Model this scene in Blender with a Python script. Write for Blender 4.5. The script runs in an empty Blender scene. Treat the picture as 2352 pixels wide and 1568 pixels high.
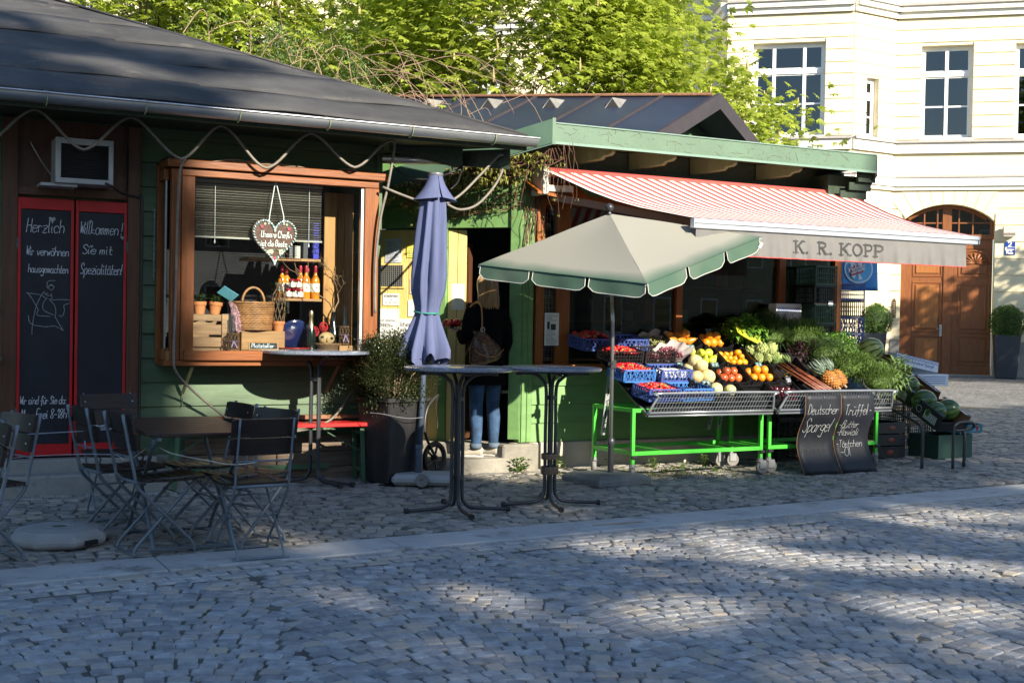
import bpy, bmesh, math, random
import numpy as np
from mathutils import Vector, Matrix
from math import sin, cos, pi, radians, sqrt, atan2
random.seed(7); np.random.seed(7)
SC = bpy.context.scene
COL = SC.collection
# ---------------------------------------------------------------- camera
cam_d = bpy.data.cameras.new('camera'); CAM = bpy.data.objects.new('camera', cam_d); COL.objects.link(CAM)
CAMPOS = Vector((-3.98, -10.43, 1.46)); YAW, PITCH, ROLL = radians(27), radians(-.985), radians(1.0)
_f = Vector((sin(YAW)*cos(PITCH), cos(YAW)*cos(PITCH), sin(PITCH))); _r = Vector((cos(YAW), -sin(YAW), 0)); _u = _r.cross(_f)
_r2 = _r*cos(ROLL)+_u*sin(ROLL); _u2 = _u*cos(ROLL)-_r*sin(ROLL)
_m = Matrix((( _r2.x, _u2.x, -_f.x), (_r2.y, _u2.y, -_f.y), (_r2.z, _u2.z, -_f.z)))
CAM.matrix_world = Matrix.Translation(CAMPOS) @ _m.to_4x4()
cam_d.sensor_width = 36; cam_d.sensor_fit = 'HORIZONTAL'; cam_d.lens = 36*2850/2352; cam_d.clip_end = 600; cam_d.clip_start = .05
SC.camera = CAM
# ---------------------------------------------------------------- sky and sun
SUNV = Vector((.2, -1.0, .51)).normalized()
world = bpy.data.worlds.new('World'); SC.world = world; world.use_nodes = True
_nt = world.node_tree; _sky = _nt.nodes.new('ShaderNodeTexSky'); _sky.sky_type = 'NISHITA'; _sky.sun_disc = False
_sky.sun_elevation = math.asin(SUNV.z); _sky.sun_rotation = atan2(SUNV.x, SUNV.y)
_sky.air_density = 1.0; _sky.dust_density = .4; _sky.ozone_density = 2.0
_hs = _nt.nodes.new('ShaderNodeHueSaturation'); _hs.inputs['Saturation'].default_value = 1.10; _nt.links.new(_sky.outputs[0], _hs.inputs['Color'])
_nt.links.new(_hs.outputs[0], _nt.nodes['Background'].inputs[0]); _nt.nodes['Background'].inputs[1].default_value = .105
sun_d = bpy.data.lights.new('sun', 'SUN'); SUN = bpy.data.objects.new('sun', sun_d); COL.objects.link(SUN)
sun_d.energy = 5.0; sun_d.angle = radians(.55); sun_d.color = (1.0, .91, .75)
SUN.rotation_euler = (-SUNV).to_track_quat('-Z', 'Y').to_euler(); SUN.location = (5, -30, 25)
SC.view_settings.view_transform = 'Standard'; SC.view_settings.look = 'None'; SC.view_settings.gamma = 1
SC.view_settings.use_curve_mapping = False; SC.view_settings.exposure = 1.17
SC.render.engine = 'CYCLES'
SC.cycles.max_bounces = 7; SC.cycles.diffuse_bounces = 3; SC.cycles.glossy_bounces = 3; SC.cycles.transmission_bounces = 4
SC.cycles.transparent_max_bounces = 16; SC.cycles.use_denoising = True; SC.cycles.sample_clamp_indirect = 6
SC.cycles.caustics_reflective = False; SC.cycles.caustics_refractive = False
# ---------------------------------------------------------------- materials
MATS = {}
def M(name, c, rough=.6, metal=0., var=.12, scale=6., bump=.0, bscale=40., spec=.5, hue=None, trans=0., coat=0., detail=4., stretch=None, rnd=0., dirt=None, warm=None):
    """procedural material: base colour broken up by two noises, optional relief, optional per-piece variation"""
    if name in MATS: return MATS[name]
    m = bpy.data.materials.new(name); m.use_nodes = True; nt = m.node_tree; N = nt.nodes; L = nt.links
    b = N['Principled BSDF']; b.inputs['Roughness'].default_value = rough; b.inputs['Metallic'].default_value = metal
    b.inputs['Specular IOR Level'].default_value = spec
    if coat: b.inputs['Coat Weight'].default_value = coat; b.inputs['Coat Roughness'].default_value = .15
    tc = N.new('ShaderNodeTexCoord'); src = tc.outputs['Object']
    if stretch:
        mp = N.new('ShaderNodeMapping'); mp.inputs['Scale'].default_value = stretch; L.new(src, mp.inputs[0]); src = mp.outputs[0]
    n1 = N.new('ShaderNodeTexNoise'); n1.inputs['Scale'].default_value = scale; n1.inputs['Detail'].default_value = detail; n1.inputs['Roughness'].default_value = .65
    L.new(src, n1.inputs['Vector'])
    r = N.new('ShaderNodeValToRGB'); r.color_ramp.elements[0].position = .3; r.color_ramp.elements[1].position = .7
    h = hue or (1, 1, 1)
    lo = [max(0, x*(1-var*1.3)) for x in c]; hi = [min(1, x*(1+var)*k) for x, k in zip(c, h)]
    r.color_ramp.elements[0].color = (*lo, 1); r.color_ramp.elements[1].color = (*hi, 1)
    L.new(n1.outputs[0], r.inputs[0]); out = r.outputs[0]
    if rnd:
        oi = N.new('ShaderNodeObjectInfo'); ge = N.new('ShaderNodeNewGeometry'); ad = N.new('ShaderNodeMath'); ad.operation = 'ADD'
        L.new(oi.outputs['Random'], ad.inputs[0]); L.new(ge.outputs['Random Per Island'], ad.inputs[1])
        fr = N.new('ShaderNodeMath'); fr.operation = 'FRACT'; L.new(ad.outputs[0], fr.inputs[0])
        mr = N.new('ShaderNodeMapRange'); mr.inputs[3].default_value = 1-rnd; mr.inputs[4].default_value = 1+rnd; L.new(fr.outputs[0], mr.inputs[0])
        mx = N.new('ShaderNodeVectorMath'); mx.operation = 'SCALE'; L.new(out, mx.inputs[0]); L.new(mr.outputs[0], mx.inputs['Scale']); out = mx.outputs[0]
        if warm:
            f2 = N.new('ShaderNodeMath'); f2.operation = 'MULTIPLY'; f2.inputs[1].default_value = 7.31; L.new(fr.outputs[0], f2.inputs[0]); f3 = N.new('ShaderNodeMath'); f3.operation = 'FRACT'; L.new(f2.outputs[0], f3.inputs[0])
            f4 = N.new('ShaderNodeMath'); f4.operation = 'POWER'; f4.inputs[1].default_value = 4.; L.new(f3.outputs[0], f4.inputs[0]); wm = N.new('ShaderNodeMixRGB'); wm.inputs[2].default_value = (*warm, 1); L.new(f4.outputs[0], wm.inputs[0]); L.new(out, wm.inputs[1]); out = wm.outputs[0]
    if dirt:
        n3 = N.new('ShaderNodeTexNoise'); n3.inputs['Scale'].default_value = dirt[1]; n3.inputs['Detail'].default_value = 6; n3.inputs['Roughness'].default_value = .75
        L.new(tc.outputs['Object'], n3.inputs['Vector'])
        r3 = N.new('ShaderNodeValToRGB'); r3.color_ramp.elements[0].position = dirt[2]; r3.color_ramp.elements[1].position = min(1, dirt[2]+.12)
        L.new(n3.outputs[0], r3.inputs[0])
        mm = N.new('ShaderNodeMixRGB'); mm.inputs[2].default_value = (*dirt[0], 1); L.new(r3.outputs[0], mm.inputs[0]); L.new(out, mm.inputs[1]); out = mm.outputs[0]
    L.new(out, b.inputs['Base Color'])
    if bump:
        n2 = N.new('ShaderNodeTexNoise'); n2.inputs['Scale'].default_value = bscale; n2.inputs['Detail'].default_value = 5; L.new(src, n2.inputs['Vector'])
        bp = N.new('ShaderNodeBump'); bp.inputs['Strength'].default_value = bump; bp.inputs['Distance'].default_value = .01
        L.new(n2.outputs[0], bp.inputs['Height']); L.new(bp.outputs[0], b.inputs['Normal'])
    if trans:
        tr = N.new('ShaderNodeBsdfTranslucent'); L.new(out, tr.inputs[0]); ms = N.new('ShaderNodeMixShader'); ms.inputs[0].default_value = trans
        L.new(b.outputs[0], ms.inputs[1]); L.new(tr.outputs[0], ms.inputs[2]); L.new(ms.outputs[0], N['Material Output'].inputs[0])
    MATS[name] = m; return m
def glass(name, tint=(.9, .95, .95), refl=.04, rough=.02, maxr=.6):
    if name in MATS: return MATS[name]
    m = bpy.data.materials.new(name); m.use_nodes = True; nt = m.node_tree; N = nt.nodes; L = nt.links
    N.remove(N['Principled BSDF'])
    t = N.new('ShaderNodeBsdfTransparent'); t.inputs[0].default_value = (*tint, 1); g = N.new('ShaderNodeBsdfGlossy'); g.inputs['Roughness'].default_value = rough
    fr = N.new('ShaderNodeFresnel'); fr.inputs[0].default_value = 1.5; mr = N.new('ShaderNodeMapRange'); mr.inputs[1].default_value = .04; mr.inputs[2].default_value = 1; mr.inputs[3].default_value = refl; mr.inputs[4].default_value = maxr
    L.new(fr.outputs[0], mr.inputs[0]); ms = N.new('ShaderNodeMixShader'); L.new(mr.outputs[0], ms.inputs[0]); L.new(t.outputs[0], ms.inputs[1]); L.new(g.outputs[0], ms.inputs[2])
    L.new(ms.outputs[0], N['Material Output'].inputs[0]); MATS[name] = m; return m
def wood(name, c, rough=.45, axis='x', var=.3, coat=.0, rnd=.12):
    st = {'x': (1.2, 14, 14), 'y': (14, 1.2, 14), 'z': (14, 14, 1.2)}[axis]
    return M(name, c, rough=rough, var=var, scale=2.2, stretch=st, bump=.15, bscale=5, coat=coat, rnd=rnd, detail=6, spec=.4)
# ---------------------------------------------------------------- mesh builder
class MB:
    def __init__(s): s.v = []; s.f = []; s.mi = []; s.cur = 0; s.T = None
    def add(s, vs, fs):
        o = len(s.v)
        if s.T is not None: vs = [tuple(s.T @ Vector(p)) for p in vs]
        s.v += [tuple(p) for p in vs]; s.f += [tuple(i+o for i in f) for f in fs]; s.mi += [s.cur]*len(fs); return s
    def bx(s, x0, x1, y0, y1, z0, z1):
        return s.add([(x0,y0,z0),(x1,y0,z0),(x1,y1,z0),(x0,y1,z0),(x0,y0,z1),(x1,y0,z1),(x1,y1,z1),(x0,y1,z1)],
                     [(0,3,2,1),(4,5,6,7),(0,1,5,4),(1,2,6,5),(2,3,7,6),(3,0,4,7)])
    def box(s, c, d, rot=(0,0,0)):
        R = Matrix.Rotation(rot[2],3,'Z')@Matrix.Rotation(rot[1],3,'Y')@Matrix.Rotation(rot[0],3,'X'); c = Vector(c)
        vs = [c+R@Vector((a*d[0]/2, b*d[1]/2, e*d[2]/2)) for a,b,e in ((-1,-1,-1),(1,-1,-1),(1,1,-1),(-1,1,-1),(-1,-1,1),(1,-1,1),(1,1,1),(-1,1,1))]
        return s.add(vs, [(0,3,2,1),(4,5,6,7),(0,1,5,4),(1,2,6,5),(2,3,7,6),(3,0,4,7)])
    def bar(s, a, b, w, h, up=(0,0,1)):
        a = Vector(a); b = Vector(b); d = (b-a).normalized(); u = Vector(up); sd = d.cross(u)
        if sd.length < 1e-4: sd = d.cross(Vector((1,0,0)))
        sd.normalize(); u = sd.cross(d); vs = []
        for p in (a, b):
            for i, j in ((-1,-1),(1,-1),(1,1),(-1,1)): vs.append(p+sd*i*w/2+u*j*h/2)
        return s.add(vs, [(0,3,2,1),(4,5,6,7),(0,1,5,4),(1,2,6,5),(2,3,7,6),(3,0,4,7)])
    def tube(s, pts, r, n=8, cap=True, closed=False, flat=None):
        P = [Vector(p) for p in pts]; m = len(P); rs = r if hasattr(r, '__len__') else [r]*m
        o = []; prev = None
        for i in range(m):
            if closed: t = P[(i+1)%m]-P[i-1]
            else: t = P[min(i+1,m-1)]-P[max(i-1,0)]
            if t.length < 1e-9: t = Vector((0,0,1))
            t.normalize()
            if prev is None:
                a = Vector((0,0,1)) if abs(t.z) < .9 else Vector((1,0,0)); prev = (a-t*a.dot(t)).normalized()
            else:
                q = prev-t*prev.dot(t); prev = q.normalized() if q.length > 1e-6 else prev
            bb = t.cross(prev)
            for k in range(n):
                an = 2*pi*k/n; o.append(P[i]+(prev*cos(an)*(flat or 1)+bb*sin(an))*rs[i])
        fs = []
        for i in range(m if closed else m-1):
            j = (i+1) % m
            for k in range(n): fs.append((i*n+k, i*n+(k+1)%n, j*n+(k+1)%n, j*n+k))
        if cap and not closed: fs.append(tuple(range(n-1,-1,-1))); fs.append(tuple((m-1)*n+k for k in range(n)))
        return s.add(o, fs)
    def lathe(s, prof, n=16, c=(0,0,0), sx=1, sy=1, cap=True):
        vs = []; fs = []; m = len(prof)
        for r, z in prof:
            for k in range(n): a = 2*pi*k/n; vs.append((c[0]+r*cos(a)*sx, c[1]+r*sin(a)*sy, c[2]+z))
        for i in range(m-1):
            for k in range(n): fs.append((i*n+k, i*n+(k+1)%n, (i+1)*n+(k+1)%n, (i+1)*n+k))
        if cap: fs.append(tuple(range(n-1,-1,-1))); fs.append(tuple((m-1)*n+k for k in range(n)))
        return s.add(vs, fs)
    def ball(s, c, r, sc=(1,1,1), n=10, m=7, R=None):
        vs = []; fs = []; c = Vector(c)
        def P(x,y,z):
            p = Vector((x*sc[0]*r, y*sc[1]*r, z*sc[2]*r)); return c+(R@p if R else p)
        vs.append(P(0,0,-1))
        for i in range(1, m):
            t = -pi/2+pi*i/m
            for k in range(n): a = 2*pi*k/n; vs.append(P(cos(t)*cos(a), cos(t)*sin(a), sin(t)))
        vs.append(P(0,0,1)); e = len(vs)-1
        for k in range(n): fs.append((0, 1+(k+1)%n, 1+k)); fs.append((e, e-n+k, e-n+(k+1)%n))
        for i in range(m-2):
            for k in range(n): a = 1+i*n; fs.append((a+k, a+(k+1)%n, a+n+(k+1)%n, a+n+k))
        return s.add(vs, fs)
    def prism(s, poly, d, o=(0,0,0), ax=((1,0,0),(0,0,1),(0,1,0))):
        """poly in plane (ax0, ax1), extruded d along ax2"""
        a, b, c = [Vector(x) for x in ax]; o = Vector(o); n = len(poly)
        vs = [o+a*p[0]+b*p[1] for p in poly]+[o+a*p[0]+b*p[1]+c*d for p in poly]
        fs = [tuple(range(n)), tuple(range(2*n-1, n-1, -1))]+[(i, n+i, n+(i+1)%n, (i+1)%n) for i in range(n)]
        return s.add(vs, fs)
    def grid(s, fn, nu, nv):
        vs = [fn(i/nu, j/nv) for j in range(nv+1) for i in range(nu+1)]
        fs = [(j*(nu+1)+i, j*(nu+1)+i+1, (j+1)*(nu+1)+i+1, (j+1)*(nu+1)+i) for j in range(nv) for i in range(nu)]
        return s.add(vs, fs)
    def mesh(s, name, mats, smooth=False, ang=None, fix=True):
        me = bpy.data.meshes.new(name); me.from_pydata(s.v, [], s.f)
        for m in (mats if isinstance(mats, (list, tuple)) else [mats]):
            me.materials.append(m)
        if any(s.mi): me.polygons.foreach_set('material_index', s.mi)
        if fix and len(s.f) < 60000:
            bm = bmesh.new(); bm.from_mesh(me); bmesh.ops.recalc_face_normals(bm, faces=bm.faces); bm.to_mesh(me); bm.free()
        if smooth or ang:
            me.polygons.foreach_set('use_smooth', [True]*len(me.polygons))
            if ang: me.set_sharp_from_angle(angle=radians(ang))
        me.update(); return me
    def build(s, name, mats, parent=None, smooth=False, ang=None, bevel=0, fix=True):
        return link(name, s.mesh(name, mats, smooth, ang, fix), parent, bevel)
def link(name, me, parent=None, bevel=0):
    o = bpy.data.objects.new(name, me); COL.objects.link(o)
    if parent is not None: o.parent = parent
    if bevel:
        b = o.modifiers.new('bevel', 'BEVEL'); b.width = bevel; b.segments = 1; b.limit_method = 'ANGLE'; b.angle_limit = radians(40)
    return o
def thing(name, label, cat, loc=(0,0,0), rotz=0., group=None):
    o = bpy.data.objects.new(name, None); COL.objects.link(o); o.location = loc; o.rotation_euler = (0,0,rotz); o.empty_display_size = .1
    return tag(o, label, cat, group)
def tag(o, label, cat, group=None):
    o['label'] = label; o['category'] = cat
    if group: o['group'] = group
    return o
def struct(o): o['kind'] = 'structure'; return o
def stuff(o): o['kind'] = 'stuff'; return o
def dup(root, loc=None, rotz=None, label=None, group=None):
    KIDS = {}
    for o in bpy.data.objects:
        if o.parent: KIDS.setdefault(o.parent, []).append(o)
    def rec(o, par):
        c = o.copy(); COL.objects.link(c); c.parent = par
        for k in KIDS.get(o, []): rec(k, c)
        return c
    r = rec(root, None)
    if loc is not None: r.location = loc
    if rotz is not None: r.rotation_euler = (0,0,rotz)
    if label: r['label'] = label
    if group: r['group'] = group
    return r
def evalmesh(o):
    dg = bpy.context.evaluated_depsgraph_get(); me = bpy.data.meshes.new_from_object(o.evaluated_get(dg)); return me
def gz(y):
    """height of the paving: falls gently from the stalls to the gutter strip"""
    if y < -2.75: return 0.
    if y < 1.0: return (y+2.75)*.021
    return max(0., .07875*(1-(y-1)/8))
def spline(pts, k=6, closed=False):
    P = [Vector(p) for p in pts]; n = len(P); out = []
    for i in range(n if closed else n-1):
        if closed: a,b,c,d = P[i-1],P[i],P[(i+1)%n],P[(i+2)%n]
        else: a,b,c,d = P[max(i-1,0)],P[i],P[i+1],P[min(i+2,n-1)]
        for j in range(k):
            t = j/k; out.append(.5*((2*b)+(c-a)*t+(2*a-5*b+4*c-d)*t*t+(3*b-a-3*c+d)*t**3))
    if not closed: out.append(P[-1])
    return out
RND = random.uniform
# ---------------------------------------------------------------- hand-drawn single-stroke lettering (flat ribbons on a surface)
_G = {'a':'48 39 19 07 05 14 34 47|49 45 54','b':'0e 04|07 19 39 47 46 34 14 05','c':'48 39 19 07 06 14 34 45','d':'4e 44|47 39 19 07 06 14 34 46',
'e':'07 47 48 39 19 07 06 14 34 45','f':'4d 3e 2c 22|08 38','g':'48 39 19 07 06 15 35 47|49 41 30 10 01','h':'0e 04|07 19 39 47 44','i':'09 05 14|0c 0b',
'k':'0e 04|38 06 44','l':'0e 05 14','m':'09 04|07 19 28 24|27 39 48 44','n':'09 04|07 19 39 47 44','o':'19 07 06 14 34 46 47 39 19','p':'09 00|07 19 39 47 46 34 14 05',
'r':'09 04|07 19 38','s':'48 39 19 08 17 36 45 34 14 05','t':'1d 15 24 34|09 39','u':'09 05 14 34 46|49 45 54','v':'09 24 49','w':'09 14 28 34 49','z':'09 49 04 44|17 37',
'A':'04 2e 44|18 38','B':'04 0e 3e 4c 3a 0a|3a 47 35 04','C':'4c 3e 1e 0b 07 14 34 46','D':'04 0e 2e 4b 47 24 04','E':'4e 0e 04 44|09 39','F':'04 0e 4e|09 39','G':'4c 3e 1e 0b 07 14 34 48 28','H':'04 0e|44 4e|09 49',
'I':'0e 04','K':'04 0e|4e 09 44','L':'0e 04 44','M':'04 0e 28 4e 44','N':'04 0e 44 4e','O':'1e 0b 07 14 34 47 4b 3e 1e','P':'04 0e 3e 4c 39 09','R':'04 0e 3e 4c 39 09|29 44','S':'4c 3e 1e 0c 1a 38 46 34 14 05',
'T':'24 2e|0e 4e','U':'0e 06 14 34 46 4e','V':'0e 24 4e','W':'0e 14 2b 34 4e','1':'0b 2e 24','2':'0c 1e 3e 4c 4a 04 44','3':'0d 2e 4c 29 46 24 05','8':'29 0c 2e 4c 29 06 24 46 29','0':'1e 0b 07 14 34 47 4b 3e 1e',
'-':'08 38','!':'0e 07|04 05','.':'04 05',':':'04 05|08 09','+':'08 48|26 2a'}
for a, b in (('ä','a'),('ö','o'),('ü','u')): _G[a] = _G[b]+'|1c 1b|3c 3b'
_G['Ö'] = _G['O']+'|1h 1g|3h 3g'; _G['é'] = _G['e']+'|1b 3d'
_NAR = {'i':2.2,'l':2.6,'I':1.8,'!':2,'.':1.6,':':1.8,' ':3,'t':4,'r':4.2,'1':3.6,'m':5.8,'f':4.4,'a':5.9,'u':5.9,'-':4.2}
def ribbon(mb, pts, w, frame, closed=False):
    o, ux, uy, n = frame; vs = []; m = len(pts)
    for i in range(m):
        a = Vector(pts[max(i-1,0)]); b = Vector(pts[min(i+1,m-1)]); d = b-a
        d = d.normalized() if d.length > 1e-9 else Vector((1,0))
        s = Vector((-d.y, d.x))*w/2
        if i == 0: p = Vector(pts[0])-d*w*.35
        elif i == m-1: p = Vector(pts[-1])+d*w*.35
        else: p = Vector(pts[i])
        for q in (p+s, p-s): vs.append(o+ux*q.x+uy*q.y)
    fs = [(2*i, 2*i+1, 2*i+3, 2*i+2) for i in range(m-1)]
    mb.add(vs, fs)
def script(mb, txt, size, w, o, ux=(1,0,0), uy=(0,0,1), slant=.12, jit=.25, sx=1., k=3, fit=None):
    """letters as ribbons; size = cap height; fit = total width"""
    ux = Vector(ux).normalized(); uy = Vector(uy).normalized(); n = ux.cross(uy); o = Vector(o); u = size/10
    tot = sum(_NAR.get(c, 5.2) for c in txt); hx = sx if fit is None else fit/(tot*u)
    x = 0; rs = random.Random(hash(len(txt))+int(size*1e4))
    for c in txt:
        if c in _G:
            for st in _G[c].split('|'):
                pts = []
                for t in st.split():
                    px = int(t[0], 36); py = int(t[1], 36)-4
                    px += rs.uniform(-jit, jit); py += rs.uniform(-jit, jit)
                    pts.append((((x+px)*hx+py*slant)*u, py*u, 0))
                if len(pts) > 2: pts = [(p.x, p.y) for p in spline(pts, k)]
                else: pts = [(p[0], p[1]) for p in pts]
                ribbon(mb, pts, w, (o, ux, uy, n))
        x += _NAR.get(c, 5.2)
    return tot*u*hx
def letter(name, txt, size, w, o, mat, parent, ux=(1,0,0), uy=(0,0,1), **k):
    mb = MB(); script(mb, txt, size, w, o, ux, uy, **k); return mb.build(name, mat, parent, fix=False)
# ================================================================ GROUND
KX0, KSL = -3.37, .0755           # gutter strip: upper edge line y = -2.93 + (x-KX0)*KSL
def ky(x): return -2.93+(x-KX0)*KSL
m_bed = M('joint_bed', (.12, .112, .10), rough=.95, var=.35, scale=5, bump=.5, bscale=90, hue=(1,1,.9), dirt=((.05,.075,.022), 1.3, .56))
def cobble_mat(name, c, rnd):
    m = M(name, c, rough=.74, var=.30, scale=11, bump=.4, bscale=45, spec=.28, rnd=rnd, warm=(.40,.345,.28), hue=(1.05,1,.93), dirt=((c[0]*1.28,c[1]*1.22,c[2]*1.1), .9, .60)); return m
m_cob = cobble_mat('granite_setts', (.285, .295, .315), .24)
m_cobU = cobble_mat('worn_granite_setts', (.26, .255, .245), .24)
m_slab = M('gutter_concrete', (.42,.415,.405), rough=.85, var=.14, scale=3, bump=.35, bscale=120, dirt=((.19,.185,.17), 2.0, .55))
def far_mat():
    m = M('distant_setts', (.20,.20,.205), rough=.85, var=.15, scale=.6); nt = m.node_tree; N = nt.nodes; L = nt.links
    b = N['Principled BSDF']; base = b.inputs['Base Color'].links[0].from_socket
    tc = N.new('ShaderNodeTexCoord'); vo = N.new('ShaderNodeTexVoronoi'); vo.inputs['Scale'].default_value = 9.5; vo.feature = 'DISTANCE_TO_EDGE'; vo.inputs['Randomness'].default_value = .55
    L.new(tc.outputs['Object'], vo.inputs['Vector'])
    r = N.new('ShaderNodeValToRGB'); r.color_ramp.elements[0].color = (.25,.24,.22,1); r.color_ramp.elements[0].position = .02; r.color_ramp.elements[1].position = .09; r.color_ramp.elements[1].color = (1,1,1,1)
    L.new(vo.outputs['Distance'], r.inputs[0]); vc = N.new('ShaderNodeTexVoronoi'); vc.inputs['Scale'].default_value = 9.5; vc.inputs['Randomness'].default_value = .55; L.new(tc.outputs['Object'], vc.inputs['Vector'])
    hsv = N.new('ShaderNodeSeparateColor'); L.new(vc.outputs['Color'], hsv.inputs[0]); mr = N.new('ShaderNodeMapRange'); mr.inputs[3].default_value = .72; mr.inputs[4].default_value = 1.25; L.new(hsv.outputs[0], mr.inputs[0])
    s1 = N.new('ShaderNodeVectorMath'); s1.operation = 'SCALE'; L.new(base, s1.inputs[0]); L.new(mr.outputs[0], s1.inputs['Scale'])
    mu = N.new('ShaderNodeMixRGB'); mu.blend_type = 'MULTIPLY'; mu.inputs[0].default_value = 1; L.new(s1.outputs[0], mu.inputs[1]); L.new(r.outputs[0], mu.inputs[2]); L.new(mu.outputs[0], b.inputs['Base Color'])
    bp = N.new('ShaderNodeBump'); bp.inputs['Strength'].default_value = .8; bp.inputs['Distance'].default_value = .02; L.new(r.outputs[0], bp.inputs['Height']); L.new(bp.outputs[0], b.inputs['Normal']); return m
m_far = far_mat()
mb = MB(); ys = [-160, -40, -12, -2.75, -1.5, 0, 1.0, 3, 5, 9, 14, 40, 240]; xs = [-220, -40, -14, -7, 0, 7, 14, 22, 40, 260]
mb.add([(x, y, gz(y)-.010) for y in ys for x in xs], [])
nx = len(xs); mb.f = [(j*nx+i, j*nx+i+1, (j+1)*nx+i+1, (j+1)*nx+i) for j in range(len(ys)-1) for i in range(nx-1)]
mb.mi = []
def innear(x, y): return -14 < x < 14 and -12 < y < 9
for j in range(len(ys)-1):
    for i in range(nx-1): mb.mi.append(0 if innear((xs[i]+xs[i+1])/2, (ys[j]+ys[j+1])/2) else 1)
GROUND = struct(mb.build('plaza_ground', [m_bed, m_far], fix=False))
def in_view(x, y, mar):
    d = Vector((x, y, 0))-CAMPOS; z = d.dot(_f); return z > 3.9 and abs(d.dot(_r)) < .4126*z+mar
def stone(x, y, a, w, l, h, rs):
    """one sett: 12 verts, rounded shoulder"""
    ca, sa = cos(a), sin(a); tilt = rs.uniform(-.022,.022), rs.uniform(-.022,.022); z0 = gz(y); vs = []
    out = []
    for i, j, sw in ((-1,-1,0),(1,-1,1),(1,1,0),(-1,1,1)):        # every corner is knocked off
        ju, jv, c1, c2 = rs.uniform(-.07,.03), rs.uniform(-.07,.03), rs.uniform(.006,.018), rs.uniform(.005,.013); u = i*w/2*(1+ju); v = j*l/2*(1+jv)
        e = [(u, v-j*c2), (u-i*c1, v)]; out += e[::-1] if sw else e
    ins = rs.uniform(.006,.010)
    for lv in range(3):
        for u, v in out:
            k = 1-2*ins/w if lv == 2 else 1; m = 1-2*ins/l if lv == 2 else 1
            uu, vv = u*k, v*m; z = (-.03, h-.006, h)[lv]+(uu*tilt[0]+vv*tilt[1] if lv else 0)
            vs.append((x+uu*ca-vv*sa, y+uu*sa+vv*ca, z0+z))
    return vs
SF = [(a, (a+1)%8, 8+(a+1)%8, 8+a) for a in range(8)]+[(8+a, 8+(a+1)%8, 16+(a+1)%8, 16+a) for a in range(8)]+[tuple(range(16,24))]
BF = [(0,1,5,4),(1,2,6,5),(2,3,7,6),(3,0,4,7),(4,5,9,8),(5,6,10,9),(6,7,11,10),(7,4,8,11),(8,9,10,11)]
rs = random.Random(3)
low = []; upp = []
# plaza: segmental arcs, each column of arcs about 1.35 m wide
W_ = 1.42; pitch = .086; rot = radians(-8); cr, sr = cos(rot), sin(rot)
for ci in range(-12, 16):
    for rj in range(-140, 140):
        n = 16; ofs = rs.uniform(0,1)
        for k in range(n):
            t = ((k+ofs)/n*2-1+rs.uniform(-.018,.018))
            u = ci*W_+t*W_/2; v = rj*pitch+.19*(1-t*t)+rs.uniform(-.005,.005)+.012*sin(rj*.7+ci*2+t*3)
            x = u*cr-v*sr; y = u*sr+v*cr-4.
            if y > ky(x)-.78 or not in_view(x, y, .9) or y < -9: continue
            a = rot-atan2(.34*t*1.0, W_/2)
            low.append((x, y, a, W_/n*1.02/max(.6, cos(a-rot))*rs.uniform(.86,1.06), pitch*rs.uniform(.90,1.03), rs.uniform(-.003,.004)))
# in front of the stalls: wider, mossier arcs of bigger setts
W2 = 1.5; p2 = .102; rot2 = radians(4)
c2, s2 = cos(rot2), sin(rot2)
def blocked(x, y):
    if y > 0 and -7 < x < .05 and y < 6: return True
    if x > .0 and y > .35+(1.2-x)*.0 and x < 5.6 and y < 9: return True
    return False
for ci in range(-5, 14):
    for rj in range(-40, 130):
        n = 13; ofs = rs.uniform(0,1)
        for k in range(n):
            t = ((k+ofs)/n*2-1+rs.uniform(-.02,.02))
            u = ci*W2+t*W2/2; v = rj*p2+.26*(1-t*t)+rs.uniform(-.008,.008)
            x = u*c2-v*s2; y = u*s2+v*c2-2.
            if y < ky(x)+.07 or not in_view(x, y, .9) or y > 11 or blocked(x, y): continue
            dpt = (Vector((x,y,0))-CAMPOS).dot(_f)
            if dpt > 22: continue
            a = rot2-atan2(.52*t, W2/2)
            upp.append((x, y, a, W2/n/max(.6, cos(a-rot2))*rs.uniform(.87,.98), p2*rs.uniform(.86,.95), rs.uniform(-.007,.006)))
allst = [(s, m_cob) for s in low]+[(s, m_cobU) for s in upp]
allst.sort(key=lambda q: -( (q[0][3]*q[0][4])/max(1., (Vector((q[0][0],q[0][1],0))-CAMPOS).dot(_f))**3) if in_view(q[0][0], q[0][1], -.05) and (Vector((q[0][0],q[0][1],0))-CAMPOS).dot(_f) > 5.1 else 0)
for s, mt in allst[:300]:
    me = bpy.data.meshes.new('cobble'); me.from_pydata(stone(*s, rs), [], SF); me.materials.append(mt); link('cobble', me, GROUND)
for mt, nm in ((m_cob, 'plaza_cobbles'), (m_cobU, 'stall_front_cobbles')):
    V = []; F = []
    for s, q in allst[300:]:
        if q is not mt: continue
        o = len(V); V += stone(*s, rs); F += [tuple(i+o for i in f) for f in SF]
    me = bpy.data.meshes.new(nm); me.from_pydata(V, [], F); me.materials.append(mt); me.update(); stuff(link(nm, me, GROUND))
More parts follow.
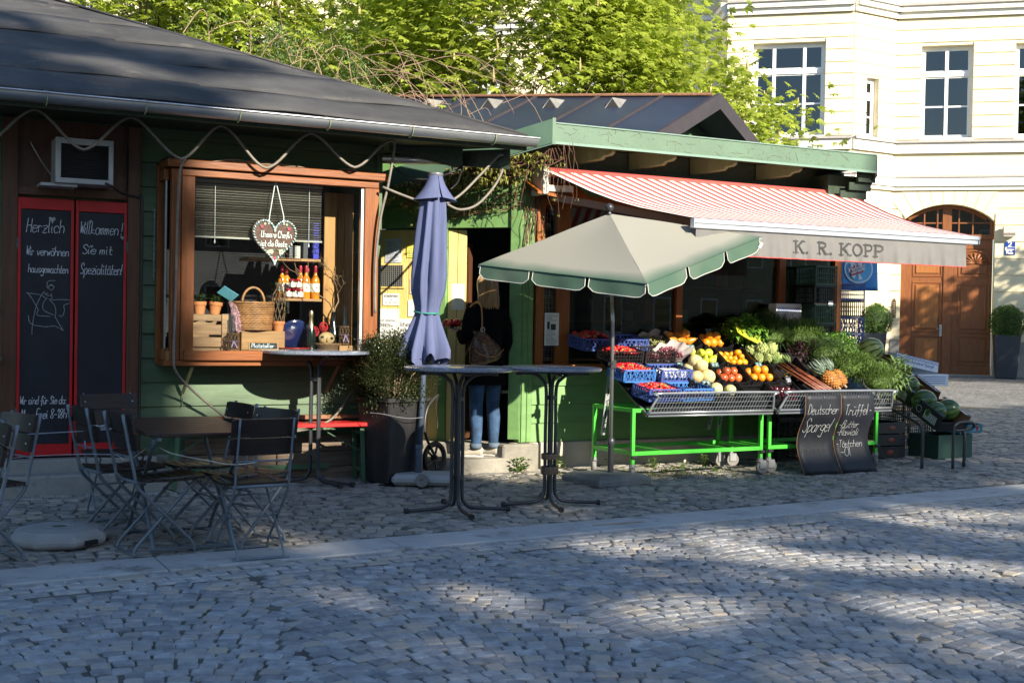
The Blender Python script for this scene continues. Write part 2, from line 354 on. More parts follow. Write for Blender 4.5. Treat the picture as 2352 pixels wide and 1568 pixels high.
# gutter strip: long concrete slabs and three rows of setts beside it
ang = math.atan(KSL); STRIP = bpy.data.objects.new('gutter_strip', None); COL.objects.link(STRIP); STRIP['kind'] = 'structure'
L0 = -7.
for i in range(13):
    x0 = L0+i*1.5; x1 = x0+1.494
    mb = MB(); mb.prism([(x0, ky(x0)), (x1, ky(x1)), (x1, ky(x1)-.42), (x0, ky(x0)-.42)], .05, (0,0,-.042), ((1,0,0),(0,1,0),(0,0,1)))
    mb.build('slab', m_slab, STRIP, bevel=.006)
V = []; F = []
for r_ in range(3):
    for i in range(110):
        x = L0+i*.178+(r_%2)*.09; y = ky(x)-.42-.056-r_*.106
        if not in_view(x, y, .9): continue
        o = len(V); V += stone(x, y, ang, .166, .098, rs.uniform(-.004,.002), rs); F += [tuple(k+o for k in f) for f in SF]
me = bpy.data.meshes.new('edge_setts'); me.from_pydata(V, [], F); me.materials.append(cobble_mat('pale_edge_setts', (.36,.36,.365), .12)); stuff(link('edge_setts', me, STRIP))
# ---- moss and small weeds in the joints near the stalls
m_weed = M('weed_leaf', (.13,.23,.04), rough=.6, var=.35, scale=9, trans=.3, rnd=.25)
m_moss = M('moss', (.10,.14,.03), rough=.95, var=.4, scale=20, rnd=.3)
def leaf(mb, p, d, l, w, up=(0,0,1), fold=.25, droop=.2):
    """small pointed leaf: 6 verts, creased along its midrib"""
    d = Vector(d).normalized(); u = Vector(up); s = d.cross(u)
    if s.length < 1e-4: s = Vector((1,0,0))
    s.normalize(); n = s.cross(d); p = Vector(p)
    mid = p+d*l*.5+n*l*droop*.25; tip = p+d*l-n*l*droop*.5
    mb.add([p, mid+s*w/2+n*w*fold, mid, mid-s*w/2+n*w*fold, tip], [(0,1,2),(0,2,3),(1,4,2),(2,4,3)])
# ================================================================ KIOSK (green boarded, hip roof, bay window)
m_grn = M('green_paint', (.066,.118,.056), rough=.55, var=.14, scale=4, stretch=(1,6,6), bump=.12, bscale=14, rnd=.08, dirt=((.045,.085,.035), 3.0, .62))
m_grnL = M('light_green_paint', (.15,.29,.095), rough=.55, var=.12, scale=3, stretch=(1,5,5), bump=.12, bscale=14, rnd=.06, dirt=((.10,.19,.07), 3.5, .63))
m_drkbrown = wood('dark_brown_wood', (.085,.036,.017), axis='z')
m_baywood = wood('varnished_bay_wood', (.21,.062,.012), axis='x', coat=.05, rough=.4, var=.28)
m_baywoodz = wood('varnished_post_wood', (.21,.062,.012), axis='z', coat=.05, rough=.4, var=.28)
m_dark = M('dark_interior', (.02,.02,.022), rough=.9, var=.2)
m_conc = M('step_concrete', (.24,.235,.215), rough=.9, var=.2, scale=3, bump=.4, bscale=70, dirt=((.13,.125,.10), 3, .56))
m_red = M('red_gloss_paint', (.42,.010,.012), rough=.35, var=.1, scale=5)
m_slate = M('chalkboard_black', (.012,.014,.020), rough=.55, var=.35, scale=2.5, spec=.35)
m_chalk = M('chalk_white', (.6,.62,.66), rough=.9, var=.25, scale=70)
m_chalkd = M('chalk_faint', (.32,.33,.35), rough=.9, var=.3, scale=70)
m_zinc = M('zinc_gutter', (.44,.46,.48), rough=.38, metal=.85, var=.12, scale=3, bump=.06, bscale=9)
m_bit = M('bitumen_felt', (.062,.06,.06), rough=.85, var=.35, scale=1.3, bump=.8, bscale=130, spec=.4, dirt=((.115,.105,.092), 2.2, .58))
m_weather = wood('weathered_boards', (.17,.125,.09), rough=.8, var=.45, axis='x')
KIOSK = thing('kiosk', 'green boarded kiosk with dark hip roof, zinc gutter and wooden bay window', 'kiosk')
def P(name, mb, mat, par, **k): return mb.build(name, mat, par, **k)
# carcass
mb = MB()
mb.bx(-6.6,-3.12,.03,.13,.02,3.0); mb.bx(-3.12,-2.1,.03,.13,2.36,3.0); mb.bx(-2.1,-1.93,.03,.13,.02,3.0); mb.bx(-1.93,-.13,.03,.13,.02,1.06); mb.bx(-1.93,-.13,.03,.13,2.7,3.0)
mb.bx(-.13,-.01,.03,.13,.02,3.0); mb.bx(-.13,-.01,.13,4.2,.02,3.0); mb.bx(-6.6,-6.5,.13,4.2,.02,3.0); mb.bx(-6.5,-.13,4.1,4.2,.02,3.0)
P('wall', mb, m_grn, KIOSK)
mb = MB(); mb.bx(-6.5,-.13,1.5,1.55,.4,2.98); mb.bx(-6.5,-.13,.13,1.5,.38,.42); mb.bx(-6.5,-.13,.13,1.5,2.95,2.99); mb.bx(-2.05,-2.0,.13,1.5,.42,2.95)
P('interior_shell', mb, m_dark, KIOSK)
# lap siding, board by board
def plank(x0, x1, z, h=.198, y=.03, par=KIOSK, mat=m_grn, t=.032):
    mb = MB(); mb.add([(x0,y-t,z),(x1,y-t,z),(x1,y-.012,z+h),(x0,y-.012,z+h),(x0,y,z),(x1,y,z),(x1,y,z+h),(x0,y,z+h)], [(0,1,2,3),(5,4,7,6),(4,5,1,0),(3,2,6,7),(4,0,3,7),(1,5,6,2)])
    return P('plank', mb, mat, par)
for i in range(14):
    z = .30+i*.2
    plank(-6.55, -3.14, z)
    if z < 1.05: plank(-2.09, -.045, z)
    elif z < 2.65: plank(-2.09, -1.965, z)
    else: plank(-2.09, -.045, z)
mb = MB(); mb.bx(-.045,.005,-.012,.06,.3,3.0); P('corner_post', mb, m_grn, KIOSK, bevel=.004)
mb = MB(); mb.bx(-6.6,-3.3,-.02,.1,-.03,.3); mb.bx(-1.95,-.0,-.015,.1,-.03,.3); P('plinth', mb, m_conc, KIOSK, bevel=.008)
# entrance steps under the shutters
mb = MB(); mb.bx(-3.2,-1.96,-.16,.06,-.03,.305); P('door_step', mb, m_conc, KIOSK, bevel=.012)
mb = MB(); mb.bx(-3.32,-1.72,-.36,-.162,-.03,.205); P('door_step', mb, m_conc, KIOSK, bevel=.015)
# door frame and transom
for x0, x1 in ((-3.145,-3.03),(-2.2,-2.1)):
    mb = MB(); mb.bx(x0,x1,-.05,.05,.306,2.97); P('door_post', mb, m_drkbrown, KIOSK, bevel=.004)
mb = MB(); mb.bx(-3.03,-2.2,.0,.06,2.38,2.97); P('transom_panel', mb, m_drkbrown, KIOSK)
mb = MB(); mb.bx(-3.03,-2.2,-.03,.02,2.375,2.44); P('door_head', mb, m_drkbrown, KIOSK, bevel=.003)
# shutters: two red-framed leaves with chalkboards
m_cast0 = M('dull_hinge_steel', (.12,.11,.10), rough=.6, metal=.4)
def shutter(x0, x1, hx, lab):
    lf = bpy.data.objects.new('shutter_leaf', None); COL.objects.link(lf); lf.parent = KIOSK; lf['label'] = lab
    zs = (.322, 2.352); s = .022
    fr = MB(); fr.bx(x0,x0+s,-.05,-.012,zs[0],zs[1]); fr.bx(x1-s,x1,-.05,-.012,zs[0],zs[1]); fr.bx(x0+s,x1-s,-.049,-.013,zs[1]-.088,zs[1]); fr.bx(x0+s,x1-s,-.049,-.013,zs[0],zs[0]+.095)
    P('leaf_frame', fr, m_red, lf, bevel=.002)
    b = MB(); b.bx(x0+s,x1-s,-.036,-.014,zs[0]+.096,zs[1]-.089); P('chalkboard', b, m_slate, lf)
    for z in (.62, 1.95):
        h = MB(); h.tube([(hx,-.052,z),(hx,-.052,z+.09)], .004, 6); h.bx(hx-.009,hx+.009,-.0515,-.05,z+.01,z+.08); P('hinge', h, m_cast0, lf)
    return lf
SL = shutter(-3.028,-2.612,-3.03,'red-framed chalkboard leaf with an angel sketch'); SR = shutter(-2.598,-2.205,-2.203,'red-framed chalkboard leaf reading Willkommen')
BY = -.0385
def ch(txt, x, z, size, fit, par, w=.010, **k): letter('chalk_writing', txt, size, w, (x, BY, z), m_chalk, par, fit=fit, **k)
ch('Herzlich', -2.965, 2.085, .105, .285, SL, w=.0045); ch('Wir verwöhnen', -2.965, 1.905, .070, .32, SL, w=.0042); ch('hausgemachten', -2.95, 1.77, .062, .30, SL, w=.0042)
ch('Wir sind für Sie da:', -3.0, .735, .062, .345, SL, w=.0045); ch('Mo - Frei 8-18h', -2.99, .62, .075, .34, SL, w=.0045)
ch('Willkommen !', -2.565, 2.09, .095, .33, SR, w=.0042); ch('Sie mit', -2.545, 1.93, .072, .235, SR, w=.0045); ch('Spezialitäten!', -2.56, 1.77, .082, .325, SR, w=.0045)
ch('+', -2.572, .64, .06, .03, SR); ch('Ihr Feinkost Shop', -2.55, .53, .055, .31, SR, w=.0042)
def sketch(name, lines, w, o, sc, mat, par, ux=(1,0,0), uy=(0,0,1)):
    mb = MB()
    for ln in lines:
        ribbon(mb, [(p.x*sc, p.y*sc) for p in spline([(a,b,0) for a,b in ln], 5)] if len(ln) > 2 else [(a*sc,b*sc) for a,b in ln], w, (Vector(o), Vector(ux), Vector(uy), None))
    return mb.build(name, mat, par, fix=False)
# angel sketch (zoom coordinates of the photo, 1 unit = 1 zoom pixel, y up)
A_ = [[(160,735),(245,745),(285,768)],[(165,730),(200,780),(225,825),(238,850)],[(238,850),(228,880),(250,890),(315,893)],[(345,645),(300,650),(292,685),(298,700)],[(300,690),(318,672),(338,690),(318,712),(300,692)],
 [(330,680),(305,682)],[(320,735),(325,770),(305,775)],[(275,720),(250,760),(220,840),(200,960),(198,1020)],[(295,765),(270,800),(272,850),(335,882)],[(310,780),(345,820),(352,870),(350,900),(402,990)],[(320,782),(380,775),(452,780),(440,800),(405,815),(408,850),(395,890),(372,885)],
 [(173,888),(190,945),(280,965),(345,960),(400,988)],[(300,735),(275,735),(300,750),(322,745)]]
sketch('chalk_drawing', [[(a-100, 1100-b) for a,b in l] for l in A_], .004, (-3.028, BY, 1.19), .00114, m_chalkd, SL)
def heartpoly(c, r, n=20, sy=1.):
    pts = []
    for i in range(n):
        t = 2*pi*i/n; pts.append((c[0]+r*16*sin(t)**3/16, c[1]+sy*r*(13*cos(t)-5*cos(2*t)-2*cos(3*t)-cos(4*t))/16))
    return pts
for c, par, r in (((-2.775,2.19),SL,.026),((-2.235,2.07),SR,.018),((-2.485,2.19),SR,.012),((-2.475,1.99),SR,.012)):
    mb = MB(); pl = heartpoly(c, r); mb.add([(x,BY,z) for x,z in pl], [tuple(range(len(pl)))]); P('chalk_heart', mb, m_chalkd, par)
# hip roof
PT = .424; EY = -.74; EX = 1.08; EZ = 3.075
def rz(y): return EZ+PT*(y-EY)
RIDY = 3.3
ROOF = MB()
hx = EX-(RIDY-EY)
SX = .22; SY = .38         # the side eave is set back behind the corner
ROOF.add([(-7.2,EY,EZ),(EX,EY,EZ),(hx,RIDY,rz(RIDY)),(-7.2,RIDY,rz(RIDY)),(SX,2*RIDY-EY,EZ),(-7.2,2*RIDY-EY,EZ), (-7.2,EY,EZ-.05),(EX,EY,EZ-.05),(SX,2*RIDY-EY,EZ-.05),(-7.2,2*RIDY-EY,EZ-.05),(SX,SY,EZ),(SX,SY,EZ-.05)],
         [(0,1,2,3),(1,10,2),(10,4,2),(4,5,3,2),(0,6,7,1),(1,7,11,10),(10,11,8,4),(4,8,9,5),(6,9,8,11,7),(0,3,5,9,6)])
RO = P('roof', ROOF, m_bit, KIOSK)
d0 = 0
for i, dd in enumerate((.62,.74,.74,.74,.74,.74)):
    d1 = d0+dd/sqrt(1+PT*PT)
    y0, y1 = EY+d0, min(EY+d1+.06, RIDY-.01); up = .006+.004*(i%2); n = 40
    def fn(u, v, y0=y0, y1=y1, up=up):
        y = y0+(y1-y0)*v; xr = EX-(y-EY)-.005; x = -7.15+(xr+7.15)*u
        wob = .0055*sin(x*1.7+y*3)+.004*sin(x*5.1+i)+.006*max(0, sin((x+y)*2.6+i*2))**6
        return (x, y+(.004*sin(x*2.3+i) if v == 0 else 0), rz(y)+up+wob+(.002 if v == 0 else 0))
    s_ = MB(); s_.grid(fn, 60, 4); o = P('bitumen_sheet', s_, m_bit, RO, smooth=True)
    sol = o.modifiers.new('s', 'SOLIDIFY'); sol.thickness = .005; sol.offset = 1
    le = MB(); le.tube([fn(k/60,0) for k in range(61)], .0045, 4); P('lap_edge', le, m_dark, RO)
    d0 = d1
mb = MB(); mb.tube([(EX-.01, EY+.02, EZ+.012), (hx, RIDY, rz(RIDY)+.02)], .035, 8, flat=.4); P('hip_cap', mb, m_bit, RO, smooth=True)
m_sof = wood('dark_green_soffit', (.035,.055,.035), axis='y', rnd=.05)
mb = MB(); mb.prism([(-7.2,EY+.02),(EX-.03,EY+.02),(SX,SY-.03),(SX,4.),(0,4.),(0,.03),(-7.2,.03)], .035, (0,0,2.985), ((1,0,0),(0,1,0),(0,0,1))); P('soffit', mb, m_sof, KIOSK)
mb = MB(); mb.bx(-7.2,EX-.01,EY+.0,EY+.03,2.95,EZ-.051); P('fascia_board', mb, m_sof, KIOSK)
for (xa, ya, xb, yb) in ((.03,-.1,.62,-.36),(.03,.5,1.0,-.55)):
    mb = MB(); mb.add([(xa,ya,2.98),(xb,yb,2.98),(xb,yb,2.80),(xa,ya,2.94),(xa+.03,ya+.05,2.98),(xb+.03,yb+.05,2.98),(xb+.03,yb+.05,2.80),(xa+.03,ya+.05,2.94)], [(0,1,2,3),(7,6,5,4),(0,4,5,1),(1,5,6,2),(2,6,7,3),(3,7,4,0)])
    P('eave_bracket', mb, m_sof, KIOSK)
mb = MB(); mb.tube([(-.05,-.12,2.86),(.35,-.12,2.88),(.95,-.2,2.93)], .04, 10); P('downpipe', mb, m_zinc, KIOSK, smooth=True)
# gutter: half-round trough with brackets
GYc = EY-.055
mb = MB(); n = 12; vs = []; fs = []
for x in (-7.2, 1.13):
    for r in (.066, .060):
        for k in range(n+1): a = pi+pi*k/n; vs.append((x, GYc+r*cos(a), 3.045+r*1.05*sin(a)))
m1 = n+1
for k in range(n): fs += [(k,k+1,2*m1+k+1,2*m1+k),(m1+k,3*m1+k,3*m1+k+1,m1+k+1)]
fs += [(0,2*m1,3*m1,m1),(n,m1+n,3*m1+n,2*m1+n)]+[tuple(2*m1+k for k in range(n+1)), tuple(k for k in range(n,-1,-1))]
mb.add(vs, fs); mb.tube([(-7.2,GYc-.066,3.047),(1.135,GYc-.066,3.047)], .009, 8)
GUT = P('gutter', mb, m_zinc, KIOSK, ang=50)
m_lime = M('limed_bracket', (.42,.50,.26), rough=.8, var=.3, scale=30); m_rust = M('rusty_steel', (.16,.075,.04), rough=.8, var=.3, scale=30)
for x in (-4.32,-3.62,-2.912,-2.211,-1.501,-.774,-.057,.707):
    mb = MB(); pts = [(x, GYc+.071*cos(a), 3.045+.075*sin(a)) for a in [pi+pi*.62*k/8 for k in range(9)]]
    mb.tube(pts, .012, 6, flat=.25); mb.cur = 1; mb.bar((x,GYc-.075,3.045),(x,EY+.03,3.088),.028,.006); P('gutter_bracket', mb, [m_lime, m_rust], GUT)
# bay window
BAY = bpy.data.objects.new('bay_window', None); COL.objects.link(BAY); BAY.parent = KIOSK
BP = -.31
def bp(name, a, mat=m_baywoodz, bev=.004): mb = MB(); mb.bx(*a); return P(name, mb, mat, BAY, bevel=bev)
bp('post', (-1.905,-1.83,BP-.01,BP+.07,1.09,2.63)); bp('post', (-1.828,-1.725,BP-.025,BP+.05,1.09,2.572)); bp('post', (-.275,-.145,BP-.02,BP+.07,1.09,2.572))
bp('post', (-1.965,-1.9,-.04,.03,1.05,2.68)); bp('post', (-.145,-.09,-.06,.03,1.05,2.68))
bp('head_rail', (-1.83,-.15,BP-.027,BP+.05,2.574,2.628), m_baywood); bp('cornice', (-1.95,-.085,BP-.06,.03,2.638,2.70), m_baywood); bp('bottom_board', (-1.955,-.1,BP-.015,.03,1.045,1.088), m_baywood)
bp('sill', (-1.8,-.155,BP-.05,BP+.06,1.089,1.168), m_baywood); bp('side_rail', (-1.955,-1.91,BP+.07,-.04,1.09,1.18)); bp('side_rail', (-1.955,-1.91,BP+.07,-.04,2.54,2.63))
m_alu = M('aluminium_strip', (.6,.62,.62), rough=.35, metal=.8, var=.08)
bp('glazing_strip', (-.30,-.277,BP+.0,BP+.05,1.169,2.573), m_alu, 0); bp('glazing_strip', (-1.935,-1.925,-.22,-.19,1.18,2.54), m_alu, 0)
m_pane = glass('shop_glass', (.93,.96,.96), .035, .0, .5)
mb = MB(); mb.bx(-1.724,-.301,BP+.005,BP+.012,1.169,2.573); P('pane', mb, m_pane, BAY)
mb = MB(); mb.bx(-1.932,-1.926,BP+.07,-.04,1.18,2.54); P('side_pane', mb, m_pane, BAY)
mb = MB(); mb.bx(-.205,-.2,BP+.07,-.04,1.1,2.6); P('side_pane', mb, m_pane, BAY)
m_pine = wood('pale_pine', (.45,.215,.06), axis='z', rnd=.05, var=.18); m_pinex = wood('pale_pine_board', (.36,.19,.075), axis='x', rnd=.1, var=.25)
mb = MB(); mb.bx(-1.93,-.15,BP+.02,.75,1.089,1.163); P('display_floor', mb, m_pinex, BAY)
for x0, x1 in ((-.485,-.365),(-.36,-.30),(-.295,-.215)):
    mb = MB(); mb.bx(x0,x1,.12,.14,1.17,2.56); P('back_board', mb, m_pine, BAY, bevel=.003)
mb = MB(); mb.bx(-1.15,-.50,.16,.48,1.945,1.968); P('shelf', mb, m_pinex, BAY); mb = MB(); mb.bx(-.95,-.50,.12,.48,1.595,1.617); P('shelf', mb, m_pinex, BAY)
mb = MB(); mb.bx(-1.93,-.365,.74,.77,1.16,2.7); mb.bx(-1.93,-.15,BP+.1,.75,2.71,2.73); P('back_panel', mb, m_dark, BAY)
m_strut = M('olive_strut', (.16,.18,.09), rough=.7, var=.2)
for x in (-1.72,-.48):
    mb = MB(); mb.bar((x,-.3,1.045),(x-.02,-.02,.80),.028,.006); mb.tube([(x-.02,-.025,.82),(x-.02,-.025,.70)],.004,6); P('bracket', mb, m_strut, BAY)
# boarded hatch and ledge behind the bench
for i, (z0, z1) in enumerate(((.03,.155),(.16,.29),(.295,.43))):
    for x0, x1 in ((-1.72,-.95),(-.94,-.22)):
        mb = MB(); mb.bx(x0,x1,-.075-.004*i,-.035,z0,z1); P('hatch_board', mb, m_weather, KIOSK, bevel=.004)
mb = MB(); mb.bx(-1.75,-.2,-.13,-.034,.575,.612); P('ledge', mb, wood('brown_ledge_wood', (.25,.12,.06), axis='x'), KIOSK, bevel=.005)
mb = MB(); mb.bx(-3.6,-3.15,-.22,-.03,1.08,1.115); P('wall_shelf', mb, m_grn, KIOSK, bevel=.004)
# ---- air conditioner
m_acw = M('grey_white_plastic', (.36,.36,.35), rough=.5, var=.12, scale=5)
AC = thing('air_conditioner', 'white window air conditioner above the red chalkboard shutters', 'air conditioner', (-2.57,-.0,2.46))
mb = MB()
for a in ((-.215,.215,-.29,-.26,0,.04),(-.215,.215,-.29,-.26,.305,.35),(-.215,-.175,-.29,-.26,.04,.305),(.18,.215,-.29,-.26,.04,.305),(-.215,-.2,-.26,-.003,0,.35),(.2,.215,-.26,-.003,0,.35),(-.2,.2,-.26,-.003,.335,.35),(-.2,.2,-.26,-.003,0,.015)): mb.bx(*a)
P('housing', mb, m_acw, AC, bevel=.003)
mb = MB()
for i in range(22): mb.box((.0,-.268,.05+i*.0118), (.355,.012,.0022), (.5,0,0))
P('grille', mb, m_dark, AC); mb = MB(); mb.bx(-.175,.18,-.258,-.25,.04,.305); P('grille_back', mb, m_dark, AC)
mb = MB(); mb.bx(-.1,.06,-.295,-.29,.30,.345); P('label_plate', mb, m_acw, AC); mb = MB(); mb.bx(-.32,-.05,-.26,-.0,-.025,-.003); P('support_shelf', mb, m_acw, AC)
mb = MB(); mb.tube(spline([(-.37,-.02,.33),(-.3,-.1,.18),(-.215,-.26,.02)],4), .006, 6); P('stay_wire', mb, m_zinc, AC)
m_cable = M('grey_cable', (.19,.17,.14), rough=.6, var=.2, scale=10, bump=.2, bscale=60); m_blackc = M('black_rubber', (.015,.015,.016), rough=.5, var=.2)
mb = MB(); mb.tube(spline([(-2.42,-.31,2.475),(-2.36,-.3,2.45),(-2.25,-.1,2.42),(-2.12,-.06,2.40),(-2.09,-.06,2.34),(-2.088,-.06,1.6),(-2.092,-.06,.9),(-2.092,-.06,.35)],6), .009, 6); tag(P('power_cable', mb, m_blackc, None, smooth=True), 'black cable from the air conditioner down the shutter frame', 'cable')
# ---- swagged cable under the gutter
pk = [(-3.66,2.98),(-3.31,2.70),(-2.955,2.98),(-2.604,2.705),(-2.252,2.985),(-1.863,2.69),(-1.55,2.98),(-1.178,2.665),(-.801,2.983),(-.416,2.725),(-.086,2.98)]
pts = []
for i in range(len(pk)-1):
    (xa,za),(xb,zb) = pk[i], pk[i+1]
    for k in range(10):
        t = k/10; s = (1-cos(pi*t))/2; pts.append((xa+(xb-xa)*t, -.45-.05*(za+(zb-za)*s < 2.85), za+(zb-za)*(s*.75+t*.25)))
pts = [(x, -.45, z) for x, y, z in pts]+[(p.x,p.y,p.z) for p in spline([(-.086,-.45,2.98),(-.055,-.44,2.93),(-.1,-.42,2.6),(-.16,-.40,2.3),(-.19,-.38,1.9),(-.185,-.38,1.5)],6)]
mb = MB(); mb.tube(pts, .0115, 8); tag(P('swagged_cable', mb, m_cable, None, smooth=True), 'thick grey cable hung in waves below the gutter', 'cable')
mb = MB(); mb.tube(spline([(-.15,-.42,2.58),(.05,-.5,2.5),(.3,-.52,2.44),(.52,-.5,2.53),(.75,-.5,2.75),(.92,-.5,2.92),(.98,-.49,2.88),(.9,-.5,2.68),(.72,-.5,2.48),(.55,-.5,2.42),(.42,-.5,2.46)],7), .0115, 8); tag(P('looped_cable', mb, m_cable, None, smooth=True), 'grey cable looped around the top of the closed blue parasol', 'cable')
mb = MB(); mb.tube(spline([(.0,-.1,2.86),(.15,-.2,2.72),(.32,-.3,2.69),(.5,-.4,2.75),(.62,-.37,2.82)],7), .008, 6); mb.tube(spline([(.62,-.37,2.82),(.5,-.55,2.66),(.4,-.62,2.58)],5), .008, 6); tag(P('black_cable', mb, m_blackc, None, smooth=True), 'thin black cable sagging under the kiosk eave corner', 'cable')
mb = MB(); mb.tube(spline([(-1.83,-.45,2.69),(-1.86,-.4,2.6),(-1.87,-.36,2.2),(-1.875,-.36,1.6),(-1.885,-.36,1.15),(-1.86,-.34,1.0),(-1.72,-.22,.86),(-1.5,-.14,.68),(-1.33,-.18,.56),(-1.15,-.3,.50),(-.85,-.36,.5),(-.55,-.3,.58),(-.3,-.1,.78),(-.19,-.06,.92)],8), .0105, 8); tag(P('hanging_hose', mb, m_cable, None, smooth=True), 'grey hose running down the bay window and drooping behind the bench', 'hose')
# coiled twigs on top of the bay
mb = MB(); q = random.Random(4)
for i in range(14):
    x = q.uniform(-1.7,-.5); mb.tube(spline([(x,-.2+q.uniform(-.1,.05),2.706),(x+.2,-.25+q.uniform(-.08,.05),2.712+q.uniform(0,.03)),(x+q.uniform(.3,.5),-.22,2.708)],4), .004, 5)
stuff(P('dry_twigs', mb, M('dry_twig', (.28,.22,.15), rough=.8, var=.3), None)); 
bpy.data.objects['dry_twigs']['label'] = 'loose dry creeper twigs lying on the bay window top'; bpy.data.objects['dry_twigs']['category'] = 'twigs'
# door chain
mb = MB()
for i in range(26):
    a = (i%2)*pi/2; mb.T = Matrix.Translation((-1.985,-.03,2.30-i*.022))@Matrix.Rotation(a,4,'Z'); mb.tube([(.006*cos(t),0,.015*sin(t)) for t in [2*pi*k/8 for k in range(8)]], .0022, 4, closed=True)
mb.T = None; tag(P('chain', mb, m_zinc, None), 'steel chain hanging beside the bay window', 'chain')
# ================================================================ things in the kiosk bay window
m_blind = M('blind_slat', (.40,.37,.31), rough=.5, var=.08)
BL = thing('venetian_blind', 'half-lowered pale venetian blind inside the bay window', 'blind', (-1.155,-.2,2.57))
sm = MB(); sm.add([(-.535,-.013,.004),(.535,-.013,.004),(.535,0,.0065),(-.535,0,.0065),(.535,.013,-.003),(-.535,.013,-.003)], [(0,1,2,3),(3,2,4,5)]); sm = sm.mesh('slat', m_blind)
for i in range(22):
    o = link('slat', sm, BL); o.location = (0,0,-.02-i*.0205); o.rotation_euler = (-.25+RND(-.03,.03), RND(-.004,.004), 0)
mb = MB(); mb.bx(-.54,.54,-.012,.012,-.478,-.464); P('bottom_rail', mb, m_blind, BL); mb = MB(); mb.bx(-.54,.54,-.02,.02,-.015,.0); P('head_rail', mb, m_blind, BL)
for x in (-.38,.42):
    mb = MB(); mb.tube([(x,-.02,0),(x,-.02,-.50)], .0025, 5); mb.ball((x,-.02,-.51), .012, (.6,.6,1.3), 6, 4); P('pull_cord', mb, m_chalk, BL)
# ---- gingerbread heart
m_ging = M('gingerbread', (.10,.032,.016), rough=.5, var=.2, scale=12, bump=.3, bscale=60); m_ice = M('white_icing', (.78,.78,.76), rough=.5, var=.08); m_iceb = M('blue_icing', (.30,.48,.50), rough=.5, var=.1)
HT = thing('gingerbread_heart', 'brown gingerbread heart reading Unsere Chefin ist die Beste', 'heart', (-1.045,-.262,2.10))
def hp(t): return Vector((16*sin(t)**3/16*.192, 0, (13*cos(t)-5*cos(2*t)-2*cos(3*t)-cos(4*t))/16*.215+.005))
pl = [hp(2*pi*i/48) for i in range(48)]
mb = MB(); mb.prism([(p.x,p.z) for p in pl], .028, (0,-.006,0)); P('heart_body', mb, m_ging, HT, bevel=.008)
mb = MB()
for i in range(64):
    t = 2*pi*i/64; p = hp(t)*.93; d = (hp(t+.05)-hp(t-.05)); a = atan2(d.z, d.x)
    mb.cur = i%2; mb.ball((p.x,-.014,p.z), .013, (1.0,.6,.55), 6, 4, Matrix.Rotation(-(a+.8),3,'Y'))
P('icing_border', mb, [m_ice, m_iceb], HT, smooth=True)
mb = MB(); script(mb, 'Unsere Chefin', .052, .0058, (-.118,-.0145,.015), uy=(0,0,1), fit=.262); script(mb, 'ist die Beste', .050, .0058, (-.12,-.0145,-.06), fit=.225); P('icing_lettering', mb, m_ice, HT, fix=False)
m_pinkf = M('pink_sugar', (.60,.10,.16), rough=.5); m_grnf = M('green_sugar', (.12,.22,.13), rough=.5); m_yelf = M('cream_sugar', (.65,.62,.42), rough=.5)
def blossom(c, r, mat, nm='sugar_flower'):
    mb = MB()
    for k in range(5): mb.ball((c[0]+r*.6*cos(k*1.257), -.012, c[1]+r*.6*sin(k*1.257)), r*.5, (1,.4,1), 6, 4)
    mb.cur = 1; mb.ball((c[0]+r*1.1,-.011,c[1]+r*.9), r*.6, (1,.3,.6), 6, 4); mb.ball((c[0]-r*1.1,-.011,c[1]+r*.7), r*.6, (1,.3,.6), 6, 4); P(nm, mb, [mat, m_grnf], HT, smooth=True)
for c, r, m_ in (((-.03,-.075-.03),.020,m_yelf),((.055,-.105),.024,m_yelf),((.0,-.165),.02,m_pinkf),((-.11,.10),.015,m_pinkf),((.12,.09),.015,m_pinkf),((-.085,.125),.01,m_yelf),((.1,.125),.01,m_yelf),((-.055,-.11),.017,m_yelf)): blossom(c, r, m_)
for s in (-1,1):
    mb = MB(); mb.tube([(.0+s*.004,-.012,.475),(s*.06+.012,-.012,.195),(s*.065+.01,-.014,.12)], .0045, 6); P('ribbon', mb, m_ice, HT)
# ---- bottles of orange juice, jars
m_juice = M('orange_juice', (.75,.24,.015), rough=.2, var=.08, coat=.6); m_cap = M('red_foil', (.38,.01,.03), rough=.35); m_lab = M('paper_label', (.80,.76,.66), rough=.7, var=.06); m_labheart = M('label_heart', (.45,.05,.08), rough=.6)
BT = thing('juice_bottle', 'x', 'bottle')
mb = MB(); mb.lathe([(.036,0),(.038,.006),(.038,.15),(.034,.175),(.018,.205),(.014,.225),(.014,.245)], 16); P('glass_body', mb, m_juice, BT, ang=40)
mb = MB(); mb.lathe([(.0155,.232),(.0158,.285),(.014,.292)], 12); P('cap', mb, m_cap, BT, ang=40)
mb = MB(); mb.lathe([(.0386,.06),(.0386,.135)], 16, cap=False); lb = P('paper_label', mb, m_lab, BT, smooth=True)
mb = MB(); hpz = heartpoly((0,0), .010, 14); mb.add([(x*.9-.0, -.0391+abs(x)*.1, .097+z) for x, z in hpz], [tuple(range(14))]); P('heart_print', mb, m_labheart, lb)
spots = [(-.62,.2,'front centre of the shelf group'),(-.545,.17,'nearest the pale side board'),(-.66,.24,'half hidden at the left of the front pair'),(-.575,.29,'at the back between the front pair'),(-.76,.33,'behind the stacked jars'),(-.81,.3,'furthest from the side board')]
for i, (x, y, w) in enumerate(spots):
    o = BT if i == 0 else dup(BT)
    o.location = (x, y, 1.618); o.rotation_euler = (0,0,RND(-.3,.3)); o['label'] = 'orange juice bottle with red cap, '+w; o['group'] = 'juice bottles on the window shelf'
m_jam = M('dark_jam', (.16,.04,.015), rough=.3, coat=.5)
JR = thing('jam_jar', 'x', 'jar')
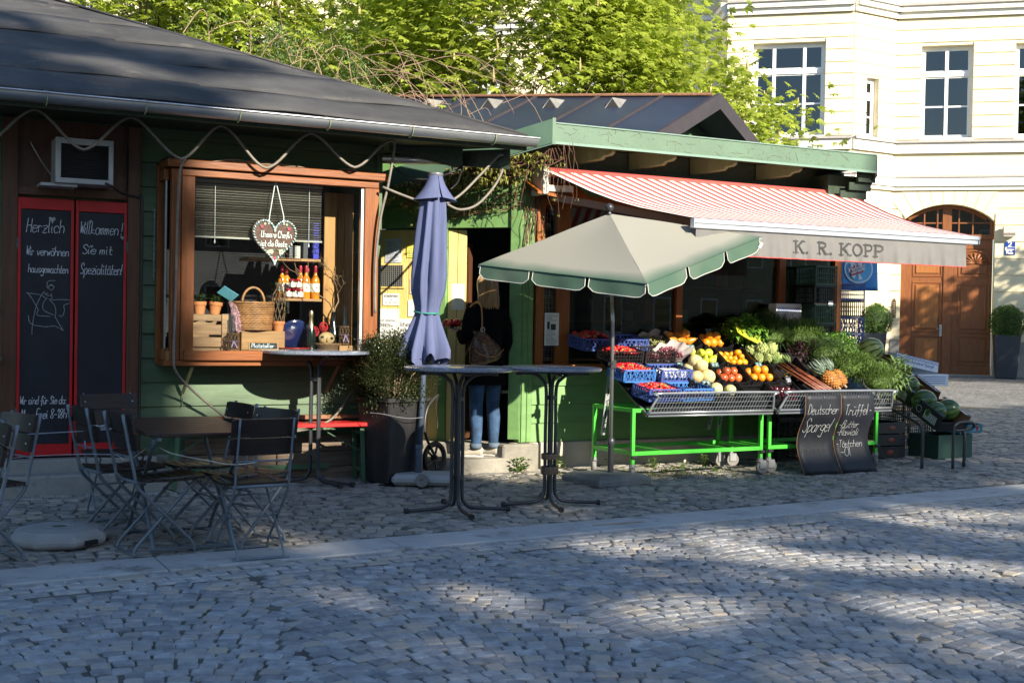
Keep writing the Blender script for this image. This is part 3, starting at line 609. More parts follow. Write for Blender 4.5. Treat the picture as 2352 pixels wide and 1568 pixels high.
mb = MB(); mb.lathe([(.026,0),(.028,.005),(.028,.062),(.024,.07)], 14); P('jar_body', mb, m_jam, JR, ang=40); mb = MB(); mb.lathe([(.027,.07),(.027,.083),(.0,.084)], 14, cap=False); P('lid', mb, m_cap, JR, ang=40)
mb = MB(); mb.lathe([(.0286,.014),(.0286,.056)], 14, cap=False); P('paper_label', mb, m_lab, JR, smooth=True)
for i, (x, y, z, w) in enumerate(((-.79,.17,1.618,'left one of the bottom row'),(-.73,.165,1.618,'middle one of the bottom row'),(-.68,.18,1.618,'right one of the bottom row'),(-.757,.18,1.703,'left one of the top row'),(-.70,.185,1.703,'right one of the top row'))):
    o = JR if i == 0 else dup(JR); o.location = (x,y,z); o['label'] = 'small jam jar with red lid beside the juice bottles, '+w; o['group'] = 'jam jars on the window shelf'
m_blue = M('cobalt_card', (.012,.02,.42), rough=.5, var=.06)
mb = MB(); mb.bx(-.56,-.505,.2,.42,1.97,2.335); FO = P('binder', mb, m_blue, None, bevel=.004); tag(FO, 'cobalt blue ring binder on the upper window shelf', 'binder')
letter('spine_lettering', 'POST', .05, .007, (-.515,.1985,2.02), m_dark, FO, ux=(0,0,1), uy=(-1,0,0), fit=.16)
q = random.Random(12)
for i in range(5):
    w = .03+q.random()*.03; x = -.60-i*.07; h = .10+q.random()*.08
    mb = MB(); mb.bx(x-w,x,.22,.42,1.97,1.97+h); o = P('book', mb, M('book_%d' % (i%3), [(.05,.05,.06),(.5,.48,.44),(.2,.2,.22)][i%3], rough=.6), None, bevel=.003)
    tag(o, 'upright book on the upper window shelf, %s along from the blue binder' % ('first','second','third','fourth','fifth')[i], 'book', 'books on the upper window shelf')
# ---- wicker basket
m_wick = M('wicker', (.36,.17,.065), rough=.55, var=.3, scale=18, rnd=.22); m_wickd = M('dark_wicker', (.16,.085,.04), rough=.6, var=.3, scale=18, rnd=.2)
def weave(nm, lab, loc, rx, ry, h, flare, mat, rows, handle=True, cat='basket', rotz=0., n=28):
    t = thing(nm, lab, cat, loc, rotz); mb = MB()
    for j in range(rows):
        z = h*(j+.5)/rows; f = 1-flare*(1-z/h); pts = []
        for k in range(n*2):
            a = 2*pi*k/(n*2); w = (.004 if (k//1+j)%2 else -.004); pts.append(((rx*f+w)*cos(a), (ry*f+w)*sin(a), z))
        mb.tube(pts, h/rows*.52, 5, closed=True)
    P('woven_wall', mb, mat, t, smooth=True)
    mb = MB()
    for k in range(n): a = 2*pi*k/n; mb.tube([(rx*(1-flare)*cos(a), ry*(1-flare)*sin(a), 0),(rx*cos(a), ry*sin(a), h)], .004, 4)
    mb.lathe([(.001,0),(rx*(1-flare),.004)], 20, sy=ry/rx, cap=False); P('stakes', mb, mat, t)
    mb = MB(); mb.tube([(rx*1.02*cos(a), ry*1.02*sin(a), h+.004*sin(a*14)) for a in [2*pi*k/40 for k in range(40)]], .010, 6, closed=True); P('rim', mb, mat, t, smooth=True)
    if handle:
        mb = MB(); mb.tube([(0*cos(a)+.0, ry*cos(a), h+.12*sin(a)) for a in [pi*k/14 for k in range(15)]] if handle == 'y' else [(rx*.55*cos(a), 0, h+.13*sin(a)) for a in [pi*k/14 for k in range(15)]], .011, 6); P('handle', mb, mat, t, smooth=True)
    return t
weave('wicker_basket', 'large oval wicker basket with handle in the bay window', (-1.13,.06,1.335), .175, .13, .235, .12, m_wick, 15, True)
mb = MB(); mb.bx(-1.25,-.87,-.02,.22,1.164,1.33); tag(P('wooden_block', mb, m_pinex, None, bevel=.006), 'plain pine block under the wicker basket in the window', 'block')
m_check = M('checked_cloth', (.30,.16,.18), rough=.9, var=.5, scale=60, detail=0)
mb = MB(); mb.grid(lambda u,v: (-1.36+.1*u+.03*v, .02-.06*sin(v*2)-.02*sin(u*6), 1.57-.22*v*v-.03*v+.01*sin(u*9)), 10, 8); tag(P('checked_napkin', mb, m_check, None, smooth=True), 'small checked napkin hanging over the wicker basket edge', 'cloth')
mb = MB(); mb.box((-1.37,-.02,1.64), (.15,.004,.10), (.9,.5,.2)); tag(P('brochure', mb, M('cyan_paper', (.16,.50,.62), rough=.5), None), 'pale cyan folded brochure sticking out of the wicker basket', 'brochure')
# ---- slatted fruit crate with bottles, flower pots
m_crate = wood('old_crate_wood', (.30,.17,.085), axis='x', rnd=.15, var=.35)
CR = thing('wooden_crate', 'brown slatted wooden crate at the left end of the bay window', 'crate', (-1.54,.0,1.164))
for z0, z1 in ((.03,.11),(.14,.19) if False else (.13,.215),(.245,.30)):
    mb = MB(); mb.bx(-.17,.15,-.1,-.085,z0,z1); P('slat', mb, m_crate, CR, bevel=.002)
mb = MB(); mb.bx(.1,.155,-.115,-.1,.0,.305); P('upright', mb, m_crate, CR, bevel=.002); mb = MB(); mb.bx(-.17,.15,-.085,.13,.0,.02); P('base_board', mb, m_crate, CR)
mb = MB(); mb.bx(-.17,.15,.13,.145,.0,.3); P('back_board', mb, m_crate, CR); mb = MB(); mb.bx(.14,.155,-.085,.13,.02,.3); P('end_board', mb, m_crate, CR)
m_terra = M('terracotta', (.55,.20,.07), rough=.75, var=.12, scale=6)
def pot(nm, lab, loc, r=.05, h=.09, tilt=0):
    t = thing(nm, lab, 'flower pot', loc); t.rotation_euler = (0,tilt,0); mb = MB(); mb.lathe([(r*.75,0),(r*.95,h*.72),(r*1.06,h*.72),(r*1.08,h),(r*.98,h),(r*.9,h*.8),(.001,h*.78)], 16); P('pot_body', mb, m_terra, t, ang=35); return t
m_geran = M('geranium_leaf', (.05,.10,.03), rough=.6, trans=.2, rnd=.3)
for i, (x, lab, tl) in enumerate(((-1.595,'terracotta pot above the crate with a dark plant',0),(-1.47,'tilted terracotta pot between crate and wicker basket',.12))):
    t = pot('flower_pot', lab, (x,.03,1.465), .054, .105, tl); mb = MB()
    for k in range(50): a = RND(0,6.28); leaf(mb, (RND(-.03,.03),RND(-.03,.03),.09+RND(0,.04)), (cos(a),sin(a),RND(.1,.9)), RND(.04,.09), RND(.03,.045))
    P('plant', mb, m_geran, t)
t = pot('willow_pot', 'terracotta pot with a woven willow cone beside the basket', (-.915,.03,1.325), .052, .09); mb = MB()
for k in range(9):
    a = 2*pi*k/9; mb.tube([(.045*cos(a+j*.25)*(1+.25*sin(pi*j/7))*(1 if j < 6 else .5), .045*sin(a+j*.25)*(1+.25*sin(pi*j/7))*(1 if j < 6 else .5), .07+.05*j) for j in range(8)], .004, 5)
P('willow_cone', mb, m_wickd, t); mb = MB()
for k in range(90): a = RND(0,6.28); z = .12+RND(0,.32); leaf(mb, (.05*cos(a),.05*sin(a),z), (cos(a),sin(a),RND(-.3,.6)), RND(.02,.04), RND(.015,.02))
P('ivy', mb, m_geran, t)
# ---- small things along the front
SLT = thing('slate_sign', 'small wood-framed slate sign reading Platzteller', 'sign', (-1.11,-.215,1.17)); SLT.rotation_euler = (-.5,0,-.12)
mb = MB(); mb.bx(-.125,.125,-.006,.006,0,.075); P('frame', mb, m_pinex, SLT, bevel=.002); mb = MB(); mb.bx(-.113,.113,-.008,-.006,.009,.066); P('slate', mb, m_slate, SLT); letter('chalk_writing', 'Platzteller', .036, .0045, (-.10,-.0095,.022), m_chalk, SLT, fit=.19)
m_cobalt = M('cobalt_glaze', (.012,.02,.085), rough=.12, coat=.6)
mb = MB(); mb.T = Matrix.Translation((-.77,.03,1.29))@Matrix.Rotation(radians(-68),4,'X'); mb.lathe([(.001,-.005),(.10,-.004),(.145,.012),(.148,.018),(.10,.004),(.001,.003)], 28, cap=False); tag(P('blue_plate', mb, m_cobalt, None, smooth=True), 'dark blue plate leaning upright in the window', 'plate')
mb = MB(); mb.lathe([(.001,.0),(.09,.0),(.15,.016),(.152,.022),(.09,.008),(.001,.006)], 28, (-.83,-.12,1.172), cap=False); tag(P('red_plate', mb, m_red, None, smooth=True), 'flat red plate in front of the blue plate', 'plate')
CB = thing('champagne_bottle', 'dark champagne bottle with gold foil neck in the window', 'bottle', (-.665,-.1,1.168))
mb = MB(); mb.lathe([(.04,0),(.042,.01),(.042,.13),(.03,.19),(.017,.235),(.016,.25)], 16); P('glass_body', mb, M('dark_green_glass', (.006,.012,.008), rough=.2, coat=.2), CB, ang=50)
mb = MB(); mb.lathe([(.031,.185),(.0185,.235),(.0165,.29),(.020,.30),(.019,.33),(.012,.345)], 14); P('gold_foil', mb, M('gold_foil', (.62,.50,.28), rough=.3, metal=.9, var=.2), CB, ang=50); mb = MB(); mb.lathe([(.034,.16),(.0245,.21)], 14, cap=False); P('neck_label', mb, M('pink_label', (.35,.04,.10), rough=.5), CB)
weave('bread_basket', 'low brown wicker basket holding a carved mask', (-.515,-.12,1.168), .105, .075, .055, .15, m_wickd, 5, False, n=20)
m_mask = M('carved_pale_wood', (.42,.27,.12), rough=.6, var=.3, scale=25, bump=.4, bscale=25)
mb = MB(); mb.ball((-.525,-.1,1.27), .07, (1.05,.6,.85), 16, 12); mk = P('carved_mask', mb, m_mask, None, smooth=True); tag(mk, 'pale carved wooden mask lying in the low basket', 'mask')
mb = MB(); mb.ball((-.57,-.128,1.285), .013, (1.3,.9,.8), 8, 5); mb.ball((-.49,-.135,1.275), .014, (1.3,.9,.8), 8, 5); P('eye_hole', mb, m_dark, mk); mb = MB(); mb.ball((-.53,-.142,1.262), .014, (.7,1,1.6), 8, 5); mb.tube([(-.565,-.138,1.235),(-.53,-.148,1.228),(-.495,-.14,1.235)],.006,6); P('nose', mb, m_mask, mk, smooth=True)
def caged(nm, lab, x, y, z, h=.3, cage=.15):
    t = thing(nm, lab, 'bottle', (x,y,z)); mb = MB(); mb.lathe([(.03,.01),(.036,.02),(.036,.12),(.02,h*.62),(.013,h*.75),(.012,h*.93),(.016,h*.95),(.016,h)], 14); P('glass_body', mb, glass('bottle_glass', (.8,.88,.88), .12, .02, .8), t, ang=40)
    mb = MB()
    for k in range(10):
        a = 2*pi*k/10
        mb.tube([(.048*cos(a+j*.33), .048*sin(a+j*.33), .008+cage*j/4) for j in range(5)], .003, 4); mb.tube([(.048*cos(a-j*.33), .048*sin(a-j*.33), .008+cage*j/4) for j in range(5)], .003, 4)
    mb.tube([(.05*cos(a), .05*sin(a), cage) for a in [2*pi*k/16 for k in range(16)]], .005, 5, closed=True); mb.tube([(.05*cos(a), .05*sin(a), .01) for a in [2*pi*k/16 for k in range(16)]], .005, 5, closed=True); P('willow_cage', mb, m_wickd, t)
    mb = MB(); mb.tube([(.053*cos(a), .053*sin(a), cage*.55) for a in [2*pi*k/16 for k in range(16)]], .006, 5, closed=True, flat=.4); mb.tube([(-.01,-.055,cage*.55),(-.03,-.06,cage*.2)],.005,5); mb.tube([(-.01,-.055,cage*.55),(.02,-.06,cage*.15)],.005,5); P('ribbon', mb, M('lilac_ribbon', (.32,.22,.36), rough=.6), t); return t
mb = MB(); mb.bx(-.44,-.29,-.2,-.02,1.165,1.215); tag(P('pine_box', mb, m_pinex, None, bevel=.003), 'small pine box in the bay window corner by the glazing strip', 'box')
caged('caged_bottle', 'swing-top glass bottle in a willow cage on the pine box', -.365,-.11,1.216,.34,.16); caged('caged_bottle', 'swing-top glass bottle in a willow cage beside the slatted crate', -1.365,-.2,1.166,.29,.14)
mb = MB(); mb.lathe([(.03,0),(.06,.03),(.075,.09),(.06,.17),(.03,.24),(.02,.33),(.024,.34)], 16, (-.43,.0,1.165)); tag(P('black_jug', mb, M('black_glaze', (.008,.008,.009), rough=.15, coat=.5), None, ang=50), 'tall black glazed jug holding a twisted branch', 'jug')
mb = MB(); q = random.Random(5)
def twig(p, d, l, r, dep):
    pts = [p]; 
    for k in range(6):
        d = (d+Vector((q.uniform(-.7,.7),q.uniform(-.5,.5),q.uniform(-.5,.6)))).normalized(); p = p+d*l/6; pts.append(p)
    mb.tube(pts, [r*(1-.6*i/6) for i in range(7)], 5)
    if dep:
        for k in range(3+(dep > 1)): twig(pts[q.randint(2,6)], (d+Vector((q.uniform(-1,1),q.uniform(-.4,.4),q.uniform(-.4,.9)))).normalized(), l*.6, r*.55, dep-1)
twig(Vector((-.43,.0,1.48)), Vector((.25,0,1)), .4, .008, 3); twig(Vector((-.43,.0,1.5)), Vector((.1,-.05,1)), .55, .007, 1)
tag(P('twisted_branch', mb, M('twisted_willow', (.24,.15,.08), rough=.7, var=.2), None), 'bare corkscrew willow branch standing in the black jug', 'branch')
m_redrat = M('red_rattan', (.42,.015,.02), rough=.6)
for i, (x, z, lab) in enumerate(((-.60,1.33,'red rattan heart leaning by the champagne bottle'),(-.52,1.37,'red rattan ball behind the carved mask'))):
    mb = MB(); q = random.Random(i)
    for k in range(16):
        u = Vector((q.gauss(0,1),q.gauss(0,1),q.gauss(0,1))).normalized(); v = u.orthogonal().normalized(); w = u.cross(v)
        mb.tube([(x+.038*(v.x*cos(a)+w.x*sin(a)), -.0+.03*(v.y*cos(a)+w.y*sin(a)), z+.045*(v.z*cos(a)+w.z*sin(a))) for a in [2*pi*j/12 for j in range(12)]], .003, 4, closed=True)
    tag(P('rattan_ornament', mb, m_redrat, None), lab, 'ornament')
for x, w in ((-.80,'nearer the basket'),(-.66,'nearer the champagne bottle')):
    mb = MB(); mb.lathe([(.03,0),(.008,.02),(.008,.07),(.05,.11),(.075,.16),(.073,.16),(.045,.112),(.001,.075)], 18, (x,.2,1.165), cap=False)
    tag(P('footed_glass_bowl', mb, glass('bottle_glass'), None, smooth=True), 'footed glass bowl behind the blue plate, the one '+w, 'bowl', 'footed glass bowls')
# ================================================================ GREENGROCER'S STALL BUILDING
MK = thing('market_stall', 'light green market stall with flat eave, chamfered doorway and dark pitched roof', 'stall')
m_orange = wood('orange_window_wood', (.28,.085,.014), axis='z', coat=.05, var=.2); m_yel = M('yellow_door_paint', (.72,.54,.19), rough=.55, var=.08, scale=3, bump=.1, bscale=20, dirt=((.33,.26,.13), 5, .64))
m_brick = M('stall_base', (.46,.42,.34), rough=.9, var=.15, scale=4, bump=.3, bscale=50, dirt=((.25,.22,.16), 3, .6))
m_fas = M('patina_green', (.10,.17,.115), rough=.5, var=.10, scale=2.5, dirt=((.13,.16,.10), 22, .68), spec=.4)
m_fasr = M('pale_green_edge', (.16,.26,.21), rough=.45, var=.08)
CR_ = Matrix.Translation((1.4,0,0))@Matrix.Rotation(radians(-45),4,'Z')      # chamfer frame: x = along the chamfer (negative = away), -y = outwards
def cb(name, a, mat, par=MK, bev=.003, T=CR_): mb = MB(); mb.T = T; mb.bx(*a); return mb.build(name, mat, par, bevel=bev)
def wb(name, a, mat, par=MK, bev=.003): mb = MB(); mb.bx(*a); return mb.build(name, mat, par, bevel=bev)
# structural walls and dark interior
mb = MB(); mb.bx(1.45,5.35,.02,.12,.3,1.0); mb.bx(1.45,5.35,.02,.12,2.62,3.0); mb.bx(5.25,5.35,.12,3.0,.0,3.0); mb.bx(.2,5.35,3.0,3.1,.0,3.0); P('wall', mb, m_grnL, MK)
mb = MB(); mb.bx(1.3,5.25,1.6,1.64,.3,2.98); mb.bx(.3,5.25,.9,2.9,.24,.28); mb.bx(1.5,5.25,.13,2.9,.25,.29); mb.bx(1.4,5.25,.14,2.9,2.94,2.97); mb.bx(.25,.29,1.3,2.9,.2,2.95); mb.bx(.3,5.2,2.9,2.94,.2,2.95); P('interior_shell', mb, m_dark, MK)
wb('base_course', (1.36,5.35,-.03,.1,-.02,.30), m_brick, MK, .01)
for i in range(4):      # boarding below the shop window
    plank(1.54, 5.33, .305+i*.178, .176, .02, MK, m_grnL, .03)
# corner post with mouldings
wb('corner_post', (1.40,1.535,-.045,.05,.305,2.96), m_grnL, MK, .006); wb('post_moulding', (1.415,1.43,-.06,-.045,.305,2.9), m_grnL); wb('post_moulding', (1.475,1.485,-.056,-.045,.305,2.9), m_grnL)
cb('corner_post', (-.085,.03,-.03,.06,.33,2.96), m_grnL, MK, .006)
# chamfered entrance wall
cb('head_board', (-1.8,-.09,.0,.06,2.335,2.545), m_grnL); cb('head_board', (-1.8,-.0,.0,.06,2.552,2.76), m_grnL); cb('head_board', (-1.8,.0,.0,.06,2.767,2.97), m_grnL)
cb('door_post', (-.80,-.735,-.02,.06,.27,2.334), m_grnL); cb('wall_back', (-1.8,-1.475,.0,.06,.1,2.334), m_grnL)
# yellow leaf (closed) with boards, grille, notices; the other leaf stands open
LEAF = bpy.data.objects.new('door_leaf', None); COL.objects.link(LEAF); LEAF.parent = MK; LEAF['label'] = 'yellow boarded door leaf covered with notices'
for i in range(6): cb('door_board', (-1.47+i*.1115,-1.47+i*.1115+.108,.004,.04,.28,2.32), m_yel, LEAF, .004)
cb('grille_frame', (-1.445,-1.17,-.008,.003,1.75,1.99), m_yel, LEAF); cb('grille_void', (-1.425,-1.19,-.010,-.0085,1.77,1.975), m_dark, LEAF, 0)
mb = MB(); mb.T = CR_
for i in range(12): mb.bx(-1.42+i*.0205,-1.4175+i*.0205,-.014,-.011,1.77,1.975)
for i in range(11): mb.bx(-1.425,-1.19,-.0165,-.0142,1.778+i*.0185,1.7805+i*.0185)
mb.build('wire_grille', M('galvanised_wire', (.55,.55,.52), rough=.4, metal=.6), LEAF)
m_paper = M('white_paper', (.78,.78,.76), rough=.7, var=.04); m_ypap = M('neon_yellow_paper', (.72,.74,.08), rough=.7); m_ink = M('black_ink', (.03,.03,.032), rough=.7); m_inkg = M('grey_ink', (.25,.25,.26), rough=.7)
def notice(nm, a, mat, lines, par=LEAF, T=CR_, y=-.0, ink=m_inkg, rule=0):
    s0, s1, z0, z1 = a; o = cb(nm, (s0,s1,y-.003,y-.0005,z0,z1), mat, par, 0, T); mb = MB(); mb.T = T
    for (txt, x, z, h, w, fit) in lines: script(mb, txt, h, w, (x, y-.0045, z), slant=.0, jit=.0, fit=fit)
    if rule:
        q = random.Random(int(s0*100)); n = int((z1-z0)/rule)-2
        for i in range(n):
            l = q.uniform(.35,.92); mb.add([(s0+.012,y-.0045,z1-.03-i*rule),(s0+.012+(s1-s0-.024)*l,y-.0045,z1-.03-i*rule),(s0+.012+(s1-s0-.024)*l,y-.0045,z1-.03-i*rule-rule*.35),(s0+.012,y-.0045,z1-.03-i*rule-rule*.35)], [(0,1,2,3)])
    if mb.v: stuff(mb.build('print', ink, o, fix=False))
    return o
notice('notice', (-1.38,-1.21,2.0,2.235), M('shaded_sheet', (.55,.60,.68), rough=.6), [], rule=.013); notice('notice', (-1.15,-1.03,2.05,2.165), m_ypap, [], rule=.016)
notice('notice', (-1.40,-1.225,1.585,1.70), m_paper, [('BETRIEBSFERIEN',-1.385,1.665,.018,.0035,.145),('vom',-1.325,1.638,.012,.002,.03),('3.1. - 8.1. 22.12.',-1.375,1.603,.014,.002,.125)])
notice('notice', (-1.465,-1.225,1.25,1.55), m_paper, [('Steuer absetzen',-1.455,1.43,.020,.003,.20),('KÖNNEN:',-1.455,1.375,.030,.006,.15),('ALS',-1.40,1.345,.016,.003,.04),('AUSSERGEWÖHNLICHE',-1.455,1.31,.018,.003,.21),('BELASTUNG',-1.445,1.275,.018,.003,.15)], ink=m_inkg)
notice('notice', (-1.22,-1.065,1.19,1.455), m_paper, [('Ich bin',-1.205,1.385,.038,.007,.125),('Die eine',-1.205,1.33,.026,.004,.11),('die',-1.14,1.285,.026,.004,.045)]); notice('notice', (-1.11,-1.02,1.70,1.85), m_paper, []); notice('notice', (-1.13,-1.03,1.48,1.64), m_paper, [('J',-1.1,1.5,.03,.008,.02)])
T2 = Matrix.Translation(CR_ @ Vector((-.735,.03,0)))@Matrix.Rotation(radians(-28),4,'Z')
LEAF2 = bpy.data.objects.new('open_door_leaf', None); COL.objects.link(LEAF2); LEAF2.parent = MK
for i in range(2): cb('door_board', (i*.09+.004,i*.09+.09,.0,.04,.28,2.32), m_yel, LEAF2, .004, T2)
notice('notice', (.04,.165,1.55,1.80), M('cream_paper', (.74,.70,.58), rough=.7), [], LEAF2, T2, rule=0)
# steps
m_step = M('old_step_concrete', (.27,.25,.21), rough=.95, var=.25, scale=3, bump=.6, bscale=45, dirt=((.12,.12,.08), 4, .56))
mb = MB(); mb.prism([(.45,-.02),(.62,-.18),(1.36,-.18),(1.40,-.02),(1.40,.06),(.35,1.05),(.2,.95)], .19, (0,0,-.01), ((1,0,0),(0,1,0),(0,0,1))); P('door_step', mb, m_step, MK, bevel=.015)
cb('threshold', (-1.7,.02,-.14,.2,.17,.285), m_step, MK, .012); wb('step_block', (1.18,1.56,-.16,-.032,.02,.30), m_step, MK, .015)
# shop window front
for x0, x1 in ((1.555,1.64),(1.775,1.92),(3.149,3.228),(4.447,4.536),(5.2,5.3)): wb('window_post', (x0,x1,-.06,.02,1.0,2.62), m_orange, MK, .004)
wb('window_head', (1.555,5.3,-.055,.02,2.56,2.66), m_orange, MK); wb('window_sill', (1.53,5.32,-.10,.05,.99,1.05), m_orange, MK)
mb = MB(); mb.add([(1.40,-.06,2.78),(1.95,-.06,2.78),(2.02,-.3,2.59),(1.42,-.3,2.66),(1.40,-.06,2.76),(1.95,-.06,2.76),(2.02,-.3,2.565),(1.42,-.3,2.635)], [(0,1,2,3),(4,7,6,5),(3,2,6,7),(0,3,7,4),(1,5,6,2)]); P('eyebrow_board', mb, m_orange, MK)
m_pane2 = glass('dark_shop_glass', (.75,.8,.8), .05, .0, .55)
for x0, x1 in ((1.642,1.773),(1.922,3.147),(3.23,4.445),(4.538,5.198)): mb = MB(); mb.bx(x0,x1,-.02,-.012,1.052,2.558); P('pane', mb, m_pane2, MK)
wire = MB()
for i in range(4): wire.bx(1.65+i*.035,1.652+i*.035,-.009,-.006,1.06,2.5)
for i in range(30): wire.bx(1.645,1.77,-.0055,-.003,1.08+i*.05,1.082+i*.05)
P('wire_mesh', wire, M('galvanised_wire', (.5,.5,.5)), MK)
NT = tag(wb('notice_sheet', (1.645,1.80,-.068,-.066,1.225,1.535), m_paper, None, 0), 'long white printed notice taped to the stall window post', 'notice')
mb = MB(); q = random.Random(2)
for i in range(24):
    if 5 < i < 12: continue
    z = 1.515-i*.0118; l = q.uniform(.06,.125); mb.add([(1.66,-.0695,z),(1.66+l,-.0695,z),(1.66+l,-.0695,z-.004),(1.66,-.0695,z-.004)], [(0,1,2,3)])
mb.build('print', m_inkg, NT, fix=False); mb = MB(); mb.add([(1.67,-.0695,1.45),(1.7,-.0695,1.45),(1.7,-.0695,1.38),(1.67,-.0695,1.38)],[(0,1,2,3)]); mb.add([(1.71,-.0695,1.43),(1.765,-.0695,1.43),(1.765,-.0695,1.375),(1.71,-.0695,1.375)],[(0,1,2,3)]); mb.build('photo_print', m_ink, NT, fix=False)
# a few things behind the glass: shelving and pale boxes
q = random.Random(8)
SH = thing('shop_shelf', 'dim shelving inside the greengrocer shop window', 'shelf')
for z in (1.05,1.45,1.85): mb = MB(); mb.bx(2.0,5.1,.9,1.3,z,z+.02); P('shelf_board', mb, m_drkbrown, SH)
for i in range(26):
    x = q.uniform(2.05,5.0); z = q.choice((1.07,1.47,1.87)); w = q.uniform(.05,.16); h = q.uniform(.1,.28); mb = MB(); mb.bx(x,x+w,.95+.005*i,1.15,z+.001,z+h); P('packet', mb, M('packet_%d' % (i%4), [(.05,.05,.05),(.25,.05,.04),(.06,.14,.06),(.3,.28,.22)][i%4], rough=.5), SH)
# eave: fascia, soffit, beams
FT, FB, FY = 3.25, 3.07, -.50
mb = MB(); mb.bx(1.45,5.33,FY-.02,FY+.005,FB,FT); FA = P('fascia', mb, m_fas, MK, bevel=.003); wb('drip_edge', (1.445,5.335,FY-.028,FY-.0205,FB-.005,FB+.018), m_fasr, MK, 0); wb('drip_edge', (1.445,5.335,FY-.03,FY+.01,FT+.001,FT+.012), m_fasr, MK, 0)
def quadboard(nm, p0, p1, zb0, zt0, zb1, zt1, t, mat):
    d = Vector((p1[0]-p0[0], p1[1]-p0[1], 0)).normalized(); n = Vector((d.y,-d.x,0))*t; mb = MB()
    a = [Vector((*p0,zb0)),Vector((*p1,zb1)),Vector((*p1,zt1)),Vector((*p0,zt0))]; mb.add(a+[x+n for x in a], [(0,1,2,3),(7,6,5,4),(0,4,5,1),(1,5,6,2),(2,6,7,3),(3,7,4,0)]); return P(nm, mb, mat, MK)
RKE = (.16,.94)
quadboard('side_fascia', (1.452,FY-.02), RKE, FB, FT+.04, 2.62, 2.80, -.025, m_fas); quadboard('side_drip_edge', (1.445,FY-.03), (RKE[0]-.01,RKE[1]-.01), FB-.012, FB+.018, 2.608, 2.638, -.006, m_fasr); wb('corner_cap', (1.438,1.47,FY-.034,FY,FB-.01,FT+.05), m_fas, MK, 0)
mb = MB(); mb.add([(1.46,FY+.01,FB+.03),(RKE[0]+.02,RKE[1]+.01,2.66),(.3,1.3,2.70),(1.5,.1,3.05)], [(0,1,2,3)]); P('porch_soffit', mb, m_sof, MK)
mb = MB(); mb.add([(1.46,FY+.01,FT),(RKE[0]+.02,RKE[1]+.01,2.78),(.4,1.9,2.82),(1.5,.9,FT)], [(0,1,2,3)]); P('porch_roof', mb, m_bit, MK)
m_sofg = M('olive_soffit', (.13,.16,.07), rough=.6, var=.12, stretch=(1,8,1), scale=3)
for i in range(3): mb = MB(); mb.bx(1.47,5.32,FY+.01+i*.175,FY+.01+i*.175+.172,FB+.06,FB+.075); P('soffit_board', mb, m_sofg, MK)
mb = MB(); mb.bx(1.47,5.36,FY+.01,2.2,FT-.03,FT-.005); P('flat_roof', mb, m_bit, MK)
for x in (2.19,2.89,3.62,4.45):
    dv = Vector((-.62,.785,0)); mb = MB(); mb.prism([(0,3.125),(0,3.06),(.03,3.035),(.09,3.025),(.12,2.995),(.47,2.95),(.47,3.125)], .085, (x-.03,-.40,0), (dv,(0,0,1),(.785,.62,0))); P('rafter_beam', mb, m_sofg, MK, bevel=.006)
wb('wall_plate', (1.53,5.34,-.02,.02,2.78,3.12), m_sof, MK); wb('upper_wall', (1.45,5.35,.021,.12,3.0,3.21), m_sof, MK, 0)
for i in range(4): wb('end_siding', (4.92+.08*i,5.40-.02*(3-i),-.30-.045*i,-.28-.045*i,2.72+.085*i,2.80+.085*i), m_sof, MK, .002)
quadboard('end_fascia', (5.335,FY), (5.42,-.12), FB-.03, FT, 2.76, FT, .02, m_sof); wb('end_panel', (4.9,5.40,-.27,.015,2.70,3.05), m_sof, MK)
# awning
AW = thing('awning', 'red and white striped awning with grey valance reading K. R. KOPP', 'awning', (0,0,0))
m_str = M('red_stripe', (.50,.085,.075), rough=.8, var=.08, trans=.08, scale=2); m_stw = M('white_stripe', (.70,.67,.62), rough=.8, var=.05, trans=.08, scale=2)
m_val = M('grey_valance', (.165,.16,.155), rough=.85, var=.10, scale=3, trans=.05); m_bar = M('awning_bar_aluminium', (.62,.66,.72), rough=.35, metal=.6, var=.05)
NS = 60; mb = MB(); nv = 6
def awp(u, v): return (1.53+3.72*u+(.66-.40*u)*v, -.22-1.46*v, 2.865-.505*v-.07*sin(pi*v)**1.2)
vs = [awp(i/NS, j/nv) for j in range(nv+1) for i in range(NS+1)]
mb.add(vs, [])
for j in range(nv):
    for i in range(NS): mb.f.append((j*(NS+1)+i, j*(NS+1)+i+1, (j+1)*(NS+1)+i+1, (j+1)*(NS+1)+i)); mb.mi.append(i%2)
P('canopy', mb, [m_stw, m_str], AW, smooth=True, fix=False)
mb = MB(); mb.bx(2.17,5.52,-1.74,-1.68,2.31,2.352); mb.bx(2.175,5.515,-1.733,-1.687,2.268,2.309); BARO = P('front_bar', mb, m_bar, AW, bevel=.006)
mb = MB(); mb.bx(5.521,5.527,-1.738,-1.682,2.272,2.35); mb.bx(2.163,2.169,-1.738,-1.682,2.272,2.35); P('end_cap', mb, m_bar, AW)
def valp(u, v): x = 2.20+3.17*u; return (x, -1.712-.012*sin(x*31)*v-.006*sin(x*73+1)*v-.01*v, 2.27-.222*v)
mb = MB(); mb.grid(valp, 240, 6); VAL = P('valance', mb, m_val, AW, smooth=True, fix=False); mb = MB(); mb.tube([valp(i/120,1.0) for i in range(121)], .005, 5); P('red_hem', mb, m_str, VAL)
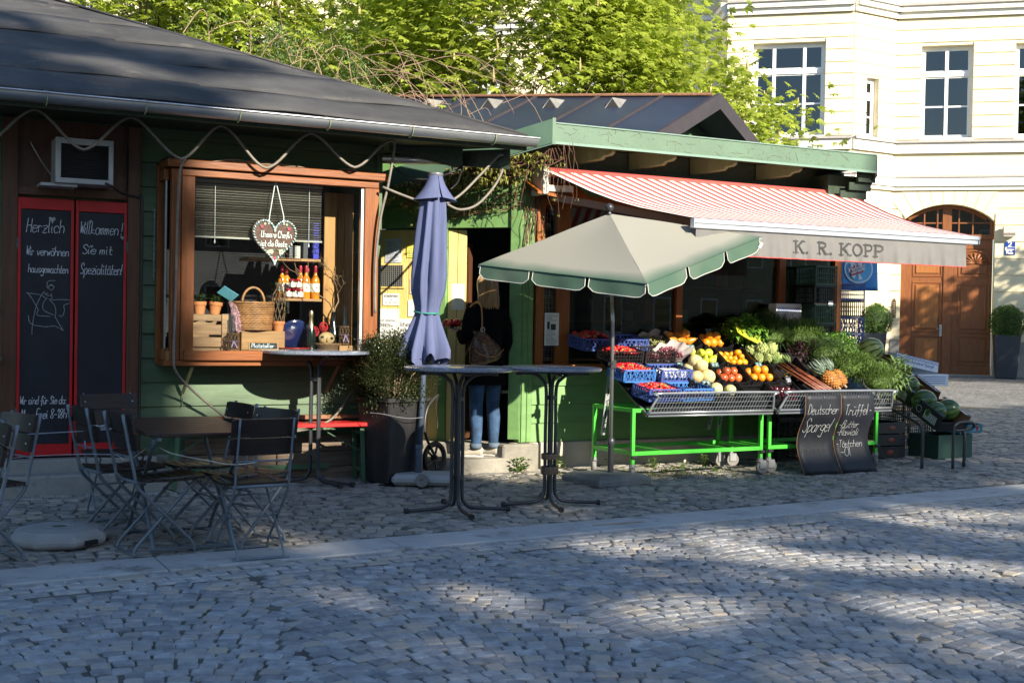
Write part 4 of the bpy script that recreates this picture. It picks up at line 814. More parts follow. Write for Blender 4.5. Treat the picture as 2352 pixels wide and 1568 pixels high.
# slab-serif lettering on the valance
def slab(txt, x, z, H, fit):
    S = {'K': (1.0, [[(.2,0),(.2,1)],[(.78,1),(.2,.42)],[(.4,.6),(.82,0)]], [(.2,0),(.2,1),(.78,1),(.82,0)]), 'R': (.95, [[(.2,0),(.2,1)],[(.2,.95),(.55,.95),(.72,.85),(.72,.65),(.55,.53),(.2,.53)],[(.5,.5),(.78,0)]], [(.2,0),(.2,1),(.8,0)]),
         'O': (.95, [[(.5+.36*cos(t), .5+.46*sin(t)) for t in [2*pi*k/16 for k in range(17)]]], []), 'P': (.88, [[(.2,0),(.2,1)],[(.2,.95),(.55,.95),(.74,.85),(.74,.62),(.55,.47),(.2,.47)]], [(.2,0),(.2,1)]), '.': (.45, [[(.15,.03),(.15,.12)]], []), ' ': (.4, [], [])}
    tot = sum(S[c][0] for c in txt); k = fit/(tot*H); cx = 0
    for c in txt:
        w, st, se = S[c]; mb = MB()
        for ln in st:
            pts = [((cx+a)*H*k, b*H) for a, b in ln]
            ribbon(mb, pts, H*(.17 if c != '.' else .16), (Vector((x,-1.744,z)), Vector((1,0,0)), Vector((0,0,1)), None))
        for a, b in se: ribbon(mb, [((cx+a-.16)*H*k, (b*.9+.045)*H),((cx+a+.16)*H*k, (b*.9+.045)*H)], H*.11, (Vector((x,-1.7443,z)), Vector((1,0,0)), Vector((0,0,1)), None))
        cx += w
        mb.v = [(a, valp((a-2.20)/3.17, (2.27-c_)/.222)[1]-.004+(b+1.744)*2, c_) for a, b, c_ in mb.v]
        if mb.v: mb.build('valance_letter', m_ink, VAL, fix=False)
slab('K. R. KOPP', 3.245, 2.10, .112, 1.07)
m_arm = M('brown_awning_arm', (.20,.105,.065), rough=.5, var=.1); m_cream = M('cream_metal', (.66,.60,.50), rough=.5)
mb = MB(); mb.bar((1.62,-.2,2.62),(2.95,-1.60,2.25),.05,.07); P('folding_arm', mb, m_arm, AW, bevel=.004); mb = MB(); mb.bar((4.9,-.2,2.62),(4.4,-1.60,2.25),.04,.05); P('folding_arm', mb, m_arm, AW, bevel=.004)
mb = MB(); mb.bx(1.47,1.53,-.32,-.06,2.63,2.9); mb.bx(1.53,1.66,-.3,-.1,2.66,2.72); P('mounting_bracket', mb, m_cream, AW, bevel=.006); mb = MB(); mb.tube([(1.54,-.2,2.85),(5.27,-.2,2.85)], .045, 12); P('roller', mb, m_str, AW, smooth=True)
mb = MB(); mb.bx(1.68,1.78,-.34,-.2,2.66,2.72); P('gearbox', mb, m_cream, AW, bevel=.004)
# pitched metal roof behind
m_sheet = M('dark_metal_sheet', (.022,.03,.052), rough=.45, metal=.0, var=.22, scale=.8, bump=.08, bscale=3, spec=.5); m_verge = M('dark_verge_metal', (.055,.045,.05), rough=.5, metal=.3, var=.1)
AP = Vector((5.53,2.68,4.38)); RD = Vector((-.823,.568,0)); FD = Vector((-.921,-.391,-.475)); BD = Vector((.921,.391,-.475))
L_, FM, BM = 7.0, 3.1, 1.05
mb = MB()
a0, a1 = AP, AP+RD*L_; f0, f1 = a0+FD*FM, a1+FD*FM; b0, b1 = a0+BD*BM, a1+BD*2.5; dn = Vector((0,0,-.02))
mb.add([a0,a1,f1,f0,b1,b0]+[p+dn for p in (a0,a1,f1,f0,b1,b0)], [(0,3,2,1),(0,1,4,5),(6,7,8,9),(6,11,10,7)]); PR = P('pitched_roof', mb, m_sheet, MK)
for k in range(8):
    p = a0+RD*(.62+k*.82); mb = MB(); mb.bar(p+Vector((0,0,.02)), p+FD*FM+Vector((0,0,.02)), .02, .035); P('standing_seam', mb, m_verge, PR)
mb = MB(); mb.tube([a0+Vector((0,0,.02)), a1+Vector((0,0,.02))], .05, 8, flat=.5); P('ridge_cap', mb, m_rust, PR, smooth=True)
def verge(p, q, nm='verge_board'):
    mb = MB(); o = Vector((.03,-.05,0)); h = Vector((0,0,-.2)); w = -RD*.05
    mb.add([p+o,q+o,q+o+h,p+o+h,p+o+w,q+o+w,q+o+h+w,p+o+h+w], [(0,1,2,3),(7,6,5,4),(0,4,5,1),(1,5,6,2),(2,6,7,3),(3,7,4,0)]); P(nm, mb, m_verge, PR)
verge(a0+Vector((0,0,.03)), f0+Vector((0,0,.03))); verge(a0+Vector((0,0,.03)), b0+Vector((0,0,.03)))
gp = a0+RD*.5; 
for i in range(6):
    z0 = 3.1+i*.19; z1 = min(z0+.185, 4.3)
    def w(z, D): return (4.36-z)/.475
    mb = MB(); l0 = gp+Vector((-.921,-.391,0))*w(z0,0); l1 = gp+Vector((-.921,-.391,0))*w(z1,0); r0 = gp+Vector((.921,.391,0))*min(1.05,w(z0,0)); r1 = gp+Vector((.921,.391,0))*min(1.05,w(z1,0)); t = -RD*.02
    vs = [(l0.x,l0.y,z0),(r0.x,r0.y,z0),(r1.x,r1.y,z1),(l1.x,l1.y,z1)]; mb.add([Vector(v)+t for v in vs]+[Vector(v)-t for v in vs], [(0,1,2,3),(7,6,5,4),(0,4,5,1),(1,5,6,2),(2,6,7,3),(3,7,4,0)]); P('gable_board', mb, m_grn, PR)
m_vent = M('vent_metal', (.36,.34,.30), rough=.5, metal=.5, var=.2)
for k in range(4):
    p = a0+RD*(1.03+k*.80)+FD*.32; mb = MB(); s = RD*.10; d = FD.normalized()
    apx = p+Vector((0,0,.13))+d*.02; mb.add([p+s+d*.12, p-s+d*.12, apx+d*.10, p-d*.22], [(0,1,2),(0,2,3),(1,3,2)]); P('roof_vent', mb, m_vent, PR)
    mb = MB(); mb.add([p+s*.8+d*.125+Vector((0,0,.004)), p-s*.8+d*.125+Vector((0,0,.004)), apx+d*.108-Vector((0,0,.01))], [(0,1,2)]); P('vent_mesh', mb, m_dark, PR)
# ---- creeper on the entrance
m_vine = M('vine_stem', (.16,.075,.05), rough=.8, var=.3, scale=20); m_vleaf = M('young_creeper_leaf', (.30,.20,.05), rough=.55, var=.45, scale=7, hue=(.75,1.25,1), trans=.3, rnd=.35)
CRP = thing('creeper', 'reddish young creeper trailing over the stall entrance', 'creeper')
q = random.Random(21); st = MB(); lf = MB(); hg = MB()
def wander(a, b, n, amp):
    a = Vector(a); b = Vector(b); pts = []
    for i in range(n+1): t = i/n; pts.append(a.lerp(b, t)+Vector((q.uniform(-amp,amp), q.uniform(-amp,amp), q.uniform(-amp,amp))))
    return spline(pts, 3)
rk0, rk1 = Vector((1.56,-.56,3.06)), Vector((.16,.86,2.60))
def palm(p, sz):
    for k in range(5):
        a = -1.2+k*.6; d = Vector((sin(a), -.5, -cos(a)*.8)); d = (Matrix.Rotation(q.uniform(0,6.28),3,'Z')@d); leaf(lf, p, d, sz, sz*.42, droop=.4)
for i in range(30):
    t0 = q.uniform(-.02,.5); t1 = t0+q.uniform(.3,.55); pts = wander(rk0.lerp(rk1,t0)+Vector((0,-.02,q.uniform(-.14,.05))), rk0.lerp(rk1,min(1.05,t1))+Vector((0,-.03,q.uniform(-.18,.06))), 8, .03)
    st.tube(pts, .0045, 4)
    for p in pts[::2]:
        if q.random() < .8: palm(p+Vector((q.uniform(-.05,.05),-.03,q.uniform(-.06,.05))), q.uniform(.035,.07))
for i in range(46):
    t = q.uniform(-.05,.85); p = rk0.lerp(rk1,t); l = q.uniform(.12,.55)*(1.2-t*.6); pts = [p]
    for k in range(5): p = p+Vector((q.uniform(-.04,.05), q.uniform(-.02,.02), -l/5)); pts.append(p)
    hg.tube(pts, [.003*(1-.1*k) for k in range(6)], 4)
    if q.random() < .4: palm(pts[-1], .03)
for i in range(7):          # strands on the wall beside the doorway
    pts = wander(CR_@Vector((-1.0+q.uniform(-.1,.3),-.04,2.42+q.uniform(-.05,.1))), CR_@Vector((.05,-.05,2.62+q.uniform(-.12,.22))), 8, .025); st.tube(pts, .0035, 4)
    for p in pts[::3]:
        if q.random() < .6: palm(p, q.uniform(.025,.045))
for i in range(14):         # strands on the corner post
    x = q.uniform(1.40,1.60); pts = wander((x,-.09,2.9),(x+q.uniform(-.08,.05),-.08,q.uniform(1.9,2.4)), 6, .02); hg.tube(pts, .003, 4)
    for p in pts[::4]:
        if q.random() < .3: palm(p, .03)
stuff(P('stems', st, m_vine, CRP)); stuff(P('hanging_shoots', hg, m_vine, CRP)); stuff(P('leaves', lf, m_vleaf, CRP, fix=False))
mb = MB()                   # dry tendrils stuck to the fascia
for i in range(46):
    x = 1.5+3.6*q.random()**1.2; z = q.uniform(FB+.02,FT-.01); a = q.uniform(0,6.28); pts = [Vector((x,FY-.0225,z))]
    for k in range(q.randint(2,5)):
        a += q.uniform(-.7,.7); c = pts[-1]+Vector((cos(a)*.03,0,sin(a)*.018)); c.z = min(FT-.004,max(FB+.012,c.z)); pts.append(c)
    mb.tube(pts, .0010, 3)
for i in range(150): x = 1.5+3.7*q.random(); z = q.uniform(FB+.02,FT-.01); mb.box((x,FY-.0215,z),(q.uniform(.002,.006),.002,q.uniform(.002,.007)),(0,q.uniform(0,3),0))
stuff(P('dry_tendrils', mb, m_vine, CRP))
# ================================================================ CREAM APARTMENT HOUSE
m_cream_w = M('cream_render', (.78,.69,.47), rough=.9, var=.05, scale=.8, bump=.15, bscale=40); m_trim = M('pale_trim_render', (.80,.77,.70), rough=.85, var=.04, scale=1.5); m_led = M('lead_flashing', (.42,.38,.35), rough=.6, var=.1)
m_plinth = M('grey_plinth', (.30,.29,.27), rough=.9, var=.12, scale=2); m_wfr = M('white_window_paint', (.82,.82,.80), rough=.45, var=.03); m_wglass = glass('house_glass', (.24,.26,.22), .09, .01, .8); m_room = M('dim_room', (.13,.135,.11), rough=.9)  # green-grey pane and room colours stand in for mirrored trees
m_curt = M('net_curtain', (.7,.7,.66), rough=.9, trans=.4)
YB = thing('apartment_house', 'cream rendered apartment house with tall windows and arched wooden door', 'house', (25.76,16.19,0), atan2(-.656,.755))
I4 = Matrix.Identity(4)
def cut(spans, a, b):
    out = []
    for s, e in spans:
        if b <= s or a >= e: out.append((s, e)); continue
        if a > s: out.append((s, a))
        if b < e: out.append((b, e))
    return out
def facade(T, x0, x1, zs, ops, z0, z1, backd=.35):
    """rendered wall in courses with recessed joints; ops = openings (xa, xb, za, zb)"""
    mb = MB(); mb.T = T
    lev = sorted(set([z0, z1]+[o[2] for o in ops]+[o[3] for o in ops])); lev = [z for z in lev if z0 <= z <= z1]
    for a, b in zip(lev[:-1], lev[1:]):
        sp = [(x0, x1)]
        for o in ops:
            if o[2] < b-.001 and o[3] > a+.001: sp = cut(sp, o[0], o[1])
        for s, e in sp: mb.bx(s, e, 0.0, backd, a, b)
    mb.build('wall', m_cream_w, YB)
    for a, b in zip(zs[:-1], zs[1:]):
        a2 = a+.014; b2 = b-.014; mid = (a+b)/2; sp = [(x0, x1)]
        for o in ops:
            if o[2] < b2 and o[3] > a2 and not (o[3]-a2 < .05 or b2-o[2] < .05): sp = cut(sp, o[0], o[1])
        for s, e in sp: mb = MB(); mb.T = T; mb.bx(s, e, -.03, -.001, a2, b2); mb.build('course', m_cream_w, YB)
def window(T, xa, xb, za, zb, cas=2, curtain=False, dep=.2, transom=.70, narrow=False):
    w = bpy.data.objects.new('window', None); COL.objects.link(w); w.parent = YB
    fr = MB(); fr.T = T; f = .09; h = zb-za; zt = za+h*transom
    fr.bx(xa,xa+f,dep,dep+.08,za,zb); fr.bx(xb-f,xb,dep,dep+.08,za,zb); fr.bx(xa+f,xb-f,dep,dep+.08,zb-f,zb); fr.bx(xa+f,xb-f,dep-.02,dep+.08,za,za+f); fr.bx(xa+f,xb-f,dep-.03,dep+.08,zt-.07,zt+.07)
    fr.build('frame', m_wfr, w)
    edges = [xa+f+(xb-xa-2*f)*i/cas for i in range(cas+1)] if cas != 3 else [xa+f, xa+f+(xb-xa-2*f)*.27, xa+f+(xb-xa-2*f)*.73, xb-f]
    for i in range(len(edges)-1):
        a, b = edges[i], edges[i+1]; g = .045
        s = MB(); s.T = T
        if i: s.bx(a-.05,a+.05,dep-.025,dep+.08,za+f,zt-.07); s.bx(a-.05,a+.05,dep-.025,dep+.08,zt+.07,zb-f)
        for u, v in ((za+f,zt-.07),(zt+.07,zb-f)):
            s.bx(a,a+g,dep+.01,dep+.06,u,v); s.bx(b-g,b,dep+.01,dep+.06,u,v); s.bx(a+g,b-g,dep+.01,dep+.06,u,u+g); s.bx(a+g,b-g,dep+.01,dep+.06,v-g,v)
        zm = za+f+(zt-.07-za-f)*.5; s.bx(a+g,b-g,dep+.012,dep+.058,zm-.025,zm+.025)
        s.build('sash', m_wfr, w); p = MB(); p.T = T; p.bx(a+g,b-g,dep+.03,dep+.038,za+f,zb-f); p.build('pane', m_wglass, w)
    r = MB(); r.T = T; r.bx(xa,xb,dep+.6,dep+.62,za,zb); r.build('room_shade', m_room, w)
    if curtain:
        c = MB(); c.T = T; c.grid(lambda u,v: (xa+f+.03+.42*u*(1-.35*v), dep+.12+.02*sin(u*22), zb-f-(zb-za-2*f)*v), 24, 4); c.build('curtain', m_curt, w)
    s = MB(); s.T = T; s.bx(xa-.02,xb+.02,-.10,dep+.0,za-.05,za); s.build('sill', m_trim, w)
def bands(T, x0, x1, ext=0.):
    for nm, a, mt in (('string_course',(x0,x1,-.10,-.031,5.60,5.72),m_trim),('string_course',(x0,x1,-.16,-.031,5.721,5.97),m_trim),('flashing',(x0,x1,-.19,-.02,5.971,6.03),m_led),('string_course',(x0,x1,-.10,-.031,6.72,7.03),m_trim),('flashing',(x0,x1,-.17,-.02,7.031,7.10),m_led),('cornice',(x0,x1,-.12,-.031,10.8,10.98),m_trim),('cornice',(x0,x1,-.22,-.02,10.981,11.14),m_trim),('flashing',(x0,x1,-.28,-.01,11.141,11.22),m_led)):
        mb = MB(); mb.T = T; mb.bx(*a); mb.build(nm, mt, YB)
zU = [7.13,7.49,7.84,8.23,8.61,8.98,9.32,9.70,10.06,10.45,10.77]; zT = [11.25+.37*i for i in range(9)]; zL = [1.07,1.55,2.05,2.55,3.05,3.55,4.05,4.55,5.05,5.55]
DOOR = (-2.68,0.,0.,5.18)
wr = [(-2.21,-.72,7.16,9.97),(.46,1.95,7.16,9.97),(3.15,4.65,7.16,9.97)]
facade(I4, -2.96, 12, zU, wr, 7.1, 10.8); facade(I4, -2.96, 12, zL, [DOOR], 0, 5.6); facade(I4, -2.96, 12, zT, [], 11.2, 14.5); facade(I4, -2.96, 12, [], [], 5.6, 7.1); facade(I4, -2.96, 12, [], [], 10.8, 11.2); bands(I4, -2.96, 12)
for i, w_ in enumerate(wr[:2]): window(I4, *w_, 2, curtain=True)
mb = MB(); mb.bx(-2.96,-2.69,-.05,-.001,.0,1.06); mb.bx(.01,12,-.05,-.001,.0,1.06); mb.build('plinth', m_plinth, YB)
# spandrels and voussoirs of the arch
R_ = (1.34**2+.52**2)/(2*.52); cz = 5.18-R_
def arc(x): return cz+sqrt(max(0, R_*R_-(x+1.34)**2))
mb = MB(); n = 24
for i in range(n):
    a = -2.68+2.68*i/n; b = -2.68+2.68*(i+1)/n
    mb.add([(a,.0,arc(a)),(b,.0,arc(b)),(b,.0,5.19),(a,.0,5.19),(a,.45,arc(a)),(b,.45,arc(b)),(b,.45,5.19),(a,.45,5.19)], [(0,1,2,3),(7,6,5,4),(0,4,5,1)])
mb.build('arch_wall', m_cream_w, YB, fix=False)
for i in range(9):
    t0 = radians(128-9.2*i*.92); t1 = radians(128-9.2*(i+1)*.92+.35)
    ri = R_+.005; pts = []
    for t in (t0, (t0+t1)/2, t1): pts.append((-1.34+ri*cos(t), cz+ri*sin(t)))
    for t in (t1, t0):
        k = (5.56-cz)/sin(t); k = min(k, R_+.75); pts.append((-1.34+k*cos(t), cz+k*sin(t)))
    mb = MB(); mb.prism(pts, .035, (0,-.045,0)); mb.build('voussoir', m_cream_w, YB)
# door
DR = bpy.data.objects.new('arched_door', None); COL.objects.link(DR); DR.parent = YB; DR['label'] = 'arched brown double door with panels and fanlight'
m_oak = wood('brown_door_wood', (.24,.085,.028), axis='z', rough=.45, var=.22, coat=.15, rnd=.05); m_oakp = wood('lighter_door_panel', (.36,.14,.04), axis='z', rough=.4, var=.2, coat=.2, rnd=.05)
DY = .3
def db(nm, a, mat, bev=.01): mb = MB(); mb.bx(*a); return mb.build(nm, mat, DR, bevel=bev)
db('transom', (-2.68,0,DY-.05,DY+.1,4.14,4.29), m_oak); db('centre_post', (-1.42,-1.16,DY-.05,DY+.1,.0,4.14), m_oak); db('jamb', (-2.68,-2.47,DY-.03,DY+.1,0,4.14), m_oak)
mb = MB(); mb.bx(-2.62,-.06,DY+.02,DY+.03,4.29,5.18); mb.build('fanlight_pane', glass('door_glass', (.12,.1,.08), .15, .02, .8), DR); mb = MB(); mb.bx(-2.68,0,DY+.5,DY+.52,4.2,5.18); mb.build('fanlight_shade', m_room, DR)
mb = MB()
for x, w_ in ((-2.62,.1),(-2.0,.04),(-1.62,.04),(-1.34,.26),(-1.0,.04),(-.6,.04),(-.06,.1)): mb.bx(x-w_/2,x+w_/2,DY-.03,DY+.05,4.29,arc(x)-.01)
mb.bx(-2.55,-.1,DY-.01,DY+.045,4.62,4.66); mb.tube([(-1.34+(R_-.06)*cos(t), DY+.0, cz+(R_-.06)*sin(t)) for t in [radians(126-72*k/16) for k in range(17)]], .06, 6); mb.build('fanlight_bars', m_oak, DR)
for x0, x1, panels in ((-2.47,-1.42,((-2.27,-1.5,1.37,2.81),(-2.26,-1.5,.38,1.18),(-2.27,-1.5,3.05,3.95))),(-1.16,-.02,((-.95,-.12,1.36,2.75),(-.95,-.12,.38,1.18),(-.95,-.12,3.05,3.85)))):
    db('leaf', (x0,x1,DY,DY+.06,.05,4.14), m_oak, 0)
    for a, b, c, d in panels:
        mb = MB(); mb.bx(a-.05,b+.05,DY-.02,DY-.001,c-.05,c); mb.bx(a-.05,b+.05,DY-.02,DY-.001,d,d+.05); mb.bx(a-.05,a,DY-.02,DY-.001,c,d); mb.bx(b,b+.05,DY-.02,DY-.001,c,d); mb.build('panel_moulding', m_oak, DR, bevel=.008)
        db('panel', (a+.05,b-.05,DY-.025,DY-.001,c+.06,d-.06), m_oakp if x0 < -2 else m_oak, .015)
mb = MB(); mb.bx(-1.50,-1.43,DY-.03,DY-.001,1.2,1.55); mb.tube([(-1.46,DY-.03,1.42),(-1.46,DY-.08,1.42),(-1.6,DY-.08,1.42)], .015, 6); mb.build('handle', m_zinc, DR)
mb = MB()
for k in range(9): t = pi*k/8; mb.tube([(-.53,DY-.04,3.42),(-.53+.36*cos(t),DY-.03,3.42+.30*sin(t))], [.02,.05], 6)
mb.tube([(-.53+.44*cos(t),DY-.03,3.40+.40*sin(t)) for t in [pi*k/14 for k in range(15)]], .035, 6); mb.build('carved_shell', m_oak, DR, smooth=True)
db('door_sill', (-2.68,0,-.02,DY+.1,-.02,.05), m_plinth)
# bay with splayed sides
def seg(ax, ay, bx_, by_): 
    a = atan2(by_-ay, bx_-ax); return Matrix.Translation((ax,ay,0))@Matrix.Rotation(a,4,'Z'), sqrt((bx_-ax)**2+(by_-ay)**2)
for (ax, ay, ex, ey, ops) in ((-4.22,-1.25,-2.96,0,[(.53,1.04,7.13,8.92)]),(-7.95,-1.25,-4.22,-1.25,[(.79,2.92,7.14,9.95)]),(-8.33,0,-7.95,-1.25,[])):
    T, L = seg(ax, ay, ex, ey)
    facade(T, 0, L, zU, ops, 7.1, 10.8); facade(T, 0, L, zL, [], 0, 5.6); facade(T, 0, L, zT, [], 11.2, 14.5); facade(T, 0, L, [], [], 5.6, 7.1); facade(T, 0, L, [], [], 10.8, 11.2); bands(T, 0, L)
    if len(ops) and L > 3: window(T, *ops[0], 3)
    elif ops: window(T, *ops[0], 1, dep=.16)
# left wing behind the trees
wl = [(x, x+1.5, 7.16, 9.97) for x in (-10.6,-13.6,-16.6,-19.6,-22.6,-25.6,-28.6)]+[(x, x+1.5, 11.4, 13.6) for x in (-28.6,-31.6,-34.6,-37.6)]
facade(I4, -45, -8.33, zU[:1]+zU[2::2], wl, 7.1, 10.8); facade(I4, -45, -8.33, [], [], 0, 7.1); facade(I4, -45, -8.33, [], [], 10.8, 11.2); facade(I4, -45, -8.33, [], wl, 11.2, 18); bands(I4, -45, -8.33)
for w_ in wl: window(I4, *w_, 2)
# lamp, plaque, bells
mb = MB(); mb.prism([(-.30,4.5),(-.10,4.5),(-.045,4.44),(-.045,4.21),(-.26,4.21),(-.32,4.3)], .35, (.19,0,0), ((0,1,0),(0,0,1),(1,0,0))); 
def at_yb(o): o.matrix_world = YB.matrix_basis @ o.matrix_basis; return o
LM = P('wall_lamp', mb, M('beige_metal', (.52,.46,.40), rough=.5), None, bevel=.01); LM.location = YB.location; LM.rotation_euler = YB.rotation_euler; tag(LM, 'beige box lamp on the cream wall above the number plaque', 'lamp')
mb = MB(); mb.bx(.205,.525,-.27,-.06,4.2,4.209); P('diffuser', mb, m_wfr, LM)
SG = thing('house_number_plaque', 'blue enamel plaque with number 2 by the arched door', 'plaque', YB.location, YB.rotation_euler[2]); m_enam = M('blue_enamel', (.015,.05,.26), rough=.25, var=.05)
mb = MB(); mb.bx(.27,.565,-.06,-.045,3.66,4.06); P('plate', mb, m_enam, SG, bevel=.006); mb = MB(); mb.bx(.285,.55,-.0635,-.0605,3.885,3.895)
script(mb, '2', .13, .026, (.375,-.063,3.915), slant=0, jit=0, fit=.10); script(mb, 'Wiener-', .085, .018, (.29,-.063,3.785), slant=0, jit=0, fit=.25); script(mb, 'Platz', .085, .018, (.325,-.063,3.69), slant=0, jit=0, fit=.19); mb.build('lettering', m_wfr, SG, fix=False)
BLP = thing('bell_panel', 'narrow brass doorbell panel left of the arched door', 'bell panel', YB.location, YB.rotation_euler[2]); m_brass = M('old_brass', (.22,.14,.07), rough=.4, metal=.7, var=.2)
mb = MB(); mb.prism([(-2.905,1.73),(-2.795,1.73),(-2.795,2.22),(-2.82,2.29),(-2.85,2.33),(-2.88,2.29),(-2.905,2.22)], .03, (0,-.065,0)); P('plate', mb, m_brass, BLP)
mb = MB()
for i in range(6): mb.ball((-2.85,-.068,1.86+i*.065), .018, (1.6,.6,.7), 8, 5)
P('buttons', mb, M('bell_button', (.5,.45,.38), rough=.4), BLP)
# planters with clipped box balls
m_plant = M('anthracite_planter', (.035,.042,.055), rough=.5, var=.15, scale=2); m_box = M('clipped_box_leaf', (.10,.20,.035), rough=.55, var=.4, scale=5, trans=.2, rnd=.3)
def planter(s, lab):
    t = thing('box_planter', lab, 'planter', YB.matrix_basis@Vector((s,-.6,0)) if False else (Matrix.Translation(YB.location)@Matrix.Rotation(YB.rotation_euler[2],4,'Z'))@Vector((s,-.6,0)), YB.rotation_euler[2], 'planters flanking the arched door')
    mb = MB(); mb.add([(-.27,-.27,0),(.27,-.27,0),(.27,.27,0),(-.27,.27,0),(-.36,-.36,1.28),(.36,-.36,1.28),(.36,.36,1.28),(-.36,.36,1.28)], [(3,2,1,0),(0,1,5,4),(1,2,6,5),(2,3,7,6),(3,0,4,7)]); mb.bx(-.33,.33,-.33,.33,1.2,1.24); P('pot_body', mb, m_plant, t, bevel=.02)
    mb = MB(); q = random.Random(int(s*10))
    for i in range(4200):
        u = Vector((q.gauss(0,1),q.gauss(0,1),q.gauss(0,1))).normalized(); r = .5*q.uniform(.86,1.03)*(1+.03*sin(u.x*9)+.03*sin(u.y*8+1)); p = Vector((0,0,1.63))+u*r
        if p.z < 1.22: continue
        leaf(mb, p, (u+Vector((q.uniform(-.8,.8),q.uniform(-.8,.8),q.uniform(-.6,.9)))), .05, .035)
    P('clipped_ball', mb, m_box, t, fix=False); mb = MB(); mb.ball((0,0,1.63), .42, n=12, m=8); mb.tube([(0,0,1.2),(0,0,1.6)], .04, 6); P('inner_branches', mb, M('inner_box', (.03,.05,.015), rough=.9), t)
planter(.31, 'tall anthracite planter with clipped box ball right of the arched door'); planter(-3.45, 'tall anthracite planter with clipped box ball half hidden behind the stall')
# ================================================================ houses across the square, behind the viewer (they close the square and show in the shop glass)
m_h = [M('ochre_render', (.42,.34,.22), rough=.9, var=.08, scale=.5), M('grey_render', (.38,.37,.35), rough=.9, var=.08, scale=.5), M('rose_render', (.40,.28,.23), rough=.9, var=.08, scale=.5)]; m_tile = M('roof_tile_red', (.22,.08,.05), rough=.8, var=.2, scale=3)
def square_house(lab, x0, x1, y, h, mat):
    t = thing('town_house', lab, 'house', ((x0+x1)/2, y, 0), 0, 'houses across the square'); w = (x1-x0)/2
    mb = MB(); mb.bx(-w,w,-10,0,0,h); P('wall', mb, mat, t); mb = MB(); mb.prism([(-10.4,h),(.4,h),(-5,h+2.6)], 2*w, (-w,0,0), ((0,1,0),(0,0,1),(1,0,0))); P('roof', mb, m_tile, t)
    wn = MB(); wn.bx(-.55,.55,.002,.05,0,1.9); fr = wn.mesh('window', m_wfr); pn = MB(); pn.bx(-.47,.47,.051,.055,.08,1.82); pm = pn.mesh('pane', m_wglass)
    n = int(2*w/3)
    for f in range(int(h/3.6)):
        for i in range(n): o = link('window', fr, t); o.location = (-w+1.5+i*(2*w-3)/max(1,n-1), 0, .9+f*3.6); p = link('pane', pm, o)
    mb = MB(); mb.bx(-w,w,.003,.25,h-.4,h); P('cornice', mb, m_trim, t)
square_house('ochre town house across the square behind the viewer', -34,-12,-46,13,m_h[0]); square_house('grey town house across the square behind the viewer', -12,8,-47,14.5,m_h[1]); square_house('rose town house across the square behind the viewer', 8,28,-46,13.5,m_h[2]); square_house('ochre town house at the far corner across the square', 28,52,-44,14,m_h[0])
# ================================================================ TREES
m_bark = M('bark', (.13,.10,.075), rough=.9, var=.35, scale=8, bump=.8, bscale=22); m_chest = M('chestnut_leaf', (.38,.48,.075), rough=.5, var=.26, scale=1.1, hue=(1.12,1.02,.9), trans=.52, rnd=.22, spec=.35)
m_candle = M('flower_candle', (.42,.33,.15), rough=.8, var=.2, rnd=.2)
def branchy(mb, p, d, l, r, dep, q, spread=.75, tips=None, seg=5):
    pts = [p]; 
    for k in range(seg): d = (d+Vector((q.uniform(-.22,.22),q.uniform(-.22,.22),q.uniform(-.08,.20)))).normalized(); p = p+d*l/seg; pts.append(p)
    mb.tube(pts, [r*(1-.45*i/seg) for i in range(seg+1)], 7 if dep > 2 else 4)
    if tips is not None: tips += pts[2:]
    if dep > 0:
        for k in range(3 if dep > 1 else 4):
            nd = (d+Vector((q.uniform(-1,1),q.uniform(-1,1),q.uniform(-.5,.7)))*spread).normalized(); branchy(mb, pts[q.randint(2,seg)], nd, l*q.uniform(.6,.8), r*.55, dep-1, q, spread, tips, seg)
